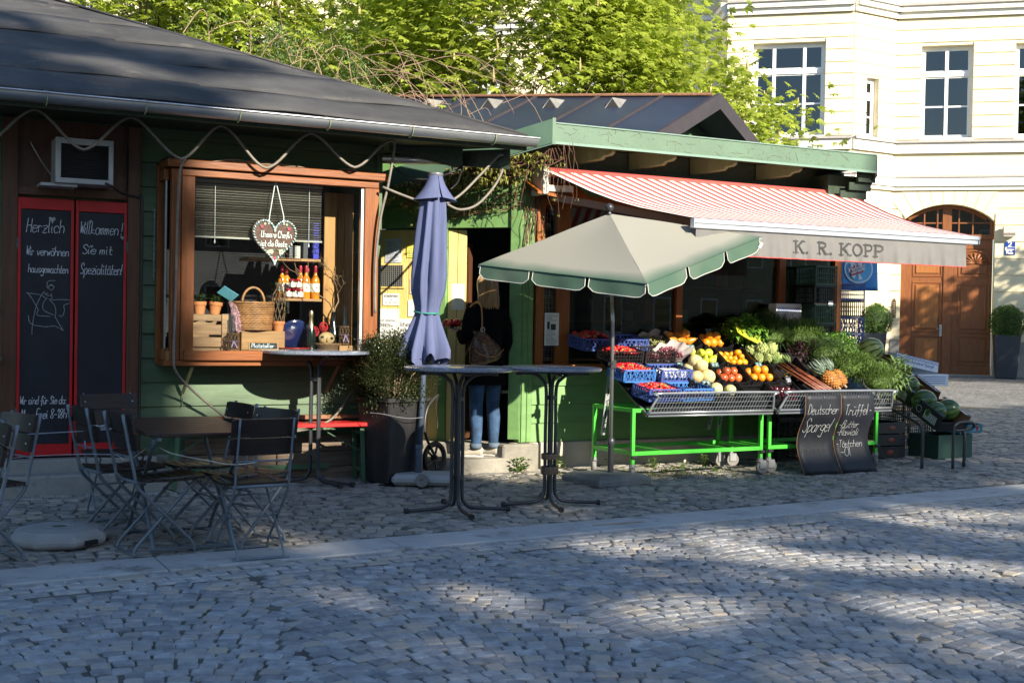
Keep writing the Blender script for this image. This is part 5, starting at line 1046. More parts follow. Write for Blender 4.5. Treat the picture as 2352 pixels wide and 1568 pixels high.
class LeafArr:
    """palmate leaves, vectorised: five drooping leaflets each"""
    def __init__(s): s.V = []; s.F = []; s.n = 0
    def palms(s, pos, size, q, out=None, nl=5):
        N = len(pos); pos = np.asarray(pos, float); size = np.asarray(size, float)
        az = q.uniform(0, 2*pi, N); til = q.uniform(-.5, .9, N)
        if out is not None: az = np.arctan2(out[:,1], out[:,0])+q.uniform(-.9, .9, N)
        f = np.stack([np.cos(az)*np.cos(til*.6), np.sin(az)*np.cos(til*.6), -np.sin(til*.6)], 1); up = np.tile(np.array([0,0,1.]), (N,1)); up = up-f*(f*up).sum(1)[:,None]; up /= np.linalg.norm(up, axis=1)[:,None]
        rl = q.uniform(-.7,.7,N)[:,None]; sd = np.cross(f, up); up, sd = up*np.cos(rl)+sd*np.sin(rl), sd*np.cos(rl)-up*np.sin(rl)
        for k in range(nl):
            a = (-1.25+2.5*k/(nl-1)); ln = size*(1-.28*abs(a)/1.25)*q.uniform(.85,1.1,N); d = f*np.cos(a)+sd*np.sin(a); sr = np.cross(d, up)
            L = ln[:,None]; w = L*.19; dr = q.uniform(.1,.45,N)[:,None]
            v0 = pos; m = pos+d*L*.62-up*L*.05*dr; v1 = m+sr*w+up*L*.03; v2 = m-sr*w+up*L*.03; v3 = pos+d*L-up*L*dr*.55
            V = np.stack([v0, v1, v3, v2, m], 1).reshape(-1,3); base = s.n+np.arange(N)*5
            s.V.append(V); s.F.append(np.stack([base, base+1, base+4], 1)); s.F.append(np.stack([base+1, base+2, base+4], 1)); s.F.append(np.stack([base, base+4, base+3], 1)); s.F.append(np.stack([base+4, base+2, base+3], 1)); s.n += N*5
    def mesh(s, name, mat):
        V = np.concatenate(s.V); F = np.concatenate(s.F); me = bpy.data.meshes.new(name); me.vertices.add(len(V)); me.vertices.foreach_set('co', V.astype(np.float32).ravel())
        me.loops.add(len(F)*3); me.loops.foreach_set('vertex_index', F.astype(np.int32).ravel()); me.polygons.add(len(F)); me.polygons.foreach_set('loop_start', np.arange(0, len(F)*3, 3, dtype=np.int32)); me.materials.append(mat); me.update(calc_edges=True); return me
def chestnut(label, loc, h0, cz, rad, n, seed, leafsz=(.13,.20), clumps=70, candles=80, cam=True):
    q = random.Random(seed); qn = np.random.RandomState(seed); t = thing('chestnut_tree', label, 'tree', loc); mb = MB(); tips = []
    mb.tube([(0,0,-.1),(.03,0,h0*.5),(.0,.05,h0)], [.26,.20,.16], 10)
    for k in range(6): a = k*1.05+q.uniform(-.2,.2); branchy(mb, Vector((0,0,h0*q.uniform(.8,1))), Vector((cos(a),sin(a),q.uniform(.35,1.1))).normalized(), max(rad)*.62, .085, 3, q, .75, tips)
    P('trunk', mb, m_bark, t, smooth=True, fix=False)
    A = LeafArr(); pos = []; out = []; cl = []
    for i in range(clumps):
        u = Vector((q.gauss(0,1),q.gauss(0,1),q.gauss(0,1))).normalized(); r = q.uniform(.45,1.0)**.6; cl.append((Vector((u.x*rad[0]*r,u.y*rad[1]*r,cz+u.z*rad[2]*r)), q.uniform(.55,1.15)))
    for i in range(n):
        c, s_ = cl[q.randrange(len(cl))]; u = Vector((q.gauss(0,1),q.gauss(0,1),q.gauss(0,.8)))*.42*s_; p = c+u; pos.append(p); o = p-Vector((0,0,cz)); out.append((o.x,o.y))
    A.palms(np.array(pos), qn.uniform(leafsz[0],leafsz[1],n), qn, np.array(out)); link('crown', A.mesh('crown', m_chest), t)
    if candles:
        mb = MB()
        for i in range(candles):
            c, s_ = cl[q.randrange(len(cl))]; p = c+Vector((q.gauss(0,.4)*s_,q.gauss(0,.4)*s_,abs(q.gauss(0,.3)))); l = q.uniform(.12,.2)
            mb.tube([p,p+Vector((0,0,l*.3)),p+Vector((q.uniform(-.02,.02),0,l))], [.008,.024,.006], 5)
        stuff(P('flower_candles', mb, m_candle, t, fix=False))
    return t
chestnut('bright chestnut tree in new leaf behind the dark pitched roof', (6.3,8.6,0), 2.6, 5.2, (3.5,3.0,3.4), 20000, 31, (.11,.18), clumps=150, candles=150)
chestnut('bright chestnut tree in new leaf behind the kiosk roof', (-.6,13.2,0), 3.0, 6.6, (5.4,3.2,4.0), 20000, 57, (.13,.21), 160, 130)
chestnut('chestnut tree in new leaf between kiosk and cream house', (3.0,12.6,0), 3.0, 6.2, (3.6,2.6,3.8), 16000, 77, (.12,.20), 130, 100)
chestnut('chestnut tree in new leaf right behind the dark roof ridge', (4.7,6.6,0), 2.4, 5.3, (2.9,2.0,2.6), 11000, 44, (.10,.17), 90, 90)
chestnut('low chestnut tree at the gable of the dark roof', (8.2,6.0,0), 2.2, 4.45, (1.05,.9,.8), 2600, 91, (.10,.16), 30, 40)
# wispy shrub with bare arching stems
m_wisp = M('small_grey_green_leaf', (.17,.26,.07), rough=.6, var=.35, scale=2, trans=.3, rnd=.3); m_stem = M('pale_arching_stem', (.36,.25,.16), rough=.8, var=.25, scale=6)
SB = thing('arching_shrub', 'wispy shrub with pale arching stems behind the kiosk hip', 'shrub', (.6,4.6,0)); mb = MB(); lf = MB(); q = random.Random(9)
for i in range(38):
    a = q.uniform(0,6.28); s0 = Vector((q.uniform(-1.1,1.0),q.uniform(-.7,.7),2.2)); top = s0+Vector((cos(a)*q.uniform(.2,.8),sin(a)*.5,q.uniform(1.3,2.7))); end = top+Vector((cos(a)*q.uniform(.4,1.2),sin(a)*.6,-q.uniform(.2,1.5)))
    pts = spline([s0+Vector((0,0,-2.2)) if i < 20 else s0, s0.lerp(top,.6)+Vector((q.uniform(-.12,.12),0,.1)), top, top.lerp(end,.5)+Vector((0,0,.15)), end], 5); mb.tube(pts, [.010*(1-.75*k/len(pts)) for k in range(len(pts))], 4)
    for p in pts[6:]:
        for k in range(22):
            if q.random() < .8: d = Vector((q.gauss(0,1),q.gauss(0,1),q.gauss(.3,1))).normalized(); b = p+d*q.uniform(.02,.22); leaf(lf, b, (d+Vector((q.uniform(-.6,.6),q.uniform(-.6,.6),.3))), q.uniform(.03,.065), q.uniform(.014,.024))
            if k == 0 and q.random() < .35: mb.tube([p, p+Vector((q.uniform(-.2,.2),q.uniform(-.15,.15),q.uniform(-.05,.25)))], .003, 3)
P('stems', mb, m_stem, SB, fix=False); P('foliage', lf, m_wisp, SB, fix=False)
VN = thing('bare_vine', 'bare pinkish vine stems tumbling over the dark metal roof', 'vine', (1.9,2.4,0)); mb = MB(); q = random.Random(19); m_vn = M('pink_bare_vine', (.33,.22,.15), rough=.8, var=.25)
for i in range(26):
    a = Vector((q.uniform(-1.2,.3),q.uniform(.6,1.4),q.uniform(3.7,4.7))); b = a+Vector((q.uniform(.2,1.4),q.uniform(-.8,-.1),-q.uniform(.3,1.5))); b.z = max(b.z,3.25); m = (a+b)/2+Vector((q.uniform(-.1,.3),0,q.uniform(.1,.45))); pts = spline([a,m,b,b+Vector((q.uniform(-.1,.3),q.uniform(-.1,.1),-.12))], 5); mb.tube(pts, [.0045*(1-.6*k/len(pts)) for k in range(len(pts))], 4)
    for _ in range(2): p = pts[q.randrange(3,len(pts)-2)]; mb.tube(spline([p,p+Vector((q.uniform(-.15,.2),-.03,q.uniform(-.1,.14))),p+Vector((q.uniform(-.3,.4),-.05,q.uniform(-.25,.2)))],3), .0025, 3)
P('stems', mb, m_vn, VN, fix=False)
# ---- trees of the square behind the viewer: their crowns throw the dappled shade
k_ = 1/.51
LIT = [(.3,-4.5,.65,.26,-.5),(-.9,-5.3,.55,.22,-.5),(3.7,-3.6,1.1,.32,-.2),(1.0,-5.7,.7,.28,-.6),(-2.1,-3.9,.5,.2,-.3),  # gaps shaped into the crowns to put sun patches on the paving: (x, y, rx, ry, rotation)
 (.95,-3.5,1.25,.36,-.10),(1.55,-4.6,1.1,.40,-.72),(2.35,-5.4,.9,.36,-.75),(-1.1,-4.4,.45,.16,-.5),(-.15,-5.2,.55,.13,-.6),(-.5,-1.6,.5,.55,0.2),(-.55,-2.95,.45,.16,0),(1.2,-1.5,.9,.35,0),(2.4,-1.55,.9,.5,0),(-.3,-.5,.9,.5,0),(2.9,-3.2,.7,.16,.1),(-.1,-3.9,.4,.1,-.3),(3.3,-4.3,.8,.2,-.5),(-1.9,-5.1,.3,.08,-.4),(.7,-6.0,.6,.12,-.5),(4.2,-1.2,.9,.4,0)]
def openness(gx, gy):
    """how open the canopy is along the sun ray that lands on (gx, gy)"""
    for x, y, a, b, r in LIT:
        dx, dy = gx-x, gy-y; u = dx*cos(r)+dy*sin(r); v = -dx*sin(r)+dy*cos(r)
        if (u/a)**2+(v/(b*1.05))**2 < 1: return 1 if gy < -2.6 else .55
    if gy > .2:
        h = gy/k_; x = gx+.2*h*k_          # the same ray on the stall fronts: position x, height h
        edge = -1.78+.12*sin(h*7)+(.5 if h < .55 else 0)
        if h < 3.1 and edge < x < 5.3: return 1
        if h >= 3.1 and x > -1.2+.5*sin(h*5): return 1
        if gy > 5.5: return 1 if (x > -3.2 and sin(x*2.6+h*2.)*sin(h*3.3-x) > .25) else .25
    if -1.15 < gy <= .2 and .85 < gx < 4.9: return 1 if gy > -.7 else .6
    n = sin(gx*1.9+1.3*sin(gy*1.6))*sin(gy*2.9+.8*gx+1)+.35*sin(gx*5.3-gy*2.1)*sin(gy*6.1+2)
    if gx < -1.9: return .10 if n > .45 else .0
    if gy > .2: return .6 if n > .2 else .25
    return .85 if n > .40 else (.50 if n > .05 else .22)
def shade_tree(label, loc, h0, cz, rad, n, seed, gate=True, leafsz=(.16,.25)):
    q = random.Random(seed); qn = np.random.RandomState(seed); t = thing('square_tree', label, 'tree', loc); mb = MB()
    mb.tube([(0,0,-.1),(.05,0,h0*.5),(0,.05,h0)], [.32,.26,.2], 10)
    if not gate:
        for k in range(5): a = k*1.26; branchy(mb, Vector((0,0,h0)), Vector((cos(a),sin(a),.8)).normalized(), rad[2]*.7, .09, 1, q)
    P('trunk', mb, m_bark, t, smooth=True, fix=False); pos = []; L = Vector(loc); cnt = 0
    while len(pos) < n and cnt < n*12:
        cnt += 1; u = Vector((q.uniform(-1,1),q.uniform(-1,1),q.uniform(-1,1)))
        if u.length > 1: continue
        p = Vector((u.x*rad[0],u.y*rad[1],cz+u.z*rad[2])); w = p+L; s_ = w.z/SUNV.z; g = w-SUNV*s_
        if gate and q.random() < openness(g.x, g.y): continue
        pos.append(p)
    A = LeafArr(); A.palms(np.array(pos), qn.uniform(leafsz[0],leafsz[1],len(pos)), qn); link('crown', A.mesh('crown', m_chest), t)
shade_tree('tall chestnut of the square behind the viewer, left one', (1.3,-30,0), 9, 15.2, (6.4,4.0,5.2), 15000, 3, True, (.24,.36))
shade_tree('tall chestnut of the square behind the viewer, middle one', (9.9,-31,0), 9, 14.9, (5.6,4.0,5.0), 12000, 4, True, (.24,.36))
shade_tree('chestnut of the square behind the viewer, far right one', (17.8,-27,0), 8, 14.2, (5.0,4.2,5.0), 9000, 5, True, (.24,.36))
shade_tree('unseen round tree added to shade the cream house door', (28.8,4.2,0), 3.4, 6.7, (4.6,3.4,2.6), 5200, 6, False, (.2,.3))  # out-of-view tree, added to shade the lower house front
# ================================================================ CAFE FURNITURE
m_steel = M('grey_painted_steel', (.17,.20,.23), rough=.45, metal=.3, var=.15, scale=8); m_dwood = wood('dark_varnished_slat', (.018,.011,.009), axis='x', rough=.42, coat=.08, var=.3); m_dwoody = wood('dark_varnished_board', (.038,.017,.011), axis='x', rough=.36, coat=.15, var=.35)
def make_chair():
    t = thing('folding_chair', 'x', 'chair'); hw = .165
    for s in (-1, 1):      # back bar runs from the backrest to the front foot, seat bar from the seat front to the rear foot
        mb = MB(); mb.tube(spline([(s*hw,-.275,.855),(s*hw,-.205,.52),(s*hw,-.185,.43),(s*hw,-.13,.36),(s*hw,.10,.13),(s*hw,.165,.06),(s*hw,.185,.006)],4), .0115, 6, flat=.6); P('leg', mb, m_steel, t, smooth=True)
        mb = MB(); h2 = hw-.022; mb.tube(spline([(s*h2,.19,.44),(s*h2,.16,.40),(s*h2,-.10,.13),(s*h2,-.175,.05),(s*h2,-.19,.006)],4), .0115, 6, flat=.6); P('leg', mb, m_steel, t, smooth=True)
    for nm, pts, r in (('foot_bar', [(-hw-.01,.185,.008),(-hw*.7,.186,.014),(hw*.7,.186,.014),(hw+.01,.185,.008)], .009),('foot_bar', [(-hw-.01,-.19,.008),(-hw*.7,-.191,.014),(hw*.7,-.191,.014),(hw+.01,-.19,.008)], .009),('cross_bar', [(-hw,.0,.237),(hw,.0,.237)], .0055),('back_bar', [(-hw,-.223,.60),(0,-.235,.60),(hw,-.223,.60)], .006),('seat_pivot', [(-hw-.012,-.19,.445),(hw+.012,-.19,.445)], .010),('cross_bar', [(-hw,.11,.355),(hw,.11,.355)], .005)):
        mb = MB(); mb.tube(pts, r, 6); P(nm, mb, m_steel, t, smooth=True)
    for s in (-1,1): mb = MB(); mb.bar((s*.15,-.17,.445),(s*.15,.2,.452),.008,.022); P('seat_rail', mb, m_steel, t)
    for i in range(6):
        y = -.165+i*.068; mb = MB()
        def sl(u, v, y=y, i=i): x = (-.2+.4*u)*(1 if i < 5 else .94); return (x, y+.062*v+.035*(1-(2*u-1)**2)*(i/5), .468-.012*sin(pi*(i+v)/6)-.004*(1-(2*u-1)**2))
        mb.grid(sl, 8, 1); o = P('seat_slat', mb, m_dwood, t); m = o.modifiers.new('s','SOLIDIFY'); m.thickness = .016; m.offset = -1
    for z0, z1, yb in ((.745,.85,-.262),(.635,.735,-.238)):
        mb = MB()
        def bk(u, v): x = -.2+.4*u; ed = min(1, (1-abs(2*u-1))*14); zz_ = (z0+z1)/2+(v-.5)*(z1-z0)*(.86+.14*ed); return (x, yb+.018+.022*((2*u-1)**2)-.02*(v-.5)*.9-.0, zz_)
        mb.grid(bk, 12, 2); o = P('back_slat', mb, m_dwood, t, smooth=False); m = o.modifiers.new('s','SOLIDIFY'); m.thickness = .02; m.offset = 0
        mb = MB()
        for s in (-1,1): mb.ball((s*.165,yb+.055,(z0+z1)/2), .007, (1,.6,1), 6, 4)
        P('bolt', mb, m_zinc, t)
    return t
CH = make_chair(); first = [True]
def chair(x, y, face, lab):
    o = CH if first[0] else dup(CH); first[0] = False
    o.location = (x, y, gz(y)+.002); o.rotation_euler = (0,0,face-pi/2); o['label'] = lab; o['group'] = 'folding beer garden chairs'
chair(-1.955,-3.0, radians(93), 'folding slatted chair at the near end of the dark table, back to the viewer')
chair(-2.45,-2.62, radians(10), 'front one of the two folding chairs at the shutter side of the table')
chair(-2.60,-2.15, radians(12), 'second of the two folding chairs at the shutter side of the table')
chair(-2.50,-1.42, radians(-86), 'folding chair in front of the red shutters, slats facing the viewer')
chair(-2.02,-2.13, radians(190), 'folding chair on the bench side of the table, the one further from the kerb')
chair(-1.87,-2.60, radians(205), 'folding chair on the bench side of the table, the one nearer the kerb')
chair(-3.45,-2.62, radians(203), 'folding chair cut by the picture edge, further from the gutter strip'); chair(-3.62,-3.25, radians(188), 'folding chair cut by the picture edge, nearest the gutter strip')
TB = thing('folding_table', 'dark slatted folding table with cut corners among the chairs', 'table', (-2.24,-2.36,gz(-2.36)))
for i in range(9):
    y0 = -.62+i*.138; y1 = y0+.132; ins = (.10 if i in (0,8) else 0)
    mb = MB(); mb.prism([(-.33+(ins if i == 0 else 0),y0),(.33-(ins if i == 0 else 0),y0),(.33-(ins if i == 8 else 0),y1),(-.33+(ins if i == 8 else 0),y1)], .022, (0,0,.722), ((1,0,0),(0,1,0),(0,0,1))); P('top_board', mb, m_dwoody, TB, bevel=.004)
for s in (-1,1):
    mb = MB(); mb.tube(spline([(s*.27,-.50,.70),(s*.27,-.1,.38),(s*.27,.25,.12),(s*.27,.36,.008)],4), .014, 6, flat=.6); P('leg', mb, m_steel, TB, smooth=True)
    mb = MB(); mb.tube(spline([(s*.24,.50,.70),(s*.24,.1,.38),(s*.24,-.25,.12),(s*.24,-.36,.008)],4), .014, 6, flat=.6); P('leg', mb, m_steel, TB, smooth=True)
    mb = MB(); mb.bar((s*.26,-.6,.71),(s*.26,.6,.71),.02,.02); P('top_rail', mb, m_steel, TB)
for y in (-.36,.36): mb = MB(); mb.tube([(-.27,y,.012),(.27,y,.012)], .01, 6); P('foot_bar', mb, m_steel, TB)
mb = MB(); mb.tube([(-.27,0,.40),(.27,0,.40)], .008, 6); P('cross_bar', mb, m_steel, TB)
# security wire threaded through the chairs
mb = MB(); mb.tube(spline([(-3.75,-3.2,.56),(-3.35,-2.7,.60),(-2.95,-2.4,.585),(-2.68,-2.45,.58),(-2.62,-2.5,.55),(-2.58,-2.6,.58),(-2.5,-2.75,.66),(-2.4,-2.85,.62),(-2.2,-2.95,.58),(-2.08,-3.1,.57),(-1.9,-3.2,.60),(-1.8,-3.2,.58)],6), .0032, 5); tag(P('steel_wire', mb, M('bright_wire', (.6,.62,.63), rough=.35, metal=.7), None), 'thin steel locking wire threaded through the folding chairs', 'wire')
mb = MB(); mb.tube(spline([(-3.75,-2.6,.72),(-3.1,-2.2,.70),(-2.7,-2.2,.715),(-2.5,-2.0,.71),(-2.2,-1.9,.68),(-1.9,-2.0,.66),(-1.7,-2.2,.64)],6), .003, 5); tag(P('locking_wire', mb, MATS['bright_wire'], None), 'second thin wire running behind the folding chairs to the table', 'wire')
# octagonal concrete parasol foot
m_pale = M('pale_cast_concrete', (.36,.36,.36), rough=.85, var=.12, scale=6, bump=.3, bscale=60, dirt=((.12,.13,.08), 6, .63))
OB = thing('parasol_foot', 'octagonal concrete parasol foot standing on the cobbles without parasol', 'parasol foot', (-2.965,-2.22,gz(-2.22)), .2)
mb = MB(); mb.lathe([(.27,.0),(.30,.02),(.305,.045),(.295,.07),(.25,.098),(.17,.110),(.06,.113),(.05,.10),(.0,.10)], 8, cap=False); P('block', mb, m_pale, OB, bevel=.008); mb = MB(); mb.lathe([(.001,.106),(.048,.106)], 14, cap=False); P('socket', mb, m_grn, OB); mb = MB(); mb.box((.10,-.262,.035),(.085,.05,.028),(0,0,.39)); P('grip_slot', mb, m_dark, OB)
# bistro standing tables
m_speck = M('speckled_resin', (.17,.20,.26), rough=.22, var=.5, scale=160, detail=1, coat=.4, spec=.6); m_pipe = M('anthracite_tube', (.055,.058,.065), rough=.38, metal=.4, var=.12)
def bistro(lab, x, y, H, R, legs, rot=0., tape=False, knobs=True):
    t = thing('bistro_table', lab, 'table', (x,y,gz(y)), rot, 'round standing tables'); H -= gz(y)
    mb = MB(); mb.lathe([(.001,H-.03),(R-.012,H-.03),(R,H-.022),(R,H-.006),(R-.008,H),(.001,H)], 48, cap=False); P('table_top', mb, m_speck, t, ang=40)
    for i, a in enumerate(legs):
        a = radians(a); c, s = cos(a), sin(a); r0 = .042
        mb = MB(); mb.tube(spline([(c*.30,s*.30,H-.05),(c*.16,s*.16,H-.052),(c*.085,s*.085,H-.09),(c*r0,s*r0,H-.17),(c*r0,s*r0,.6),(c*r0,s*r0,.16),(c*.06,s*.06,.075),(c*.12,s*.12,.035),(c*.30,s*.30,.026),(c*.385,s*.385,.024)],5), .0138, 10); P('leg', mb, m_pipe, t, smooth=True)
        if knobs: mb = MB(); mb.tube([(c*.375,s*.375,.0245),(c*.405,s*.405,.024)], .021, 10); P('foot_cap', mb, m_blackc, t)
    for z in (H-.24,.26):
        mb = MB()
        for i in range(len(legs)): a = radians(legs[i]); b = radians(legs[(i+1)%len(legs)]); mb.bar((cos(a)*.047,sin(a)*.047,z),(cos(b)*.047,sin(b)*.047,z),.012,.03)
        P('clamp', mb, m_pipe, t)
    mb = MB(); mb.bar((-.28,0,H-.041),(.28,0,H-.041),.04,.02); mb.bar((0,-.28,H-.042),(0,.28,H-.042),.04,.02); P('top_bracket', mb, m_pipe, t)
    if tape:
        mb = MB(); mb.lathe([(.068,.245),(.07,.25),(.07,.30),(.068,.305)], 12, cap=False); mb.lathe([(.066,.36),(.068,.365),(.068,.40),(.066,.405)], 12, cap=False); P('brown_tape', mb, M('brown_tape', (.16,.085,.05), rough=.25, var=.2, coat=.5), t)
    return t
bistro('round standing table with chipped rim in the middle of the paving', -.12,-1.98,1.105,.41,(175,-20,262,80)); bistro('round standing table with taped legs in front of the open parasol', .70,-1.93,1.10,.395,(178,-22,255,70), tape=True); bistro('round standing table pushed against the kiosk bay window', -.70,-.36,1.175,.455,(128,-55,-75,150))
# tall pot with box bush
PT_ = thing('potted_bush', 'dark bushy box shrub in a tall black square pot at the kiosk corner', 'potted plant', (-.03,-.42,gz(-.42)), radians(18)); m_bpot = M('weathered_black_pot', (.018,.017,.018), rough=.55, var=.35, scale=3, stretch=(5,5,1), bump=.15, bscale=8)
mb = MB(); mb.add([(-.17,-.17,0),(.17,-.17,0),(.17,.17,0),(-.17,.17,0),(-.215,-.215,.70),(.215,-.215,.70),(.215,.215,.70),(-.215,.215,.70)], [(3,2,1,0),(0,1,5,4),(1,2,6,5),(2,3,7,6),(3,0,4,7),(4,5,6,7)]); P('pot_body', mb, m_bpot, PT_, bevel=.012)
mb = MB(); mb.bx(-.235,.235,-.235,-.205,.695,.735); mb.bx(-.235,.235,.205,.235,.695,.735); mb.bx(-.235,-.205,-.205,.205,.695,.735); mb.bx(.205,.235,-.205,.205,.695,.735); P('pot_rim', mb, m_bpot, PT_, bevel=.008)
mb = MB(); mb.bx(-.21,.21,-.21,.21,-.03,.0); P('base_slab', mb, m_bpot, PT_)
m_yew = M('dark_box_leaf', (.036,.052,.02), rough=.4, var=.4, scale=6, hue=(1.2,1.1,.9), trans=.15, rnd=.45, spec=.6); lf = MB(); br = MB(); q = random.Random(15)
cl = []
while len(cl) < 115:
    u = Vector((q.uniform(-1,1),q.uniform(-1,1),q.uniform(-1,1)))
    if u.length < 1: cl.append((Vector((u.x*.41,u.y*.32,.94+u.z*.30)), q.uniform(.05,.095)))
for c, s in cl:
    br.tube([(c.x*.3,c.y*.3,.68), c*.6+Vector((0,0,.30)), c], [.006,.004,.002], 4)
    for k in range(250):
        u = Vector((q.gauss(0,1),q.gauss(0,1),q.gauss(0,1))); p = c+u*s*.62; d = (p-Vector((0,0,.9))).normalized()
        leaf(lf, p, d+Vector((q.uniform(-.8,.8),q.uniform(-.8,.8),q.uniform(-.3,.9))), q.uniform(.018,.03), q.uniform(.011,.017))
P('foliage', lf, m_yew, PT_, fix=False); P('branches', br, m_stem, PT_, fix=False)
mb = MB(); mb.tube(spline([(-.30,-.6,.66),(-.22,-.68,.655),(-.1,-.70,.63),(.02,-.71,.615),(.15,-.68,.62)],5), .003, 5); tag(P('pot_wire', mb, MATS['bright_wire'], None), 'thin wire tied around the tall black pot', 'wire')
# red beer bench
BN = thing('beer_bench', 'red folding beer bench with green steel legs against the kiosk', 'bench', (0,0,gz(-.27)))
mb = MB(); mb.bx(-1.95,-.215,-.40,-.16,.475,.51); P('seat_board', mb, M('red_bench_paint', (.45,.018,.018), rough=.4, var=.12, scale=4, stretch=(1,6,1)), BN, bevel=.005)
m_gs = M('green_steel', (.05,.12,.06), rough=.5, var=.15)
for xc, sg in ((-.42,1),(-1.72,-1)):
    for y in (-.385,-.18): mb = MB(); mb.bar((xc+sg*.13,y,.46),(xc+sg*.15,y,.0),.035,.012,up=(0,1,0)); P('leg', mb, m_gs, BN)
    for bxo, bz in ((.145,.10),(.135,.42)): mb = MB(); mb.bar((xc+sg*bxo,-.385,bz),(xc+sg*bxo,-.18,bz),.012,.03); P('leg_brace', mb, m_gs, BN)
    mb = MB(); mb.bar((xc+sg*.14,-.28,.26),(xc-sg*.2,-.28,.455),.03,.008); P('folding_stay', mb, m_gs, BN)
mb = MB(); mb.bx(-1.8,-.5,-.145,-.135,.10,.14); P('long_rail', mb, m_gs, BN)
# closed blue parasol on a wheeled concrete base
BPz = thing('closed_parasol', 'closed lavender blue parasol tied with a green cord', 'parasol', (.14,-.62,gz(-.62))); m_lav = M('lavender_canvas', (.10,.12,.235), rough=.85, var=.10, scale=3, stretch=(6,6,1), trans=.12); m_navy = M('navy_lining', (.03,.035,.12), rough=.85)
lean = .046
def folds(z, r, am, n, ph, sx=1., flat=1.):
    pts = []
    for k in range(64):
        a = 2*pi*k/64; rr = r*(1+am*cos(n*a+ph)+am*.4*sin((n*2-3)*a+ph*2)+.05*sin(5*a+z*5)*(z < 2.45)); pts.append((.035+lean*(z-1.05)+rr*cos(a)*sx, rr*sin(a)*flat, z))
    return pts
prof = [(2.62,.058,.02,0),(2.52,.085,.06,.1),(2.40,.10,.10,.15),(2.2,.115,.13,.2),(2.0,.128,.15,.3),(1.8,.135,.16,.35),(1.65,.128,.15,.35),(1.52,.10,.12,.4),(1.46,.096,.10,.4),(1.40,.112,.12,.45),(1.30,.14,.16,.5),(1.22,.16,.2,.55),(1.15,.175,.24,.6),(1.10,.165,.30,.6)]
mb = MB(); rings = [folds(z, r, a*1.25, 8, ph) for z, r, a, ph in prof]
for k in range(64):
    x, y, z = rings[-1][k]; rings[-1][k] = (x, y, z-.05+.045*sin(8*2*pi*k/64+.6+2.2)+.035*sin(3*2*pi*k/64))
n = 64; mb.add([p for r in rings for p in r], [(i*n+k, i*n+(k+1)%n, (i+1)*n+(k+1)%n, (i+1)*n+k) for i in range(len(rings)-1) for k in range(n)]); P('canopy', mb, m_lav, BPz, smooth=True)
mb = MB(); m2 = 40
for w0, w1 in ((-2.7,-.05),(.05,2.9)):      # two flaps of the wind cap
    def cap_(u, v): a = w0+(w1-w0)*u-pi/2; r = .062+.085*v**1.6*(1+.25*sin(pi*u)); return (.045+lean*1.5+r*cos(a)*(1.0+.15*v), r*sin(a), 2.645-.20*v-.02*v*sin(pi*u))
    mb.grid(cap_, 16, 8)
o = P('wind_cap', mb, m_lav, BPz, smooth=True, fix=False); 
mb = MB(); mb.lathe([(.001,2.665),(.06,2.665),(.066,2.66),(.066,2.64),(.06,2.632)], 20, (.045+lean*1.55,0,0), cap=False); P('top_plate', mb, m_zinc, BPz, ang=40)
mb = MB(); mb.tube([(.035+lean*.42+.108*cos(a),.108*sin(a),1.47+.012*sin(a)) for a in [2*pi*k/32 for k in range(32)]], .008, 6, closed=True); P('tie_cord', mb, M('green_cord', (.03,.22,.17), rough=.7, var=.3, scale=50), BPz, smooth=True)
mb = MB(); mb.tube([(.0,0,.06),(.035,0,1.1),(.10,0,2.6)], .026, 12); P('pole', mb, M('blue_grey_pole', (.10,.13,.18), rough=.4, metal=.4), BPz, smooth=True); mb = MB(); mb.lathe([(.03,.05),(.034,.06),(.034,.30),(.040,.305),(.040,.33),(.03,.34)], 14); P('pole_sleeve', mb, M('blue_grey_pole', (.10,.13,.18)), BPz, ang=40)
mb = MB(); mb.T = Matrix.Translation((.03,-.05,0))@Matrix.Rotation(radians(-27),4,'Z'); mb.bx(-.26,.26,-.19,.19,.012,.10); P('concrete_base', mb, m_pale, BPz, bevel=.03)
mb = MB(); mb.T = Matrix.Translation((.03,-.05,0))@Matrix.Rotation(radians(-27),4,'Z')@Matrix.Translation((.0,-.21,.06))@Matrix.Rotation(pi/2,4,'X'); mb.lathe([(.0,-.02),(.052,-.02),(.055,-.012),(.055,.012),(.052,.02),(.018,.02),(.012,.012),(.0,.012)], 18, cap=False); P('base_wheel', mb, M('grey_plastic_wheel', (.22,.21,.2), rough=.6), BPz, ang=40)
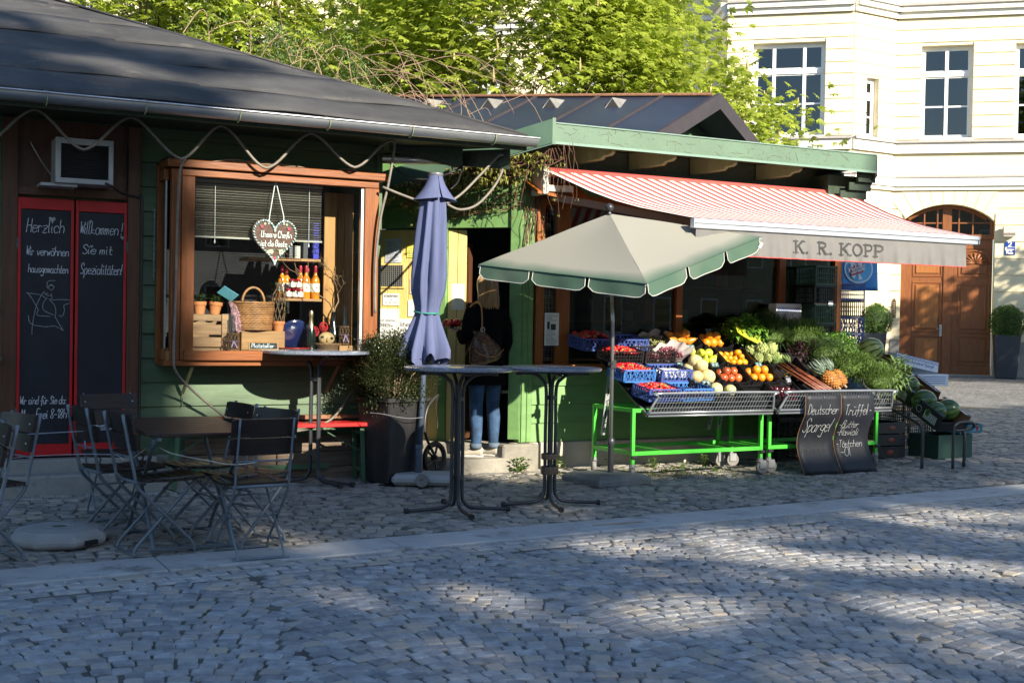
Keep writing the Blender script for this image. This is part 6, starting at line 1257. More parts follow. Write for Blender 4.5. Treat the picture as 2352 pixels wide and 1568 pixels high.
# stroller behind the pot: one spoked wheel and its frame
ST = thing('pushchair', 'dark pushchair with one spoked wheel showing behind the black pot', 'pushchair', (.47,-.20,gz(-.2)), radians(25))
W0 = Matrix.Translation((0,0,.155))@Matrix.Rotation(pi/2,4,'X')
mb = MB(); mb.T = W0; mb.tube([(.132*cos(a),.132*sin(a),0) for a in [2*pi*k/28 for k in range(28)]], .022, 8, closed=True); wh = P('wheel', mb, m_blackc, ST, smooth=True)
mb = MB(); mb.T = W0; mb.tube([(.108*cos(a),.108*sin(a),0) for a in [2*pi*k/28 for k in range(28)]], .007, 6, closed=True)
for k in range(5): a = 2*pi*k/5; mb.bar((0,0,0),(.108*cos(a),.108*sin(a),0),.016,.014)
mb.lathe([(.03,-.02),(.03,.02)], 12); P('rim', mb, M('dark_plastic', (.03,.03,.032), rough=.4), wh)
mb = MB(); mb.tube(spline([(0,-.03,.155),(-.08,-.03,.25),(-.16,-.02,.42),(-.1,.0,.62),(.06,.02,.72)],5), .013, 8); mb.tube([(-.16,-.02,.42),(-.5,.02,.2)], .012, 8); P('frame', mb, MATS['dark_plastic'], ST, smooth=True); mb = MB(); mb.tube(spline([(.06,.02,.72),(.03,.02,.6),(.045,.01,.48),(.03,.0,.42)],5), .004, 5); P('strap', mb, m_blackc, ST)
# open parasol
OP = thing('open_parasol', 'open square parasol, grey bleached canopy with green edge', 'parasol', (0,0,0)); PV = dict(L=Vector((.63,-.707,1.934)), F=Vector((1.36,-2.258,1.762)), R=Vector((2.812,-1.823,2.218)), B=Vector((2.08,-.27,2.39)), A=Vector((1.577,-1.317,2.385)))
m_op = bpy.data.materials.new('bleached_canvas'); m_op.use_nodes = True; nt = m_op.node_tree; N = nt.nodes; Lk = nt.links; b = N['Principled BSDF']; b.inputs['Roughness'].default_value = .9
at_ = N.new('ShaderNodeAttribute'); at_.attribute_name = 'bleach'; nz = N.new('ShaderNodeTexNoise'); nz.inputs['Scale'].default_value = 2.5; tcx = N.new('ShaderNodeTexCoord'); Lk.new(tcx.outputs['Object'], nz.inputs['Vector'])
ad = N.new('ShaderNodeMath'); ad.operation = 'MULTIPLY_ADD'; ad.inputs[1].default_value = .25; Lk.new(nz.outputs[0], ad.inputs[0]); Lk.new(at_.outputs['Fac'], ad.inputs[2]); rr = N.new('ShaderNodeValToRGB'); rr.color_ramp.elements[0].color = (.06,.115,.08,1); rr.color_ramp.elements[0].position = .12; rr.color_ramp.elements[1].color = (.27,.262,.222,1); rr.color_ramp.elements[1].position = .42
Lk.new(ad.outputs[0], rr.inputs[0]); Lk.new(rr.outputs[0], b.inputs['Base Color']); tr = N.new('ShaderNodeBsdfTranslucent'); Lk.new(rr.outputs[0], tr.inputs[0]); ms = N.new('ShaderNodeMixShader'); ms.inputs[0].default_value = .12; Lk.new(b.outputs[0], ms.inputs[1]); Lk.new(tr.outputs[0], ms.inputs[2]); Lk.new(ms.outputs[0], N['Material Output'].inputs[0])
def bleach(o, vals): a = o.data.attributes.new('bleach', 'FLOAT', 'POINT'); a.data.foreach_set('value', vals)
m_pip = M('white_piping', (.5,.5,.46), rough=.7)
nrm = (PV['R']-PV['L']).cross(PV['B']-PV['F']).normalized()
for e0, e1 in (('L','F'),('F','R'),('R','B'),('B','L')):
    a, c, ap = PV[e0], PV[e1], PV['A']; mb = MB(); vals = []; nu, nv = 18, 12; vs = []
    for j in range(nv+1):
        for i in range(nu+1):
            u, v = i/nu, j/nv; p = ap.lerp(a.lerp(c,u), v); sag = -.045*sin(pi*u)*v*sin(pi*min(1,v))*.8-.03*v*(1-v)*sin(pi*u); p = p+nrm*sag+Vector((0,0,.012*sin(u*5+v*9)*v*(1-v))); vs.append(p); vals.append(max(0, min(1, (1-v)*2.0-.03)))
    mb.add(vs, [(j*(nu+1)+i, j*(nu+1)+i+1, (j+1)*(nu+1)+i+1, (j+1)*(nu+1)+i) for j in range(nv) for i in range(nu)]); o = P('canopy_panel', mb, m_op, OP, smooth=True, fix=False); bleach(o, vals)
    for k in range(3):
        mb = MB(); u0 = k/3+.012; u1 = (k+1)/3-.012; vs = []; ed = []; out = (c-a).cross(Vector((0,0,1))).normalized()
        for j in range(5):
            for i in range(13):
                w = i/12; u = u0+(u1-u0)*w; rnd_ = 1-.35*max(0,abs(2*w-1)-.8)/.2 if abs(2*w-1) > .8 else 1; h = .118*(j/4)*rnd_; p = a.lerp(c,u)+Vector((0,0,-h))+out*(-.01+.012*(j/4)+.008*sin(w*9+k)*(j/4)); vs.append(p)
                if j == 4: ed.append(p)
        mb.add(vs, [(j*13+i, j*13+i+1, (j+1)*13+i+1, (j+1)*13+i) for j in range(4) for i in range(12)]); o = P('valance_flap', mb, m_op, OP, smooth=True, fix=False); bleach(o, [0.]*len(vs)); mb = MB(); mb.tube([vs[0]]+[vs[13*j] for j in range(1,4)]+ed+[vs[13*j+12] for j in range(3,-1,-1)], .0036, 5); P('piping', mb, m_pip, o)
mid = (PV['L']+PV['R'])/2; hub = PV['A']-nrm*.12
for k in 'LFRB': mb = MB(); mb.tube([PV['A']-nrm*.03, PV[k]-nrm*.02], .006, 6); P('rib', mb, m_zinc, OP)
mb = MB(); mb.tube([(1.83,-1.0,.34),(1.82,-1.01,1.45),(1.79,-1.04,1.62)], .017, 10); mb.tube([(1.79,-1.04,1.62), PV['A']-nrm*.01], .015, 10); P('pole', mb, M('steel_pole', (.42,.43,.44), rough=.3, metal=.8), OP, smooth=True)
mb = MB(); mb.lathe([(.026,.11),(.026,.36),(.034,.37),(.034,.41),(.028,.42),(.022,.43)], 14, (1.832,-1.0,0)); P('pole_sleeve', mb, m_pipe, OP, ang=40); mb = MB(); mb.box((1.823,-1.01,1.085),(.055,.055,.07)); mb.tube([(1.80,-1.03,1.09),(1.765,-1.06,1.09)],.016,10); P('pole_clamp', mb, m_blackc, OP)
mb = MB(); mb.lathe([(.018,-.015),(.024,0),(.012,.012),(.014,.02)], 12, PV['A']); mb.ball(PV['A']+Vector((0,0,.052)), .036, n=14, m=10); P('finial', mb, m_pipe, OP, smooth=True)
mb = MB(); mb.box(PV['R']+Vector((-.02,-.015,-.075)),(.03,.004,.05),(.3,.4,.2)); P('care_tag', mb, m_paper, OP)
mb = MB(); mb.T = Matrix.Translation((1.79,-1.0,gz(-1.0)))@Matrix.Rotation(radians(8),4,'Z'); mb.add([(-.30,-.27,0),(.30,-.27,0),(.30,.27,0),(-.30,.27,0),(-.30,-.27,.05),(.30,-.27,.05),(.30,.27,.05),(-.30,.27,.05),(-.24,-.2,.085),(.24,-.2,.085),(.24,.2,.085),(-.24,.2,.085)], BF); P('base_slab', mb, M('dark_cast_base', (.17,.175,.17), rough=.8, var=.25, scale=5, bump=.3, bscale=30), OP, bevel=.01)
# ================================================================ GREENGROCER DISPLAY
m_gcart = M('bright_green_powdercoat', (.07,.52,.05), rough=.35, var=.08, scale=5, dirt=((.10,.25,.05), 14, .68)); m_cast = M('caster_metal', (.42,.43,.43), rough=.4, metal=.7, var=.15); m_rub = M('grey_caster_rubber', (.20,.19,.18), rough=.7, var=.2)
def cart(lab, x0, x1, yf, yr, rot=0.):
    g = gz((yf+yr)/2); t = thing('display_cart', lab, 'cart', ((x0+x1)/2,(yf+yr)/2,g), rot, 'green display carts'); w = (x1-x0)/2; d = (yr-yf)/2; s = .034
    for sx in (-1,1):
        for sy in (-1,1):
            mb = MB(); mb.box((sx*w,sy*d,.40),(s,s,.50)); P('post', mb, m_gcart, t, bevel=.003)
            c = bpy.data.objects.new('caster', None); COL.objects.link(c); c.parent = t; c.location = (sx*w,sy*d,0); c.rotation_euler = (0,0,RND(-.8,.8)+.4)
            mb = MB(); mb.T = Matrix.Translation((.02,0,.064))@Matrix.Rotation(pi/2,4,'X'); mb.lathe([(.02,-.015),(.058,-.017),(.064,-.008),(.064,.008),(.058,.017),(.02,.015)], 16); P('wheel', mb, m_rub, c, ang=40)
            mb = MB(); mb.bx(-.012,.055,-.025,-.019,.05,.12); mb.bx(-.012,.055,.019,.025,.05,.12); mb.bx(-.03,.055,-.025,.025,.12,.13); mb.lathe([(.028,.13),(.028,.15)],10); P('fork', mb, m_cast, c, bevel=.002)
    for z, nm in ((.245,'lower_rail'),(.63,'upper_rail')):
        for sy in (-1,1): mb = MB(); mb.bx(-w+s/2+.001,w-s/2-.001,sy*d-.014,sy*d+.014,z-.018,z+.018); P(nm, mb, m_gcart, t, bevel=.002)
        for sx in (-1,1): mb = MB(); mb.bx(sx*w-.014,sx*w+.014,-d+s/2+.001,d-s/2-.001,z-.018,z+.018); P(nm, mb, m_gcart, t, bevel=.002)
    for xx in (-.25,.25): mb = MB(); mb.bx(xx*w*2-.014,xx*w*2+.014,-d+.016,d-.016,.232,.258); P('cross_rail', mb, m_gcart, t)
    for sx in (-1,1): mb = MB(); mb.box((sx*w-sx*-.0,-d-.028,.215),(.06,.02,.03)); P('corner_bumper', mb, m_blackc, t, bevel=.004)
    return t
cart('bright green wheeled cart carrying the blue berry crates', 2.0,3.47,-1.05,-.42,radians(2)); cart('bright green wheeled cart behind the two chalk boards', 3.60,4.97,-.98,-.40,radians(1))
# sloping trays with wire fronts
m_tray = M('black_tray_plastic', (.018,.018,.02), rough=.35, var=.2); m_chrome = M('grey_wire_frame', (.30,.32,.34), rough=.3, metal=.6, var=.12)
SLOPE = radians(32); ROWS = {1:(-1.0,.775), 2:(-.745,.935), 3:(-.49,1.095), 4:(-.235,1.255)}
def tray(lab, x0, x1):
    t = thing('display_tray', lab, 'display tray', (0,0,0))
    mb = MB(); mb.add([(x0,-1.16,.64),(x1,-1.16,.64),(x1,-.10,1.25),(x0,-.10,1.25),(x0,-1.16,.62),(x1,-1.16,.62),(x1,-.10,1.23),(x0,-.10,1.23)], [(0,1,2,3),(7,6,5,4),(4,5,1,0),(3,2,6,7),(0,3,7,4),(1,5,6,2)]); P('sloping_base', mb, m_tray, t)
    yb, zb, yt, zt = -1.17,.655,-1.21,.83
    fr = [(x0+.02,yb,zb),(x0+.10,yt+.005,zt-.03),(x0+.14,yt,zt),(x1-.06,yt,zt),(x1-.02,yt+.005,zt-.03),(x1-.0,yb,zb)]
    mb = MB(); mb.tube(spline(fr,4), .0125, 8); mb.tube([(x0+.02,yb,zb),(x1,yb,zb)], .0125, 8); mb.tube([(x0+.02,yb,zb-.028),(x1,yb,zb-.028)], .010, 8); P('front_rail', mb, m_chrome, t, smooth=True)
    mb = MB(); n = int((x1-x0)/.035)
    for i in range(1, n):
        x = x0+.05+(x1-x0-.08)*i/n; mb.tube([(x-.035,yb,zb+.01),(x+.02,yt,zt-.01)], .0026, 4)
    for z in (.70,.745,.79): f = (z-zb)/(zt-zb); mb.tube([(x0+.03+.1*f,yb+(yt-yb)*f,z),(x1-.01,yb+(yt-yb)*f,z)], .0026, 4)
    P('wire_front', mb, m_chrome, t)
    for x in (x0+.02,x1-.02): mb = MB(); mb.tube(spline([(x,yb,zb-.01),(x,-1.0,.72),(x,-.6,.95),(x,-.12,1.22)],3), .011, 6); P('side_rail', mb, m_chrome, t, smooth=True)
    return t
tray('black sloping tray with grey wire front under the berry crates', 2.09,3.50); tray('black sloping tray with grey wire front above the chalk boards', 3.55,4.98)
for x, y in ((1.96,-.66),(3.30,-.45),(3.42,-.45)):
    t = thing('slotted_bracket', 'slotted steel tray bracket '+('on the open end of the berry cart' if x < 2.5 else 'under the tray, %s of the pair by the middle posts' % ('left' if x < 3.35 else 'right')), 'bracket', (x,y,0))
    mb = MB(); mb.bar((0,.04,.93 if x < 2.5 else .66),(0,-.06,.42),.012,.05,up=(1,0,0)) if False else mb.add([(-.03,-.004,.42),(.012,-.004,.42),(.075,-.004,.95 if x < 2.5 else .66),(.033,-.004,.95 if x < 2.5 else .66),(-.03,.004,.42),(.012,.004,.42),(.075,.004,.95 if x < 2.5 else .66),(.033,.004,.95 if x < 2.5 else .66)], [(0,1,2,3),(7,6,5,4),(0,4,5,1),(1,5,6,2),(2,6,7,3),(3,7,4,0)]); P('plate', mb, m_cast, t)
    mb = MB()
    for i in range(4 if x < 2.5 else 2): z = .47+i*.105; o = (z-.42)*.12; ribbon(mb, [(o-.012,z),(o+.0,z+.015),(o-.006,z+.05),(o+.012,z+.06)], .011, (Vector((0,-.0055,0)),Vector((1,0,0)),Vector((0,0,1)),None))
    mb.build('slots', m_dark, t, fix=False)
# ---- crates
m_cblk = M('black_crate_plastic', (.013,.013,.014), rough=.38, var=.2); m_cblu = M('blue_crate_plastic', (.06,.19,.52), rough=.42, var=.12); m_cblu2 = M('dark_blue_crate_plastic', (.06,.10,.33), rough=.45, var=.12); m_cgrn = M('green_crate_plastic', (.03,.10,.06), rough=.45, var=.12)
CRM = {}
def crate_parts(w, d, h, mat, style):
    key = (w,d,h,mat.name,style)
    if key in CRM: return CRM[key]
    out = []; t = .006
    mb = MB(); mb.bx(-w/2,w/2,-d/2,d/2,0,.008); out.append(('floor', mb.mesh('floor', mat)))
    for (ax, L, off, nm) in (('x',w,-d/2,'wall'),('x',w,d/2,'wall'),('y',d,-w/2,'wall'),('y',d,w/2,'wall')):
        mb = MB()
        def bar(u0, z0, u1, z1, ww):
            if ax == 'x': mb.bar((u0,off,z0),(u1,off,z1),t,ww,up=(0,1,0)) if abs(u1-u0) < abs(z1-z0) and False else mb.bar((u0,off,z0),(u1,off,z1),ww,t,up=(0,1,0))
            else: mb.bar((off,u0,z0),(off,u1,z1),ww,t,up=(1,0,0))
        dip = .72 if style == 'tray' and ax == 'x' else 1.
        bar(-L/2,h*.96*dip,L/2,h*.96*dip,h*.10); bar(-L/2,h*.05,L/2,h*.05,h*.10)
        for u in (-L/2+.008,L/2-.008): bar(u,0,u,h*1.02,.016)
        if style == 'lattice':
            n = int(L/.042)
            for i in range(n+1):
                u = -L/2+L*i/n; bar(max(-L/2,u-.035),h*.1,min(L/2,u+.035),h*.92,.005); bar(min(L/2,u+.035),h*.1,max(-L/2,u-.035),h*.92,.005)
            for i in range(1,5): u = -L/2+L*i/5; bar(u,h*.08,u,h*.95,.008)
        elif style == 'grid':
            n = int(L/.03)
            for i in range(1,n): u = -L/2+L*i/n; bar(u,h*.08,u,h*.95,.007)
            for z in (.35,.6): bar(-L/2,h*z,L/2,h*z,.007)
        else:
            bar(-L/2,h*.30*dip,L/2,h*.30*dip,h*.42*dip); n = int(L/.02)
            for i in range(1,n): u = -L/2+L*i/n; bar(u,h*.5*dip,u,h*.92*dip,.008)
            for s in (-1,1):
                if ax == 'x': bar(s*(L/2-.05),h*.70,s*(L/2-.012),h*1.0,.02)
        out.append((nm, mb.mesh('wall', mat)))
    CRM[key] = out; return out
def crate(nm, lab, x, y, z, w, d, h, mat, style, tilt=SLOPE, rz_=0., group=None):
    t = thing(nm, lab, 'crate', (x,y,z)); t.rotation_euler = (tilt,0,rz_)
    if group: t['group'] = group
    for n_, me in crate_parts(w,d,h,mat,style): link(n_, me, t)
    return t
def row(r): return ROWS[r]
G1 = 'black produce crates on the slope'
for x, r, lab in ((3.05,1,'black crate with the striped cantaloupes in the front row'),(3.42,1,'nearly empty black crate in the front row beside the plums'),(3.74,1,'black crate with the dark plums in the front row'),(2.92,2,'black crate with the pale netted melons'),(3.28,2,'black crate with the red apples'),(3.64,2,'black crate with the large oranges in the second row'),(3.16,3,'black crate with the green pears'),(3.52,3,'black crate with the small clementines'),(3.90,3,'black crate with the artichokes'),(3.06,4,'black crate with the mangoes at the back'),(3.44,4,'black crate with the oranges at the back')):
    y, z = row(r); crate('produce_crate', lab, x, y, z-.035, .345, .255, .115, m_cblk, 'tray', group=G1)
G2 = 'berry crates on the open end'
for x, r, m_, st, lab, dx in ((2.28,1,m_cblu2,'grid','dark blue crate with strawberries in the front row',.02),(2.66,1,m_cblu,'lattice','light blue crate with berry punnets in the front row',0),(2.24,2,m_cblu,'lattice','light blue crate heaped with strawberries in the second row',-.05),(2.60,2,m_cblu2,'lattice','blue crate with white punnets in the second row',0),(2.22,3,m_cblk,'grid','black crate with strawberries in the shade of the third row',0),(2.585,3,m_cblk,'grid','black crate with berry punnets in the third row',0),(2.06,4,m_cblu2,'lattice','dark blue crate in the shade at the end of the top row',0),(2.44,4,m_cblu2,'lattice','dark blue crate in the shade next to the bagged grapes',0)):
    y, z = row(r); crate('berry_crate', lab, x+dx, y, z+(.0 if r < 4 else -.05), .355, .27, .115, m_, st, tilt=SLOPE*.30, rz_=radians(3), group=G2)
# ---- fruit
def fm(nm, c, var=.15, scale=9, rough=.38, hue=None, bump=.0, bs=60, coat=.15, dirt=None): return M(nm, c, rough=rough, var=var, scale=scale, hue=hue, bump=bump, bscale=bs, coat=coat, rnd=.10, dirt=dirt)
m_oran = fm('orange_peel', (.72,.26,.012), .1, 6, .4, bump=.25, bs=180); m_clem = fm('clementine_peel', (.76,.33,.012), .1, 6, .4, bump=.25, bs=180); m_appl = fm('red_apple_skin', (.42,.035,.025), .5, 5, .25, hue=(1.3,4,1.5), coat=.4); m_pear = fm('green_pear_skin', (.46,.50,.05), .2, 7, .4); m_mang = fm('orange_pear_skin', (.55,.25,.02), .25, 7, .4, hue=(1.1,.8,.7)); m_melo = fm('netted_melon', (.58,.46,.22), .12, 18, .6, bump=.5, bs=40, coat=0); m_cant = fm('cantaloupe', (.46,.45,.22), .15, 20, .6, bump=.4, bs=40, coat=0); m_plum = fm('dark_plum_skin', (.055,.012,.022), .5, 6, .22, hue=(1.6,1,1.1), coat=.5); m_arti = fm('artichoke_leaf', (.36,.42,.15), .25, 12, .6, coat=0)
def fruit_mesh(nm, mat, r, sc=(1,1,1), prof=None, n=14, m=9, dimple=True, stem=None):
    mb = MB()
    if prof: mb.lathe(prof, n, cap=False)
    else:
        mb.ball((0,0,0), r, sc, n, m)
        if dimple: mb.v = [(x,y,z-(.22*r*math.exp(-((x*x+y*y)/(.10*r*r))) if z > 0 else 0)) for x,y,z in mb.v]
    if stem: mb.cur = 1; mb.tube([(0,0,stem[0]),(.004,.002,stem[1])], .0025, 5)
    return mb.mesh(nm, [mat]+([m_stem] if stem else []), smooth=True)
FM = dict(orange=fruit_mesh('orange', m_oran, .046, dimple=False), clementine=fruit_mesh('clementine', m_clem, .036, (1,1,.85)), apple=fruit_mesh('apple', m_appl, .044, (1,1,.92), stem=(.025,.045)), pear=fruit_mesh('pear', m_pear, .04, prof=[(.001,-.045),(.025,-.042),(.04,-.02),(.041,.0),(.03,.028),(.018,.045),(.014,.058),(.001,.064)], stem=(.06,.085)), mango=fruit_mesh('mango', m_mang, .04, prof=[(.001,-.055),(.025,-.05),(.043,-.025),(.044,.0),(.032,.035),(.02,.06),(.013,.078),(.001,.084)], stem=(.08,.1)), melon=fruit_mesh('melon', m_melo, .074, (1,1,.95), n=18, m=11, stem=(.05,.075)), plum=fruit_mesh('plum', m_plum, .033, (1,1,1.05)))
# cantaloupe with ribs, watermelon with stripes, artichoke of scales
mb = MB(); mb.ball((0,0,0), .066, (1,1,.95), 30, 12); mb.v = [(x*(1-.05*abs(sin(5*atan2(y,x)))), y*(1-.05*abs(sin(5*atan2(y,x)))), z) for x,y,z in mb.v]; FM['cantaloupe'] = mb.mesh('cantaloupe', m_cant, smooth=True)
def wm_mat():
    m = bpy.data.materials.new('watermelon_rind'); m.use_nodes = True; nt = m.node_tree; N = nt.nodes; L = nt.links; b = N['Principled BSDF']; b.inputs['Roughness'].default_value = .3
    a = N.new('ShaderNodeAttribute'); a.attribute_name = 'stripe'; tc = N.new('ShaderNodeTexCoord'); nz = N.new('ShaderNodeTexNoise'); nz.inputs['Scale'].default_value = 22; nz.inputs['Detail'].default_value = 5; L.new(tc.outputs['Object'], nz.inputs['Vector'])
    md = N.new('ShaderNodeMath'); md.operation = 'MULTIPLY_ADD'; md.inputs[1].default_value = .9; L.new(nz.outputs[0], md.inputs[0]); L.new(a.outputs['Fac'], md.inputs[2]); oi = N.new('ShaderNodeObjectInfo')
    r = N.new('ShaderNodeValToRGB'); r.color_ramp.elements[0].position = .62; r.color_ramp.elements[1].position = .85; r.color_ramp.elements[0].color = (.012,.05,.014,1); r.color_ramp.elements[1].color = (.07,.13,.035,1); L.new(md.outputs[0], r.inputs[0])
    mx = N.new('ShaderNodeMixRGB'); mx.blend_type = 'MULTIPLY'; mx.inputs[0].default_value = 0; L.new(r.outputs[0], mx.inputs[1]); L.new(mx.outputs[0], b.inputs['Base Color']); return m
m_wm = wm_mat(); mb = MB(); mb.ball((0,0,0), .12, (1,1,1.12), 40, 16); FM['watermelon'] = mb.mesh('watermelon', m_wm, smooth=True)
av = FM['watermelon'].attributes.new('stripe','FLOAT','POINT'); av.data.foreach_set('value', [.5+.5*cos(11*atan2(v.co.y,v.co.x)+.5*sin(v.co.z*40)) for v in FM['watermelon'].vertices])
mb = MB(); q = random.Random(4)
for k in range(9):
    z = -.052+k*.0125; rr = .056*sqrt(max(.05,1-(z/.062)**2)); nn = max(4,int(rr/.0055))
    for i in range(nn):
        a = 2*pi*(i+.5*(k%2))/nn; c = Vector((rr*cos(a),rr*sin(a),z)); u = Vector((cos(a),sin(a),.1)); tg = Vector((-sin(a),cos(a),0)); up = Vector((0,0,1)); b = c-up*.015; mb.add([b-tg*.013, b+tg*.013, c+tg*.012+u*.004+up*.004, c+up*.015+u*.001-u*abs(z)*.15, c-tg*.012+u*.004+up*.004, c-u*.004], [(0,1,2,5),(5,2,3),(5,3,4),(0,5,4)])
mb.ball((0,0,0), .05, (1,1,1.05), 12, 8); mb.tube([(0,0,-.05),(.01,0,-.1)], .012, 6); FM['artichoke'] = mb.mesh('artichoke', m_arti)
def fruits(kind, lab, x, r, pts, dz=0., tiltv=None, up=.0):
    y, z = row(r); q = random.Random(int(x*100)+r)
    for (u, v, w) in pts:
        o = link(kind, FM[kind]); o.location = (x+u, y+v*cos(SLOPE)-w*sin(SLOPE), z+v*sin(SLOPE)+w*cos(SLOPE)+dz); sc_ = q.uniform(.88,1.08); o.scale = (sc_*q.uniform(.96,1.04),sc_,sc_*q.uniform(.95,1.03)); o.rotation_euler = tiltv(q) if tiltv else (q.uniform(-.6,.6),q.uniform(-.6,.6),q.uniform(0,6)); tag(o, lab, kind, lab.split(' on ')[0]+' group')
def pile(r, w, d, n, q, layers=1):
    """packed positions inside a crate: bottom layer grid plus a few on top"""
    pts = []; nx = max(1,int(w/(2*r))); ny = max(1,int(d/(2*r)))
    for j in range(ny):
        for i in range(nx): pts.append(((i-(nx-1)/2)*2.02*r+q.uniform(-.1,.1)*r, (j-(ny-1)/2)*2.02*r+q.uniform(-.1,.1)*r, r*.9))
    top = [((i-(nx-2)/2)*2.02*r, (j-(ny-2)/2)*2.02*r, r*2.2) for j in range(ny-1) for i in range(nx-1)]; q.shuffle(top); return (pts+top)[:n] if n < len(pts) else pts+top[:n-len(pts)]
q = random.Random(77)
fruits('orange','round orange heaped in the black crate at the back', 3.44,4, pile(.042,.31,.22,11,q)); fruits('orange','large orange in the second row crate beside the apples', 3.64,2, pile(.046,.31,.22,9,q)); fruits('clementine','small bright clementine in the middle crate', 3.52,3, pile(.034,.31,.22,14,q))
fruits('apple','red apple in the crate between melons and large oranges', 3.28,2, pile(.040,.31,.22,12,q)); fruits('pear','yellow green pear in the crate left of the clementines', 3.16,3, pile(.043,.30,.22,8,q), tiltv=lambda q: (q.uniform(.4,2.2),q.uniform(-.6,.6),q.uniform(0,6))); fruits('mango','orange elongated fruit in the crate at the back', 3.06,4, pile(.046,.30,.22,7,q), dz=.015, tiltv=lambda q: (q.uniform(1.0,1.9),q.uniform(-.3,.3),q.uniform(0,6)))
fruits('melon','pale netted melon in the second row crate', 2.92,2, pile(.066,.34,.27,6,q)+[(-.03,.06,.15)], dz=.01); fruits('plum','dark plum in the front row crate', 3.74,1, pile(.034,.31,.22,15,q)); fruits('artichoke','green artichoke in the third row crate', 3.90,3, pile(.06,.36,.27,8,q), dz=.02); fruits('cantaloupe','striped cantaloupe in the front row crate', 3.02,1, [(.06,-.03,.075),(-.08,0,.07)], dz=.02, tiltv=lambda q: (q.uniform(-.4,.4),q.uniform(-.4,.4),q.uniform(0,6)))
m_straw = M('strawberry', (.55,.012,.018), rough=.3, var=.25, scale=60, coat=.3, rnd=.25); m_calyx = M('strawberry_calyx', (.12,.22,.04), rough=.6)
SBM = MB(); SBM.lathe([(.001,-.018),(.008,-.014),(.014,-.002),(.0145,.006),(.009,.012),(.001,.012)], 8, cap=False); SBM.cur = 1; SBM.lathe([(.011,.0125),(.002,.014)], 5, cap=False)
def heap(nm, lab, x, r, w, d, n, seed, dz=.04, base=SBM, mats=None, cat='strawberries', sc=1.):
    y, z = row(r); q = random.Random(seed); mb = MB()
    for i in range(n):
        u, v = q.uniform(-w/2,w/2), q.uniform(-d/2,d/2); h = .03*(1-(2*u/w)**2)*(1-(2*v/d)**2)+q.uniform(0,.02); T = Matrix.Translation((x+u, y+v, z+dz+h+v*.17))@Matrix.Rotation(q.uniform(0,6.3),4,'Z')@Matrix.Rotation(q.uniform(.8,2.2),4,'X')@Matrix.Scale(sc,4)
        o = len(mb.v); mb.v += [tuple(T@Vector(p)) for p in base.v]; mb.f += [tuple(k+o for k in f) for f in base.f]; mb.mi += base.mi
    o = mb.build(nm, mats or [m_straw, m_calyx], None, smooth=True, fix=False); o['kind'] = 'stuff'; tag(o, lab, cat); return o
heap('strawberries', 'heap of red strawberries in the dark blue front crate', 2.29,1,.30,.20,150,1,.085); heap('strawberries', 'heap of red strawberries in the light blue second row crate', 2.18,2,.31,.22,190,2,.09); heap('strawberries', 'shaded strawberries in the black third row crate', 2.22,3,.3,.2,140,3,.085); heap('strawberries', 'red strawberries in the dark crate at the end of the top row', 2.06,4,.3,.2,130,4,.06)
m_clear = glass('clear_punnet', (.93,.93,.95), .10, .03, .8); RB = MB(); RB.ball((0,0,0), .010, n=7, m=5); m_rasp = M('raspberry', (.28,.012,.03), rough=.45, var=.2, rnd=.3); m_whp = M('white_punnet', (.76,.77,.78), rough=.5)
def punnets(x, r, n, lab, seed, white=False):
    y, z = row(r)
    for i in range(n):
        px = x-.115+i%3*.112; py = y-.05+i//3*.115; t = thing('punnet', lab, 'punnet', (px,py,z+.03+(py-y)*.17), RND(-.06,.06)+radians(3), lab+' group'); t.rotation_euler[0] = SLOPE*.3; mb = MB(); mb.bx(-.05,.05,-.05,.05,0,.045); P('box', mb, m_whp if white else m_clear, t, bevel=.004)
        if not white:
            qq = random.Random(seed*10+i); mb = MB()
            for k in range(40):
                T = Matrix.Translation((qq.uniform(-.04,.04),qq.uniform(-.04,.04),qq.uniform(.012,.034))); o = len(mb.v); mb.v += [tuple(T@Vector(p)) for p in RB.v]; mb.f += [tuple(a+o for a in f) for f in RB.f]
            mb.mi = [0]*len(mb.f); P('berries', mb, m_rasp, t, smooth=True, fix=False)
        else:
            mb = MB(); mb.bx(-.052,.052,-.03,.03,.046,.052); P('paper_strip', mb, m_whp, t)
punnets(2.66,1,6,'clear punnet of dark berries in the light blue front crate',1); punnets(2.585,3,6,'clear punnet of dark berries in the black third row crate',2); punnets(2.60,2,6,'white lidded punnet in the blue second row crate',3,True)
# bagged grapes
m_grape = M('red_grape', (.16,.03,.05), rough=.3, var=.4, scale=30, coat=.3, rnd=.35); m_ggrape = M('dull_green_grape', (.16,.17,.05), rough=.35, var=.3, coat=.2, rnd=.3); m_bag = M('crumpled_bag_paper', (.62,.55,.56), rough=.55, var=.15, scale=12, trans=.45)
def grapes(x, r, mat, lab, seed, w=.24, d=.2, n=110, dz=.06):
    y, z = row(r); q = random.Random(seed); t = thing('grape_bag', lab, 'grapes', (x,y,z+dz)); t.rotation_euler = (SLOPE*.9,0,.1); mb = MB()
    for i in range(n):
        u, v = q.uniform(-w/2,w/2)*.85, q.uniform(-d/2,d/2)*.85; mb.ball((u,v,.03*(1-(2*u/w)**2)+q.uniform(-.01,.02)), .0115, (1,1,1.15), 7, 5)
    P('grapes', mb, mat, t, smooth=True, fix=False)
    mb = MB(); ph = q.uniform(0,6)
    def bg(u, v): a = 2*pi*u; rr = 1+.10*sin(5*a+ph)+.07*sin(11*a+2*ph)*v; h = -.05+.15*v**1.3*(.55+.45*sin(a+1.2))+.018*sin(9*a+4*v); return ((w/2+.05*v)*rr*cos(a)*(.55+.5*v), (d/2+.03*v)*rr*sin(a)*(.55+.5*v), h)
    mb.grid(bg, 44, 6); P('bag', mb, m_bag, t, smooth=True, fix=False); return t
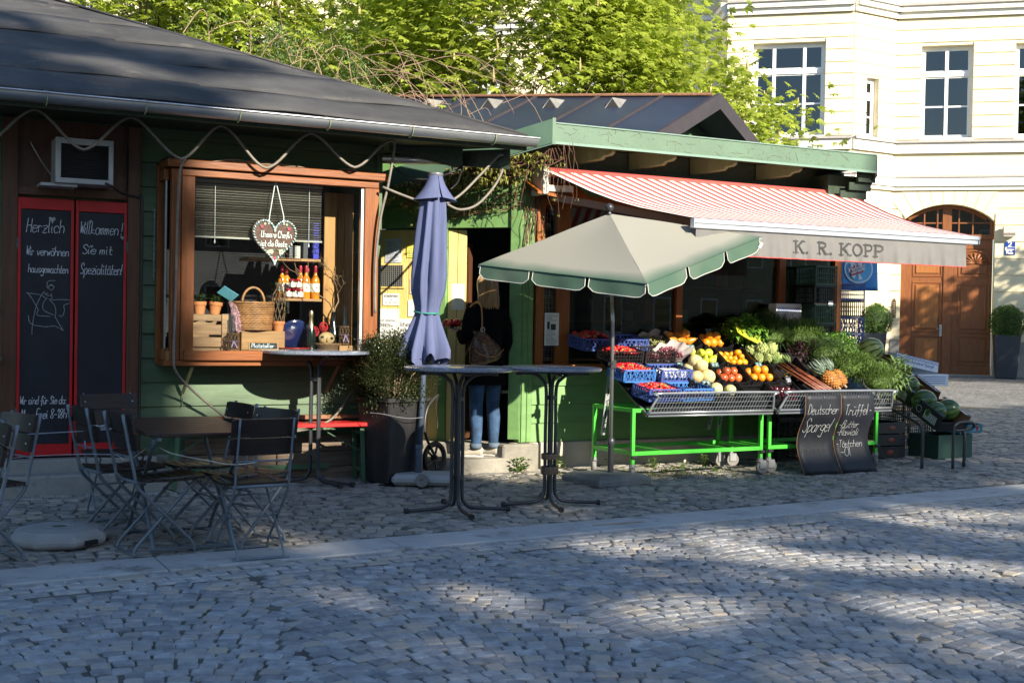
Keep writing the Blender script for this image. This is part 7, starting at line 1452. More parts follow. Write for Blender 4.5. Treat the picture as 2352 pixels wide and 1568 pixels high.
grapes(2.80,3,m_grape,'bagged red grapes in crumpled paper above the melons',3,.27,.2,150,.06); grapes(2.76,4,m_ggrape,'bagged dull green grapes in the top row',5,.3,.2,110,.0); grapes(2.72,3,m_grape,'second bag of red grapes beside the black berry crate',8,.2,.16,80,.02)
# price cards
m_card = M('teal_price_card', (.035,.10,.10), rough=.5, var=.1)
def card(x, r, u, lab, w=.085, h=.05, mat=None, txt='2,50'.replace(',','.')):
    y, z = row(r); t = thing('price_card', lab, 'price card', (x+u,y+.05,z+.11)); t.rotation_euler = (-.5,0,RND(-.2,.2)); mb = MB(); mb.bx(-w/2,w/2,-.001,.001,0,h); P('card', mb, mat or m_card, t); letter('chalk_writing', txt, h*.45, .003, (-w*.35,-.0022,h*.3), m_chalk, t, fit=w*.7)
for x, r, u, lab in ((3.44,4,.03,'oranges at the back'),(3.90,3,-.02,'artichokes'),(3.16,3,-.09,'green pears'),(2.92,2,-.13,'netted melons'),(3.28,2,-.10,'red apples'),(3.64,2,.07,'large oranges'),(3.02,1,-.12,'cantaloupes')): card(x, r, u, 'small teal price card among the '+lab)
card(3.86,1,.02,'black price card in front of the dark plums',.075,.085,m_slate,'1.80')
# ---- greens
m_basil = M('basil_leaf', (.14,.30,.035), rough=.35, var=.3, scale=20, trans=.25, rnd=.3, spec=.6); m_herb = M('herb_leaf', (.13,.22,.045), rough=.55, var=.35, scale=12, trans=.25, rnd=.4); m_herbd = M('dark_herb_leaf', (.06,.115,.03), rough=.6, var=.35, trans=.2, rnd=.4); m_sage = M('sage_leaf', (.20,.30,.10), rough=.6, var=.25, scale=10, trans=.3, rnd=.25); m_ypaper = M('lime_wrapper', (.45,.50,.03), rough=.5, trans=.3)
def clump(nm, lab, c, rad, n, mat, ll, lw, seed, cat='herbs', grassy=False, stems=None):
    q = random.Random(seed); t = thing(nm, lab, cat, c); mb = MB()
    for i in range(n):
        u = Vector((q.gauss(0,1),q.gauss(0,1),q.gauss(.25,.9))).normalized(); rr = q.uniform(.55,1.04)*(1+.12*sin(u.x*7+seed)+.1*sin(u.y*9)); p = Vector((u.x*rad[0]*rr,u.y*rad[1]*rr,u.z*rad[2]*rr)); d = (u+Vector((q.uniform(-.7,.7),q.uniform(-.7,.7),q.uniform(-.3,.9)))) if not grassy else (u*.6+Vector((q.uniform(-.35,.35),q.uniform(-.35,.35),q.uniform(.1,1.0))))
        leaf(mb, p, d, q.uniform(.7,1.2)*ll, q.uniform(.7,1.2)*lw, droop=.5 if not grassy else .3)
    P('leaves', mb, mat, t, fix=False); mb = MB(); mb.ball((0,0,-rad[2]*.25), 1, (rad[0]*.68,rad[1]*.68,rad[2]*.6), 10, 7); P('inner_mass', mb, m_herb, t)
    mb = MB()
    for i in range(14): a = q.uniform(0,6.28); mb.tube([(0,0,-rad[2]*.7),(cos(a)*rad[0]*.5,sin(a)*rad[1]*.5,rad[2]*.3)], .003, 4)
    P('stalks', mb, m_herb, t); return t
t = clump('basil_bunch','bright green basil bunch in a lime wrapper', (3.80,-.36,1.40), (.22,.16,.12), 620, m_basil, .062,.05, 1); mb = MB(); mb.grid(lambda u,v: (-.24+.30*u, -.17+.05*v+.02*sin(u*5), -.02-.20*u*.7+.09*v), 6, 2); P('wrapper', mb, m_ypaper, t)
clump('fine_herb','dark feathery herb beside the basil bunch', (3.62,-.17,1.33), (.12,.1,.09), 300, m_herbd, .05,.012, 2, grassy=True); clump('chive_pot','long grassy chives right of the basil bunch', (4.12,-.36,1.36), (.22,.17,.12), 1300, m_herbd, .16,.006, 3, grassy=True); clump('rosemary','pale bushy rosemary at the back of the herbs', (4.45,-.42,1.36), (.28,.18,.15), 1900, m_herb, .06,.008, 4, grassy=True); clump('dark_rosemary','very dark rosemary in the shade at the window', (4.30,-.12,1.47), (.22,.12,.12), 700, m_herbd, .07,.008, 5, grassy=True)
clump('thyme','dense dark thyme cushion above the pineapples', (4.62,-.62,1.20), (.26,.20,.14), 2200, m_herbd, .03,.01, 6); clump('mint','broad leaved mint beside the whole watermelon', (4.90,-.46,1.24), (.22,.17,.14), 620, m_basil, .05,.03, 7); clump('parsley','curly parsley cushion in the middle of the herbs', (4.76,-.86,1.06), (.26,.20,.15), 2600, m_herb, .032,.014, 8); clump('dill','feathery dill hanging over the tray edge', (4.90,-1.06,.94), (.22,.16,.14), 2200, m_herb, .05,.007, 9, grassy=True)
t = clump('sage','pale sage with large drooping leaves at the tray end', (5.12,-1.04,.95), (.18,.15,.17), 190, m_sage, .11,.036, 10)
clump('red_lettuce','dark red lettuce behind the pineapple leaves', (4.42,-.48,1.20), (.16,.12,.09), 260, M('dark_red_leaf', (.05,.018,.028), rough=.5, var=.4, rnd=.3), .06,.045, 11, 'lettuce')
# rhubarb and leeks
m_rhub = M('rhubarb_stalk', (.17,.03,.025), rough=.4, var=.4, scale=3, stretch=(1,8,8), hue=(1.2,2.4,1.3), rnd=.2)
t = thing('rhubarb_bundle', 'bundle of red rhubarb stalks lying on the slope', 'rhubarb', (4.12,-.86,.93)); q = random.Random(3)
for i in range(15):
    x = q.uniform(-.10,.10); mb = MB(); mb.tube([(x-.06,.22+q.uniform(-.03,.03),.13+q.uniform(0,.03)),(x,.0,.02+q.uniform(0,.03)),(x+.07,-.27+q.uniform(-.03,.03),-.11+q.uniform(0,.03))], [.007,.009,.010], 7); P('stalk', mb, m_rhub, t, smooth=True)
mb = MB()
for i in range(120): x = q.uniform(-.14,.08); leaf(mb, (x-.05,.22,.14+q.uniform(0,.04)), (q.uniform(-.6,.2),q.uniform(.2,1),q.uniform(.1,.7)), q.uniform(.06,.13), .018)
P('leaf_ends', mb, m_sage, t)
# pineapples
m_pin = M('pineapple_skin', (.33,.14,.04), rough=.55, var=.4, scale=14, hue=(1.3,1.3,1), rnd=.2); m_pinl = M('pineapple_crown_leaf', (.14,.20,.14), rough=.45, var=.25, scale=8, rnd=.15)
def pineapple(lab, c, rot, s=1.):
    t = thing('pineapple', lab, 'pineapple', c); t.rotation_euler = rot; t.scale = (s,s,s); mb = MB(); n = 12
    mb.ball((0,0,0), .07, (.92,.92,1.25), 16, 12)
    for k in range(11):
        z = -.078+k*.0155; rr = .068*.92*sqrt(max(.02,1-(z/.092)**2))
        for i in range(n):
            a = 2*pi*(i+.5*(k%2))/n; c_ = Vector((rr*cos(a),rr*sin(a),z)); u = Vector((cos(a),sin(a),z*6)).normalized(); tg = Vector((-sin(a),cos(a),0)); w = tg.cross(u); h = rr*2*pi/n*.5; mb.add([c_-tg*h, c_-w*.009, c_+tg*h, c_+w*.009, c_+u*.012+w*.003], [(0,1,4),(1,2,4),(2,3,4),(3,0,4)])
    P('fruit_body', mb, m_pin, t, fix=True); mb = MB(); q = random.Random(int(c[0]*100))
    for i in range(46): a = i*2.4; b = .25+i/46*.95; d = Vector((cos(a)*cos(b),sin(a)*cos(b),sin(b))); leaf(mb, (cos(a)*.012,sin(a)*.012,.08), d+Vector((0,0,.5)), .09+.08*i/46, .018, droop=-.3)
    P('crown', mb, m_pinl, t); mb = MB(); mb.tube([(0,0,-.085),(0,0,-.115)],.012,7); P('stalk', mb, m_stem, t)
    mb = MB(); mb.box((-.05,-.045,.075),(.045,.004,.07),(.5,0,.6)); P('hang_tag', mb, m_dark, t); mb = MB()
    for i in range(16): a = i*.39; leaf(mb, (-.03,-.03,.10), (cos(a)-.3,sin(a)-.3,.9), .035,.006)
    P('tag_tassel', mb, M('teal_tassel', (.02,.32,.20), rough=.5), t)
pineapple('front pineapple with green tag leaning on the tray', (4.36,-.98,.925), Vector((-.62,.30,.62)).to_track_quat('Z','Y').to_euler(), 1.15); pineapple('second pineapple half hidden behind the front one', (4.50,-.93,.94), Vector((-.45,.45,.7)).to_track_quat('Z','Y').to_euler(), 1.08)
for i, (x, y, z, rx, rzz, lab) in enumerate(((4.26,-.66,.99,SLOPE,.1,'black printed fruit carton under the pineapple leaves'),(4.06,-.60,1.02,SLOPE,-.1,'black printed fruit carton behind the rhubarb'))):
    t = thing('fruit_carton', lab, 'carton', (x,y,z), rzz); t.rotation_euler[0] = rx; mb = MB()
    for a in ((-.19,.19,-.15,-.144,0,.07),(-.19,.19,.144,.15,0,.09),(-.19,-.184,-.144,.144,0,.09),(.184,.19,-.144,.144,0,.09),(-.184,.184,-.144,.144,0,.006)): mb.bx(*a)
    P('carton_body', mb, M('black_card', (.018,.016,.016), rough=.5, var=.2), t); mb = MB(); mb.tube([(-.02+.04*cos(a),-.1515,.035+.022*sin(a)) for a in [2*pi*k/16 for k in range(17)]], .003, 4); P('gold_print', mb, M('gold_print', (.5,.33,.06), rough=.5), t)
# ---- watermelon cartons in a cascade on a tubular stand
m_kraft = M('kraft_card', (.30,.15,.07), rough=.8, var=.12); m_bcard = M('black_melon_card', (.016,.017,.02), rough=.45, var=.25, scale=3); m_wprint = M('white_print', (.5,.5,.5), rough=.6)
def melonbox(lab, x, y, z, w=.40, d=.40, h=.17, tilt=radians(27)):
    t = thing('melon_carton', lab, 'carton', (x,y,z), radians(1)); t.rotation_euler[0] = tilt; t['group'] = 'watermelon cartons'
    for nm, a in (('floor',(-w/2,w/2,-d/2,d/2,0,.006)),('front_wall',(-w/2,w/2,-d/2,-d/2+.006,.006,h*.62)),('back_wall',(-w/2,w/2,d/2-.006,d/2,.006,h*.85)),('side_wall',(-w/2,-w/2+.006,-d/2+.006,d/2-.006,.006,h)),('side_wall',(w/2-.006,w/2,-d/2+.006,d/2-.006,.006,h))):
        mb = MB(); mb.bx(*a); mb.f = mb.f; P(nm, mb, m_bcard, t)
    mb = MB(); mb.bx(-w/2+.0065,-w/2+.009,-d/2+.01,d/2-.01,.01,h-.005); mb.bx(w/2-.009,w/2-.0065,-d/2+.01,d/2-.01,.01,h-.005); mb.bx(-w/2+.01,w/2-.01,d/2-.0095,d/2-.0065,.01,h*.85-.005); P('kraft_lining', mb, m_kraft, t)
    mb = MB()
    for i in range(9): mb.box((-w/2-.002,-d/2+.07+i*.02,h*.45),(.002,.012,h*.5))
    for k in range(2):
        for i in range(10): mb.box((w/2-.02-.02*k,-d/2+.05+i*.031,h+.002),(.014,.022,.001))
    mb.tube([(-w/2-.0025,-d/2+.32+.035*cos(a),h*.5+.035*sin(a)) for a in [2*pi*k/16 for k in range(17)]], .0025, 4); stuff(P('print', mb, m_wprint, t))
    for s in (-1,1): mb = MB(); mb.box((s*(w/2-.025),0,h+.0005),(.05,d*.96,.003)); P('top_flap', mb, m_bcard, t)
    mb = MB(); mb.T = Matrix.Translation((-w/2-.001,0.02,h*.55))@Matrix.Rotation(pi/2,4,'Y'); mb.lathe([(.001,0),(.028,0),(.03,-.002)], 14, cap=False); P('hand_hole', mb, m_dark, t); return t
for y, z, lab in ((-1.07,.50,'front watermelon carton of the three, lowest on the stand'),(-.66,.72,'middle watermelon carton of the three'),(-.26,.94,'rear watermelon carton of the three, highest on the stand')): melonbox(lab, 5.72, y, z)
lw = FM['watermelon'].copy(); m_wl = m_wm.copy(); m_wl.name = 'light_watermelon_rind'; rp = [n for n in m_wl.node_tree.nodes if n.type == 'VALTORGB'][0]; rp.color_ramp.elements[0].color = (.06,.13,.03,1); rp.color_ramp.elements[1].color = (.38,.44,.14,1); lw.materials[0] = m_wl
def wmelon(lab, x, y, z, rot, s=1., col=(1,1,1,1)):
    o = link('watermelon', lw if col[0] > 1 else FM['watermelon']); o.location = (x,y,z); o.rotation_euler = rot; o.scale = (s,s,s); tag(o, lab, 'watermelon', 'watermelons')
wmelon('dark watermelon at the right of the front carton',5.80,-1.12,.62,(1.3,.5,.4),.92); wmelon('dark watermelon at the left of the front carton',5.62,-1.13,.60,(.8,.9,.2),.85); wmelon('dark watermelon at the back of the front carton',5.63,-.96,.70,(1.5,1.0,1.),.98); wmelon('dark watermelon in the middle carton',5.70,-.66,.83,(1.2,.3,.9),.95); wmelon('light striped whole watermelon on top of the rear carton',5.50,-.30,1.20,(1.1,.3,.5),1.12,(6.5,4.6,4.4,1))
SD = thing('tubular_stand', 'dark tubular steel stand under the watermelon cartons', 'stand', (0,0,0)); g = gz(-1.1)
for x in (5.44,5.98 if False else 5.96): mb = MB(); mb.tube(spline([(x,-1.14 if x < 5.6 else -1.2,g),(x,-1.14 if x < 5.6 else -1.2,.34),(x,-1.12,.44),(x,-1.02,.50),(x,-.5,.66),(x,.05,.86),(x,.08,.80),(x,.08,gz(.08))],5), .0165, 8); P('side_frame', mb, m_pipe, SD, smooth=True)
mb = MB(); mb.tube(spline([(5.70,-1.30,g),(5.70,-1.30,.40),(5.71,-1.305,.47),(5.78,-1.31,.505),(5.93,-1.31,.505),(5.985,-1.30,.47),(5.97,-1.28,.43),(5.86,-1.27,.42),(5.75,-1.27,.42)],5), .0155, 8); P('front_hoop', mb, m_pipe, SD, smooth=True); mb = MB(); mb.tube([(5.44,-.45,.63),(5.96,-.45,.63)], .012, 6); P('cross_tube', mb, m_pipe, SD)
# ---- boxes and crates behind
m_gcard = M('dark_green_card', (.02,.065,.045), rough=.6, var=.15)
def solidbox(nm, lab, a, mat, rot=0, tiltx=0, prt=None, cat='box'):
    x0,x1,y0,y1,z0,z1 = a; t = thing(nm, lab, cat, ((x0+x1)/2,(y0+y1)/2,z0), rot); t.rotation_euler[0] = tiltx; w, d, h = (x1-x0)/2, (y1-y0)/2, z1-z0; mb = MB()
    for b in ((-w,w,-d,-d+.006,0,h),(-w,w,d-.006,d,0,h),(-w,-w+.006,-d+.006,d-.006,0,h),(w-.006,w,-d+.006,d-.006,0,h),(-w+.006,w-.006,-d+.006,d-.006,0,.01)): mb.bx(*b)
    P('box_body', mb, mat, t, bevel=.002)
    for ya, yc in ((-d-.003,-d+.02),(d-.02,d+.003)): mb = MB(); mb.bx(-w-.003,w+.003,ya,yc,h*.86,h*.92); P('rim_band', mb, mat, t)
    if prt: prt(t, w, d, h)
    return t
solidbox('green_box','dark green open box on the ground behind the watermelon stand',(6.15,6.72,-.62,-.22,gz(-.4),.30),m_gcard,radians(6))
m_teal = M('teal_card', (.02,.16,.20), rough=.5)
def pr1(t,w,d,h): mb = MB(); mb.box((0,-d-.002,h*.4),(w*1.5,.002,h*.35)); P('blue_wave_print', mb, M('sky_blue_print', (.10,.35,.55), rough=.5), t); mb = MB(); mb.ball((w*.5,-d-.004,h*.6), .03, (1,.1,1), 10, 6); P('red_disc_print', mb, m_red, t)
solidbox('printed_tray','teal printed fruit tray resting on the green box',(6.45,6.90,-.6,-.25,.32,.41),m_teal,radians(12),radians(4),pr1,'tray')
def pr2(t,w,d,h): mb = MB(); mb.ball((0,-d-.002,h*.5), .05, (1,.08,.5), 10, 6); P('red_leaf_print', mb, M('rust_print', (.35,.07,.03), rough=.5), t)
for i in range(3): solidbox('black_fruit_box','%s of the low black fruit boxes piled under the stand' % ('lowest','middle','topmost')[i],(5.50,5.92,-.42,-.05,gz(-.2)+.13*i,gz(-.2)+.13*i+.12),m_bcard,radians(3*i-2),0,pr2)
m_wcard = M('white_carton', (.86,.87,.88), rough=.6, var=.05); m_bprint = M('blue_check_print', (.05,.12,.42), rough=.6)
def pr3(t,w,d,h):
    mb = MB()
    for i in range(26): mb.box((-w+.02+i*(2*w-.04)/25,-d-.002,h*.80+(.012 if i%2 else -.0)),(.012,.002,.012)); mb.box((-w+.02+i*(2*w-.04)/25,-d-.002,h*.80+(-.012 if i%2 else .024)),(.012,.002,.010))
    P('blue_check_band', mb, m_bprint, t); letter('print', 'Schrobenhausener Spargel', .032, .004, (-w*.8,-d-.002,h*.35), m_bprint, t, fit=w*1.6, slant=0, jit=0)
def pr4(t,w,d,h):
    mb = MB()
    for i in range(4): mb.box((w*.3,-d-.002,.03+i*.024),(w*1.1,.002,.005))
    P('blue_stripes', mb, m_bprint, t)
for i in range(5): crate('folding_crate','black folding crate under the white cartons, %s from the ground' % ('first','second','third','fourth','fifth')[i], 6.62,.28,gz(.2)+i*.145,.5,.36,.14,m_cblk,'grid',0,radians(4),'black crates behind the watermelons')
solidbox('asparagus_carton','lower white asparagus carton with blue stripes',(6.42,7.02,.05,.42,gz(.2)+.73,gz(.2)+.86),m_wcard,radians(-4),0,pr4,'carton'); solidbox('asparagus_carton','upper tilted white asparagus carton with blue checked band',(6.28,6.86,.06,.40,gz(.2)+.91,gz(.2)+1.03),m_wcard,radians(-8),radians(0),pr3,'carton').rotation_euler = (radians(-8),radians(11),radians(-8))
hs = 0
for i, (m_, st, lab) in enumerate(((m_cblk,'grid','lowest black crate of the tall stack beside the flag'),(m_cblk,'grid','second black crate of the tall stack beside the flag'),(m_cblk,'grid','third black crate of the tall stack beside the flag'),(m_cblk,'grid','fourth black crate of the tall stack beside the flag'),(m_cblk,'grid','fifth black crate of the tall stack beside the flag'),(m_cblk,'grid','sixth black crate of the tall stack beside the flag'),(m_cblu2,'lattice','lower dark blue crate near the top of the stack beside the flag'),(m_cblu2,'lattice','middle dark blue crate near the top of the stack beside the flag'),(m_cblk,'grid','black crate between the blue ones of the tall stack'),(m_cblu2,'grid','topmost blue crate of the tall stack beside the flag'))):
    crate('stacked_crate', lab, 5.59,.32,gz(.3)+i*.187,.42,.4,.183,m_,st,0,radians(RND(-1.5,1.5)),'tall crate stack beside the flag')
for i in range(10):
    crate('tall_crate','%s crate of the shaded stack at the window end, %s from below' % ('dark green' if i in (4,7,9) else 'black', ['lowest','second','third','fourth','fifth','sixth','seventh','eighth','ninth','topmost'][i]), 4.82,-.21,gz(-.2)+i*.203,.30,.30,.20,m_cgrn if i in (4,7,9) else m_cblk,'grid',0,radians(RND(-1.5,1.5)),'shaded crate stack at the window end')
for i in range(6): crate('low_crate','black crate in the short stack under the white carton, %s from below' % ('first','second','third','fourth','fifth','sixth')[i], 4.42,-.20,gz(-.2)+i*.215,.36,.28,.21,m_cblk,'grid',0,radians(RND(-1.5,1.5)),'short crate stack by the window')
solidbox('white_carton','upright white carton with blue print standing by the window crates',(4.28,4.62,-.22,-.1,1.34,1.68),m_wcard,radians(2),0,pr3,'carton')
mb = MB(); mb.bx(4.845,4.905,-.375,-.3735,1.66,1.72); tag(P('paper_label', mb, m_paper, None), 'white paper label on the shaded crate stack', 'label'); 
# ---- ice-cream flag
FL = thing('ice_cream_flag', 'blue ice cream flag with red and white oval logo', 'flag', (6.05,.5,0)); m_fb = M('flag_blue', (.03,.26,.62), rough=.5, var=.08); m_fl = M('flag_light_blue', (.12,.45,.75), rough=.5); m_fr = M('flag_red', (.55,.02,.03), rough=.5); m_fw = M('flag_white', (.8,.8,.8), rough=.5)
def fy(x): return -.012*sin(x*9)
mb = MB(); mb.grid(lambda u,v: (-.27+.53*u+.03*v, fy(-.27+.53*u), 2.42-.55*v), 16, 10); o = P('cloth', mb, m_fb, FL, smooth=True, fix=False); o.modifiers.new('s','SOLIDIFY').thickness = .003
def disc(nm, rx, rz_, off, mat, n=32, tlt=0.): mb = MB(); pts = [(-.015+rx*cos(a)*cos(tlt)-rz_*sin(a)*sin(tlt), 2.12+rx*cos(a)*sin(tlt)+rz_*sin(a)*cos(tlt)) for a in [2*pi*k/n for k in range(n)]]; mb.add([(x,fy(x)-off,z) for x,z in pts], [tuple(range(n))]); return P(nm, mb, mat, FL)
disc('oval_white', .205,.17,.016,m_fw); disc('oval_blue', .185,.15,.018,m_fl); 
mb = MB()
for k in range(8): a = k*pi/4+.2; mb.add([(-.015+.03*cos(a-.6),-.020,2.12+.03*sin(a-.6)),(-.015+.16*cos(a-.2),-.020,2.12+.13*sin(a-.2)),(-.015+.16*cos(a+.2),-.020,2.12+.13*sin(a+.2))], [(0,1,2)])
P('star_rays', mb, m_fw, FL); mb = MB(); mb.add([(-.13,-.022,2.03),(.15,-.022,2.11),(.13,-.022,2.21),(-.15,-.022,2.13)], [(0,1,2,3)]); P('red_band', mb, m_fr, FL); letter('brand_lettering', 'Schöller', .09, .017, (-.125,-.024,2.06), m_fw, FL, ux=(.96,0,.28), uy=(-.28,0,.96), fit=.25, slant=.1, jit=0); letter('brand_lettering', 'Nestlé', .06, .012, (-.1,-.020,2.31), m_fw, FL, fit=.18, slant=0, jit=0)
mb = MB(); mb.tube([(-.29,.01,gz(.5)),(-.29,.01,2.5)], .014, 8); mb.tube([(-.29,.01,2.44),(.27,.01,2.44)], .01, 8); P('pole', mb, m_zinc, FL); mb = MB(); mb.lathe([(.2,gz(.5)),(.2,gz(.5)+.04),(.03,gz(.5)+.06)], 16, (-.29,.01,0)); P('foot', mb, m_blackc, FL)
# ---- chalk boards leaning on the tray
m_chalkb = M('board_chalk', (.34,.35,.36), rough=.9, var=.4, scale=90); m_chalkf = M('rubbed_chalk', (.06,.062,.066), rough=.9, var=.4, scale=60)
def yb(v): return -1.245+.12*max(0,sin(pi*min(1,max(0,(v-.22)/.78))))**1.3+.03*v
def chalkboard(lab, xt0, xt1, xb0, xb1, lines):
    t = thing('chalk_board', lab, 'sign', (0,0,0), 0, 'curved black chalk boards'); zt = .80; zb = gz(-1.2)+.004
    def sp(u, v): return (xt0+(xb0-xt0)*v+(xt1-xt0+(xb1-xb0-xt1+xt0)*v)*u, yb(v), zt+(zb-zt)*v)
    mb = MB(); mb.grid(sp, 6, 16); o = P('board', mb, m_slate, t, smooth=True, fix=False); s = o.modifiers.new('s','SOLIDIFY'); s.thickness = .004; s.offset = 1
    mb = MB(); mb.tube([sp(0,v/12) for v in range(13)], .0035, 4); P('board_edge', mb, m_kraft, t)
    for txt, u, v, h, w, fit, faint in lines:
        mb = MB(); script(mb, txt, h, w, (0,0,0), fit=fit, slant=.2, jit=.3)
        V = []
        for x, y, z in mb.v: vv = v-z/(zt-zb); p = sp(u+x/(xt1-xt0), vv); V.append((p[0], p[1]-.0075, p[2]))
        mb.v = V; mb.build('chalk_writing', m_chalkf if faint else m_chalkb, t, fix=False)
    mb = MB(); mb.ball(Vector(sp(.5,.03))+Vector((0,-.008,0)), .006, n=6, m=4); P('pin', mb, m_zinc, t); return t
chalkboard('curved chalk board reading Deutscher Spargel', 3.83,4.26,3.86,4.31, (('Deutscher',.06,.24,.09,.0035,.37,False),('Spargel',.08,.47,.13,.005,.34,False),('Bärlauch',.1,.74,.08,.004,.30,True))); chalkboard('curved chalk board listing Trüffel-Butter, Ravioli and Öl', 4.265,4.68,4.325,4.78, (('Trüffel-',.10,.26,.10,.004,.33,False),('-Butter',.06,.43,.07,.004,.24,False),('-Ravioli',.06,.53,.07,.004,.26,False),('-Törtchen',.06,.68,.065,.004,.31,False),('-Öl',.14,.79,.08,.0055,.13,False)))
# ================================================================ WOMAN AT THE DOOR
def blob(mb, pts, n=14):
    """tapered limb with elliptical sections: pts = (x,y,z,rx,ry)"""
    rings = []
    for i, (x,y,z,rx,ry) in enumerate(pts):
        a = Vector(pts[max(i-1,0)][:3]); b = Vector(pts[min(i+1,len(pts)-1)][:3]); t = (b-a).normalized(); s = Vector((1,0,0)); s = (s-t*s.dot(t)).normalized(); f = t.cross(s)
        rings.append([Vector((x,y,z))+s*rx*cos(k*2*pi/n)+f*ry*sin(k*2*pi/n) for k in range(n)])
    o = [p for r in rings for p in r]; m = len(rings); mb.add(o, [(i*n+k, i*n+(k+1)%n, (i+1)*n+(k+1)%n, (i+1)*n+k) for i in range(m-1) for k in range(n)]+[tuple(range(n-1,-1,-1)), tuple((m-1)*n+k for k in range(n))])
def fuse(mb, name, mat, par, vox=.011, smooth=3, sub=0):
    o = mb.build(name, mat, par); r = o.modifiers.new('r','REMESH'); r.mode = 'VOXEL'; r.voxel_size = vox; s = o.modifiers.new('s','SMOOTH'); s.iterations = smooth; s.factor = .5
    bpy.context.view_layer.update(); me = evalmesh(o); o.modifiers.clear(); o.data = me
    if not me.materials: me.materials.append(mat)
    me.polygons.foreach_set('use_smooth', [True]*len(me.polygons)); return o
WM = thing('person', 'woman in black coat and jeans with brown shoulder bag at the doorway', 'person', (1.06,.0,.182), radians(6))     # local +y = facing direction (towards the door)
m_skin = M('skin', (.52,.30,.21), rough=.5, var=.08); m_coat = M('black_knit', (.007,.0065,.007), rough=1., var=.3, scale=20, spec=.08); m_jean = M('blue_denim', (.026,.06,.125), rough=.85, var=.35, scale=9, bump=.25, bscale=120, hue=(1.4,1.4,1.35)); m_hair = M('blond_brown_hair', (.34,.22,.11), rough=.45, var=.45, scale=30, stretch=(1,1,.08), hue=(1.5,1.4,1.2)); m_shoe = M('beige_suede', (.46,.41,.33), rough=.8, var=.15); m_sole = M('white_sole', (.62,.60,.55), rough=.7); m_lthr = M('brown_monogram_leather', (.05,.024,.013), rough=.42, var=.5, scale=60, detail=0, hue=(2.2,2.0,1.6)); m_tan = M('tan_leather', (.42,.20,.07), rough=.5, var=.15)
body = MB()
blob(body, [(0,0,.86,.15,.10),(0,0,.98,.145,.10),(0,.0,1.12,.13,.095),(0,.0,1.26,.155,.10),(0,0,1.36,.16,.085),(0,0,1.42,.09,.06),(0,.01,1.46,.05,.05),(0,.02,1.52,.048,.05)])
blob(body, [(0,.03,1.50,.05,.06),(0,.035,1.55,.068,.085),(0,.03,1.61,.075,.095),(0,.02,1.66,.07,.085),(0,.02,1.695,.03,.04)])
body.ball((0,.125,1.585), .016, (.8,1.2,1.3), 8, 6); body.ball((.075,.02,1.60), .018, (.5,1,1.5), 8, 6); body.ball((-.075,.02,1.60), .018, (.5,1,1.5), 8, 6)
for s in (-1,1): blob(body, [(s*.085,0,.88,.085,.09),(s*.09,.0,.66,.068,.075),(s*.09,.01,.48,.052,.055),(s*.092,-.01,.34,.05,.055),(s*.095,-.01,.16,.034,.038),(s*.095,-.0,.06,.033,.04)])
LA = [(-.15,0,1.36,.05,.05),(-.205,-.03,1.27,.044,.046),(-.24,-.05,1.12,.037,.039),(-.245,.0,1.09,.033,.034),(-.225,.08,1.135,.026,.028),(-.215,.135,1.165,.022,.026)]; RA = [(.15,0,1.36,.05,.05),(.205,-.01,1.24,.044,.046),(.235,.0,1.07,.036,.038),(.245,.07,.96,.032,.033),(.22,.16,.92,.025,.027)]
blob(body, LA); blob(body, RA)
# left hand: palm and fingers around the punnet; right hand by the hip
def hand(mb, base, fwd, up, side, curl):
    b = Vector(base); f = Vector(fwd).normalized(); u = Vector(up).normalized(); s = f.cross(u).normalized()*side
    mb.ball(b+f*.04, .04, (1,1,1), 8, 6, Matrix((f*1.0, s*.9, u*.38)).transposed())
    for i, (o, L, r) in enumerate(((-.028,.062,.0085),(-.009,.072,.0088),(.010,.068,.0085),(.028,.052,.0075))):
        p0 = b+f*.062+s*o; p1 = p0+f*L*.5+u*curl*L*.15; p2 = p1+(f*.6+u*curl*.8).normalized()*L*.4; p3 = p2+(f*.1+u*curl).normalized()*L*.3; mb.tube([b+f*.035+s*o*.9,p0,p1,p2,p3], [r*1.1,r*1.1,r,r*.9,r*.6], 7)
    t0 = b+f*.02-s*.03; mb.tube([t0,t0-s*.025+f*.022+u*.008,t0-s*.03+f*.045+u*.02*curl,t0-s*.022+f*.06+u*.03*curl], [.012,.0105,.0095,.006], 7)
hand(body, (-.215,.135,1.165), (-.35,.8,.25), (0,-.2,1), 1, .9); hand(body, (.215,.165,.915), (-.2,.8,-.4), (.3,.3,.9), -1, .6)
fuse(body, 'body', m_skin, WM, .008, 2)
# jeans with rolled cuffs
jn = MB(); blob(jn, [(0,0,.80,.155,.115),(0,0,.90,.158,.118),(0,0,1.0,.15,.11)])
for s in (-1,1): blob(jn, [(s*.082,-.005,.88,.09,.10),(s*.09,-.005,.72,.080,.088),(s*.092,.0,.60,.070,.076),(s*.093,.006,.48,.062,.066),(s*.094,-.008,.36,.061,.066),(s*.097,-.012,.24,.053,.057),(s*.098,-.01,.14,.046,.052),(s*.098,-.01,.10,.046,.052)])
q = random.Random(6)
jn.v = [(x+.004*sin(z*70+y*20+x*15)*(1 if z < .75 else .4), y+.004*sin(z*55+x*40), z) for x,y,z in jn.v]
fuse(jn, 'jeans', m_jean, WM, .0085, 1); m_cuff = M('pale_denim_cuff', (.11,.15,.20), rough=.85)
for s in (-1,1): mb = MB(); mb.T = Matrix.Translation((s*.098,-.01,0)); mb.lathe([(.047,.082),(.053,.08),(.055,.10),(.054,.125),(.048,.128)], 20, sy=1.12, cap=False); P('cuff', mb, m_cuff, WM, smooth=True)
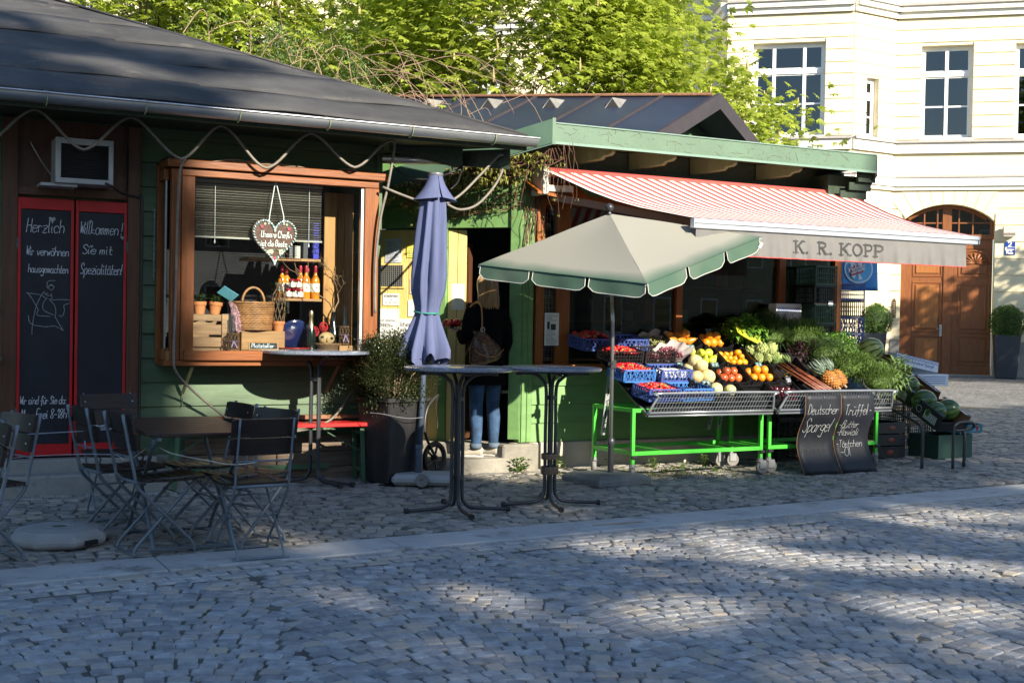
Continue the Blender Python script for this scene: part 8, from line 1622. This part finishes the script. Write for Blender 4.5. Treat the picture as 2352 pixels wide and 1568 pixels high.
for s, yaw in ((-1,-.95),(1,-.45)):
    T = Matrix.Translation((s*.098,0,0))@Matrix.Rotation(-yaw,4,'Z'); mb = MB(); mb.T = T; blob(mb, [(0,-.075,.045,.030,.03),(0,-.055,.05,.040,.045),(0,.0,.05,.040,.045),(0,.08,.036,.042,.03),(0,.14,.03,.040,.024),(0,.165,.027,.025,.015)]); blob(mb, [(0,-.02,.05,.04,.05),(0,-.02,.10,.038,.045)]); sh = fuse(mb, 'shoe', m_shoe, WM, .006, 2)
    mb = MB(); mb.T = T; mb.prism([(.036*sin(a)*(1.05 if cos(a) > 0 else .9), .045+.125*cos(a)) for a in [2*pi*k/20 for k in range(20)]], .022, (0,0,0), ((1,0,0),(0,1,0),(0,0,1))); P('sole', mb, m_sole, sh, bevel=.004)
    mb = MB(); mb.T = T
    for k in range(4): mb.tube([(-.028,.02+k*.02,.085-k*.011),(0,.02+k*.02,.094-k*.011),(.028,.02+k*.02,.085-k*.011)], .003, 4)
    P('laces', mb, m_sole, sh)
# long black coat
ct = MB(); blob(ct, [(0,-.005,.70,.20,.135),(0,-.005,.80,.198,.14),(0,-.005,.92,.188,.138),(0,0,1.05,.168,.125),(0,0,1.16,.162,.12),(0,0,1.28,.178,.122),(0,0,1.37,.178,.105),(0,.0,1.42,.12,.085),(0,.005,1.47,.075,.075)], 20)
blob(ct, [(x,y,z,rx+.018,ry+.018) for x,y,z,rx,ry in LA[:5]]+[(-.219,.115,1.152,.034,.036)]); blob(ct, [(x,y,z,rx+.018,ry+.018) for x,y,z,rx,ry in RA[:4]]+[(.225,.14,.925,.036,.04)]); fuse(ct, 'coat', m_coat, WM, .011, 3)
mb = MB(); mb.grid(lambda u,v: ((.2+.012*sin(u*34)*v+.008*sin(u*13+1)*v)*cos(2*pi*u), -.005+(.137+.012*sin(u*34)*v)*sin(2*pi*u), .71-.05*v-.015*sin(2*pi*u+.4)*v), 72, 4); P('coat_hem', mb, m_coat, WM, smooth=True, fix=False)
# shoulder-length straight hair
hr = MB(); blob(hr, [(0,.012,1.715,.03,.04),(0,.01,1.695,.066,.082),(0,.0,1.655,.088,.106),(0,-.008,1.60,.094,.108),(0,-.022,1.55,.097,.098),(0,-.032,1.49,.103,.086),(0,-.036,1.44,.107,.078),(.0,-.036,1.405,.104,.070),(0,-.034,1.395,.09,.055)], 24); o = fuse(hr, 'hair', m_hair, WM, .009, 2)
mb = MB(); q = random.Random(5)
for i in range(170):
    a = q.uniform(pi*.98,2*pi*1.02); 
    pts = []
    for k, (z, rx, ry, cy) in enumerate(((1.70,.06,.075,.008),(1.65,.092,.108,0),(1.59,.097,.110,-.01),(1.52,.101,.096,-.025),(1.45,.108,.083,-.035),(1.40+q.uniform(-.025,.02),.106,.072,-.036))): aa = a+q.uniform(-.025,.025); pts.append((rx*cos(aa), cy+ry*sin(aa), z))
    mb.tube(spline(pts,3), .0028, 3)
P('hair_strands', mb, m_hair, o, fix=False)
# ---- handbag and strawberries
BG = thing('shoulder_bag', 'slouchy brown patterned leather shoulder bag with tan strap', 'bag', WM.location, radians(6))
bg = MB(); blob(bg, [(-.16,-.16,1.17,.04,.02),(-.165,-.17,1.12,.09,.045),(-.15,-.18,1.05,.135,.07),(-.12,-.18,.98,.165,.085),(-.11,-.175,.92,.175,.08),(-.10,-.17,.885,.14,.055)], 20); bg.v = [(x, y+.010*sin(x*45+z*20)+.006*sin(z*60), z) for x,y,z in bg.v]; fuse(bg, 'bag_body', m_lthr, BG, .010, 1)
mb = MB(); mb.tube(spline([(-.15,-.175,1.16),(-.14,-.155,1.26),(-.125,-.11,1.40),(-.12,-.02,1.435),(-.135,.08,1.38),(-.19,.04,1.26),(-.18,-.1,1.15)],5), .013, 6, flat=.35); P('strap', mb, m_tan, BG, smooth=True)
mb = MB(); mb.tube([(-.15+.022*cos(a),-.185,1.185+.022*sin(a)) for a in [2*pi*k/16 for k in range(16)]], .004, 6, closed=True); P('ring', mb, m_zinc, BG); mb = MB(); mb.tube(spline([(-.26,-.215,1.0),(-.18,-.268,.95),(-.06,-.272,.945),(.05,-.235,1.01)],5), .004, 5); mb.tube(spline([(-.26,-.17,1.06),(-.31,-.16,.96),(-.33,-.15,.88)],4), .003, 4); P('piping', mb, m_tan, BG)
PN = thing('strawberry_punnet', 'clear punnet of strawberries held by the woman', 'punnet', WM.location, radians(6))
mb = MB(); mb.bx(-.305,-.175,.15,.28,1.185,1.225); P('box', mb, m_clear, PN, bevel=.004); mb = MB(); q = random.Random(2)
for i in range(30):
    T = Matrix.Translation((-.24+q.uniform(-.062,.062),.215+q.uniform(-.058,.058),1.222+q.uniform(0,.045)))@Matrix.Rotation(q.uniform(0,6),4,'Z')@Matrix.Rotation(q.uniform(.6,2.4),4,'X')@Matrix.Scale(1.5,4); o = len(mb.v); mb.v += [tuple(T@Vector(p)) for p in SBM.v]; mb.f += [tuple(k+o for k in f) for f in SBM.f]; mb.mi += SBM.mi
P('strawberries', mb, [m_straw, m_calyx], PN, smooth=True, fix=False)
# things just inside the doorway
mb = MB(); mb.T = CR_; mb.bx(-.60,-.30,.25,.28,1.25,1.27); mb.bx(-.60,-.30,.25,.28,1.52,1.54); mb.bx(-.60,-.58,.2,.3,.3,2.2); tag(P('side_shelf', mb, m_drkbrown, None), 'narrow dark shelf just inside the doorway', 'shelf')
for i, (s, z, r, m_, lab) in enumerate(((-.50,1.60,.035,m_red,'red ornament on the upper doorway shelf'),(-.46,1.31,.045,M('brown_glaze', (.16,.08,.05), rough=.3),'brown jar on the lower doorway shelf'),(-.40,1.32,.04,M('brown_glaze', (.16,.08,.05)),'second brown jar on the lower doorway shelf'))):
    p = CR_@Vector((s,.24,z)); mb = MB(); mb.lathe([(.4*r,-r),(r,-.3*r),(r,.3*r),(.5*r,r),(.3*r,1.2*r)], 14, p); tag(P('ornament', mb, m_, None, smooth=True), lab, 'ornament')
mb = MB(); p = CR_@Vector((-.16,.35,0)); mb.grid(lambda u,v: (p.x-.03+.10*u, p.y+.05*u+.015*sin(u*14), 2.05-.75*v), 12, 6); tag(P('purple_cloth', mb, M('purple_cloth', (.10,.02,.22), rough=.8), None, smooth=True), 'purple cloth hanging just inside the doorway', 'cloth')
# ================================================================ WEEDS
def weed(lab, x, y, s, n, seed):
    q = random.Random(seed); mb = MB(); z = gz(y)
    for i in range(n):
        a = q.uniform(0,6.28); h = q.uniform(0,s*.7); r = q.uniform(0,s*.45); p = Vector((x+cos(a)*r, y+sin(a)*r, z+h)); leaf(mb, p, (cos(a),sin(a),q.uniform(0,.8)), s*q.uniform(.18,.34), s*q.uniform(.10,.2))
        if i%4 == 0: mb.tube([(x,y,z),p], .002, 3)
    tag(P('weed_tuft', mb, m_weed, None, fix=False), lab, 'weed', 'weeds along the stall base')
for i, (x, y, s, n, lab) in enumerate(((1.32,-.24,.17,90,'leafy weed at the foot of the entrance step'),(1.78,-.12,.15,60,'leafy weed by the taped table leg at the stall base'),(2.35,-.15,.10,40,'weed under the open end of the berry cart'),(2.75,-.3,.12,60,'broad weed patch behind the parasol base'),(2.95,-.5,.09,50,'low weed patch under the middle of the berry cart'),(3.35,-.3,.13,50,'weed tuft near the cart casters'),(3.15,-.75,.06,40,'tiny weed tuft in front of the berry cart'))): weed(lab, x, y, s, n, i)
mb = MB(); q = random.Random(33)
for i in range(900):
    if i < 300: x, y = q.gauss(2.7,.55), q.gauss(-.65,.22)
    else: x, y = q.uniform(-3.3,5), q.uniform(-2.6,-.4)
    if y < ky(x)+.1: continue
    s = q.uniform(.012,.03) if i >= 300 else q.uniform(.02,.045); a = q.uniform(0,6.28)
    for k in range(3): leaf(mb, (x+q.uniform(-.015,.015),y+q.uniform(-.015,.015),gz(y)-.006), (cos(a+k*2.1),sin(a+k*2.1),q.uniform(.4,1.4)), s, s*.35)
o = mb.build('joint_moss', m_moss, None, fix=False); o['kind'] = 'stuff'; tag(o, 'tiny moss and grass tufts in the cobble joints', 'moss')
mb = MB()
for i in range(640):
    x, y = q.uniform(-3.6,6), (q.uniform(-3.6,.0) if i < 420 else q.uniform(-6.8,-3.4)); s = q.uniform(.003,.008); mb.box((x,y,gz(y)+.006),(s*1.6,s,s*.4),(0,0,q.uniform(0,3)))
o = mb.build('fallen_petals', M('petal_litter', (.55,.52,.44), rough=.8, rnd=.3), None, fix=False); o['kind'] = 'stuff'; tag(o, 'pale fallen blossom litter on the paving', 'litter')
mb = MB(); mb.tube(spline([(.55,-2.85,.008),(.8,-2.86,.012),(1.0,-2.84,.008)],3), .006, 5); tag(P('fallen_twig', mb, m_stem, None), 'short brown twig lying across the gutter strip', 'twig')
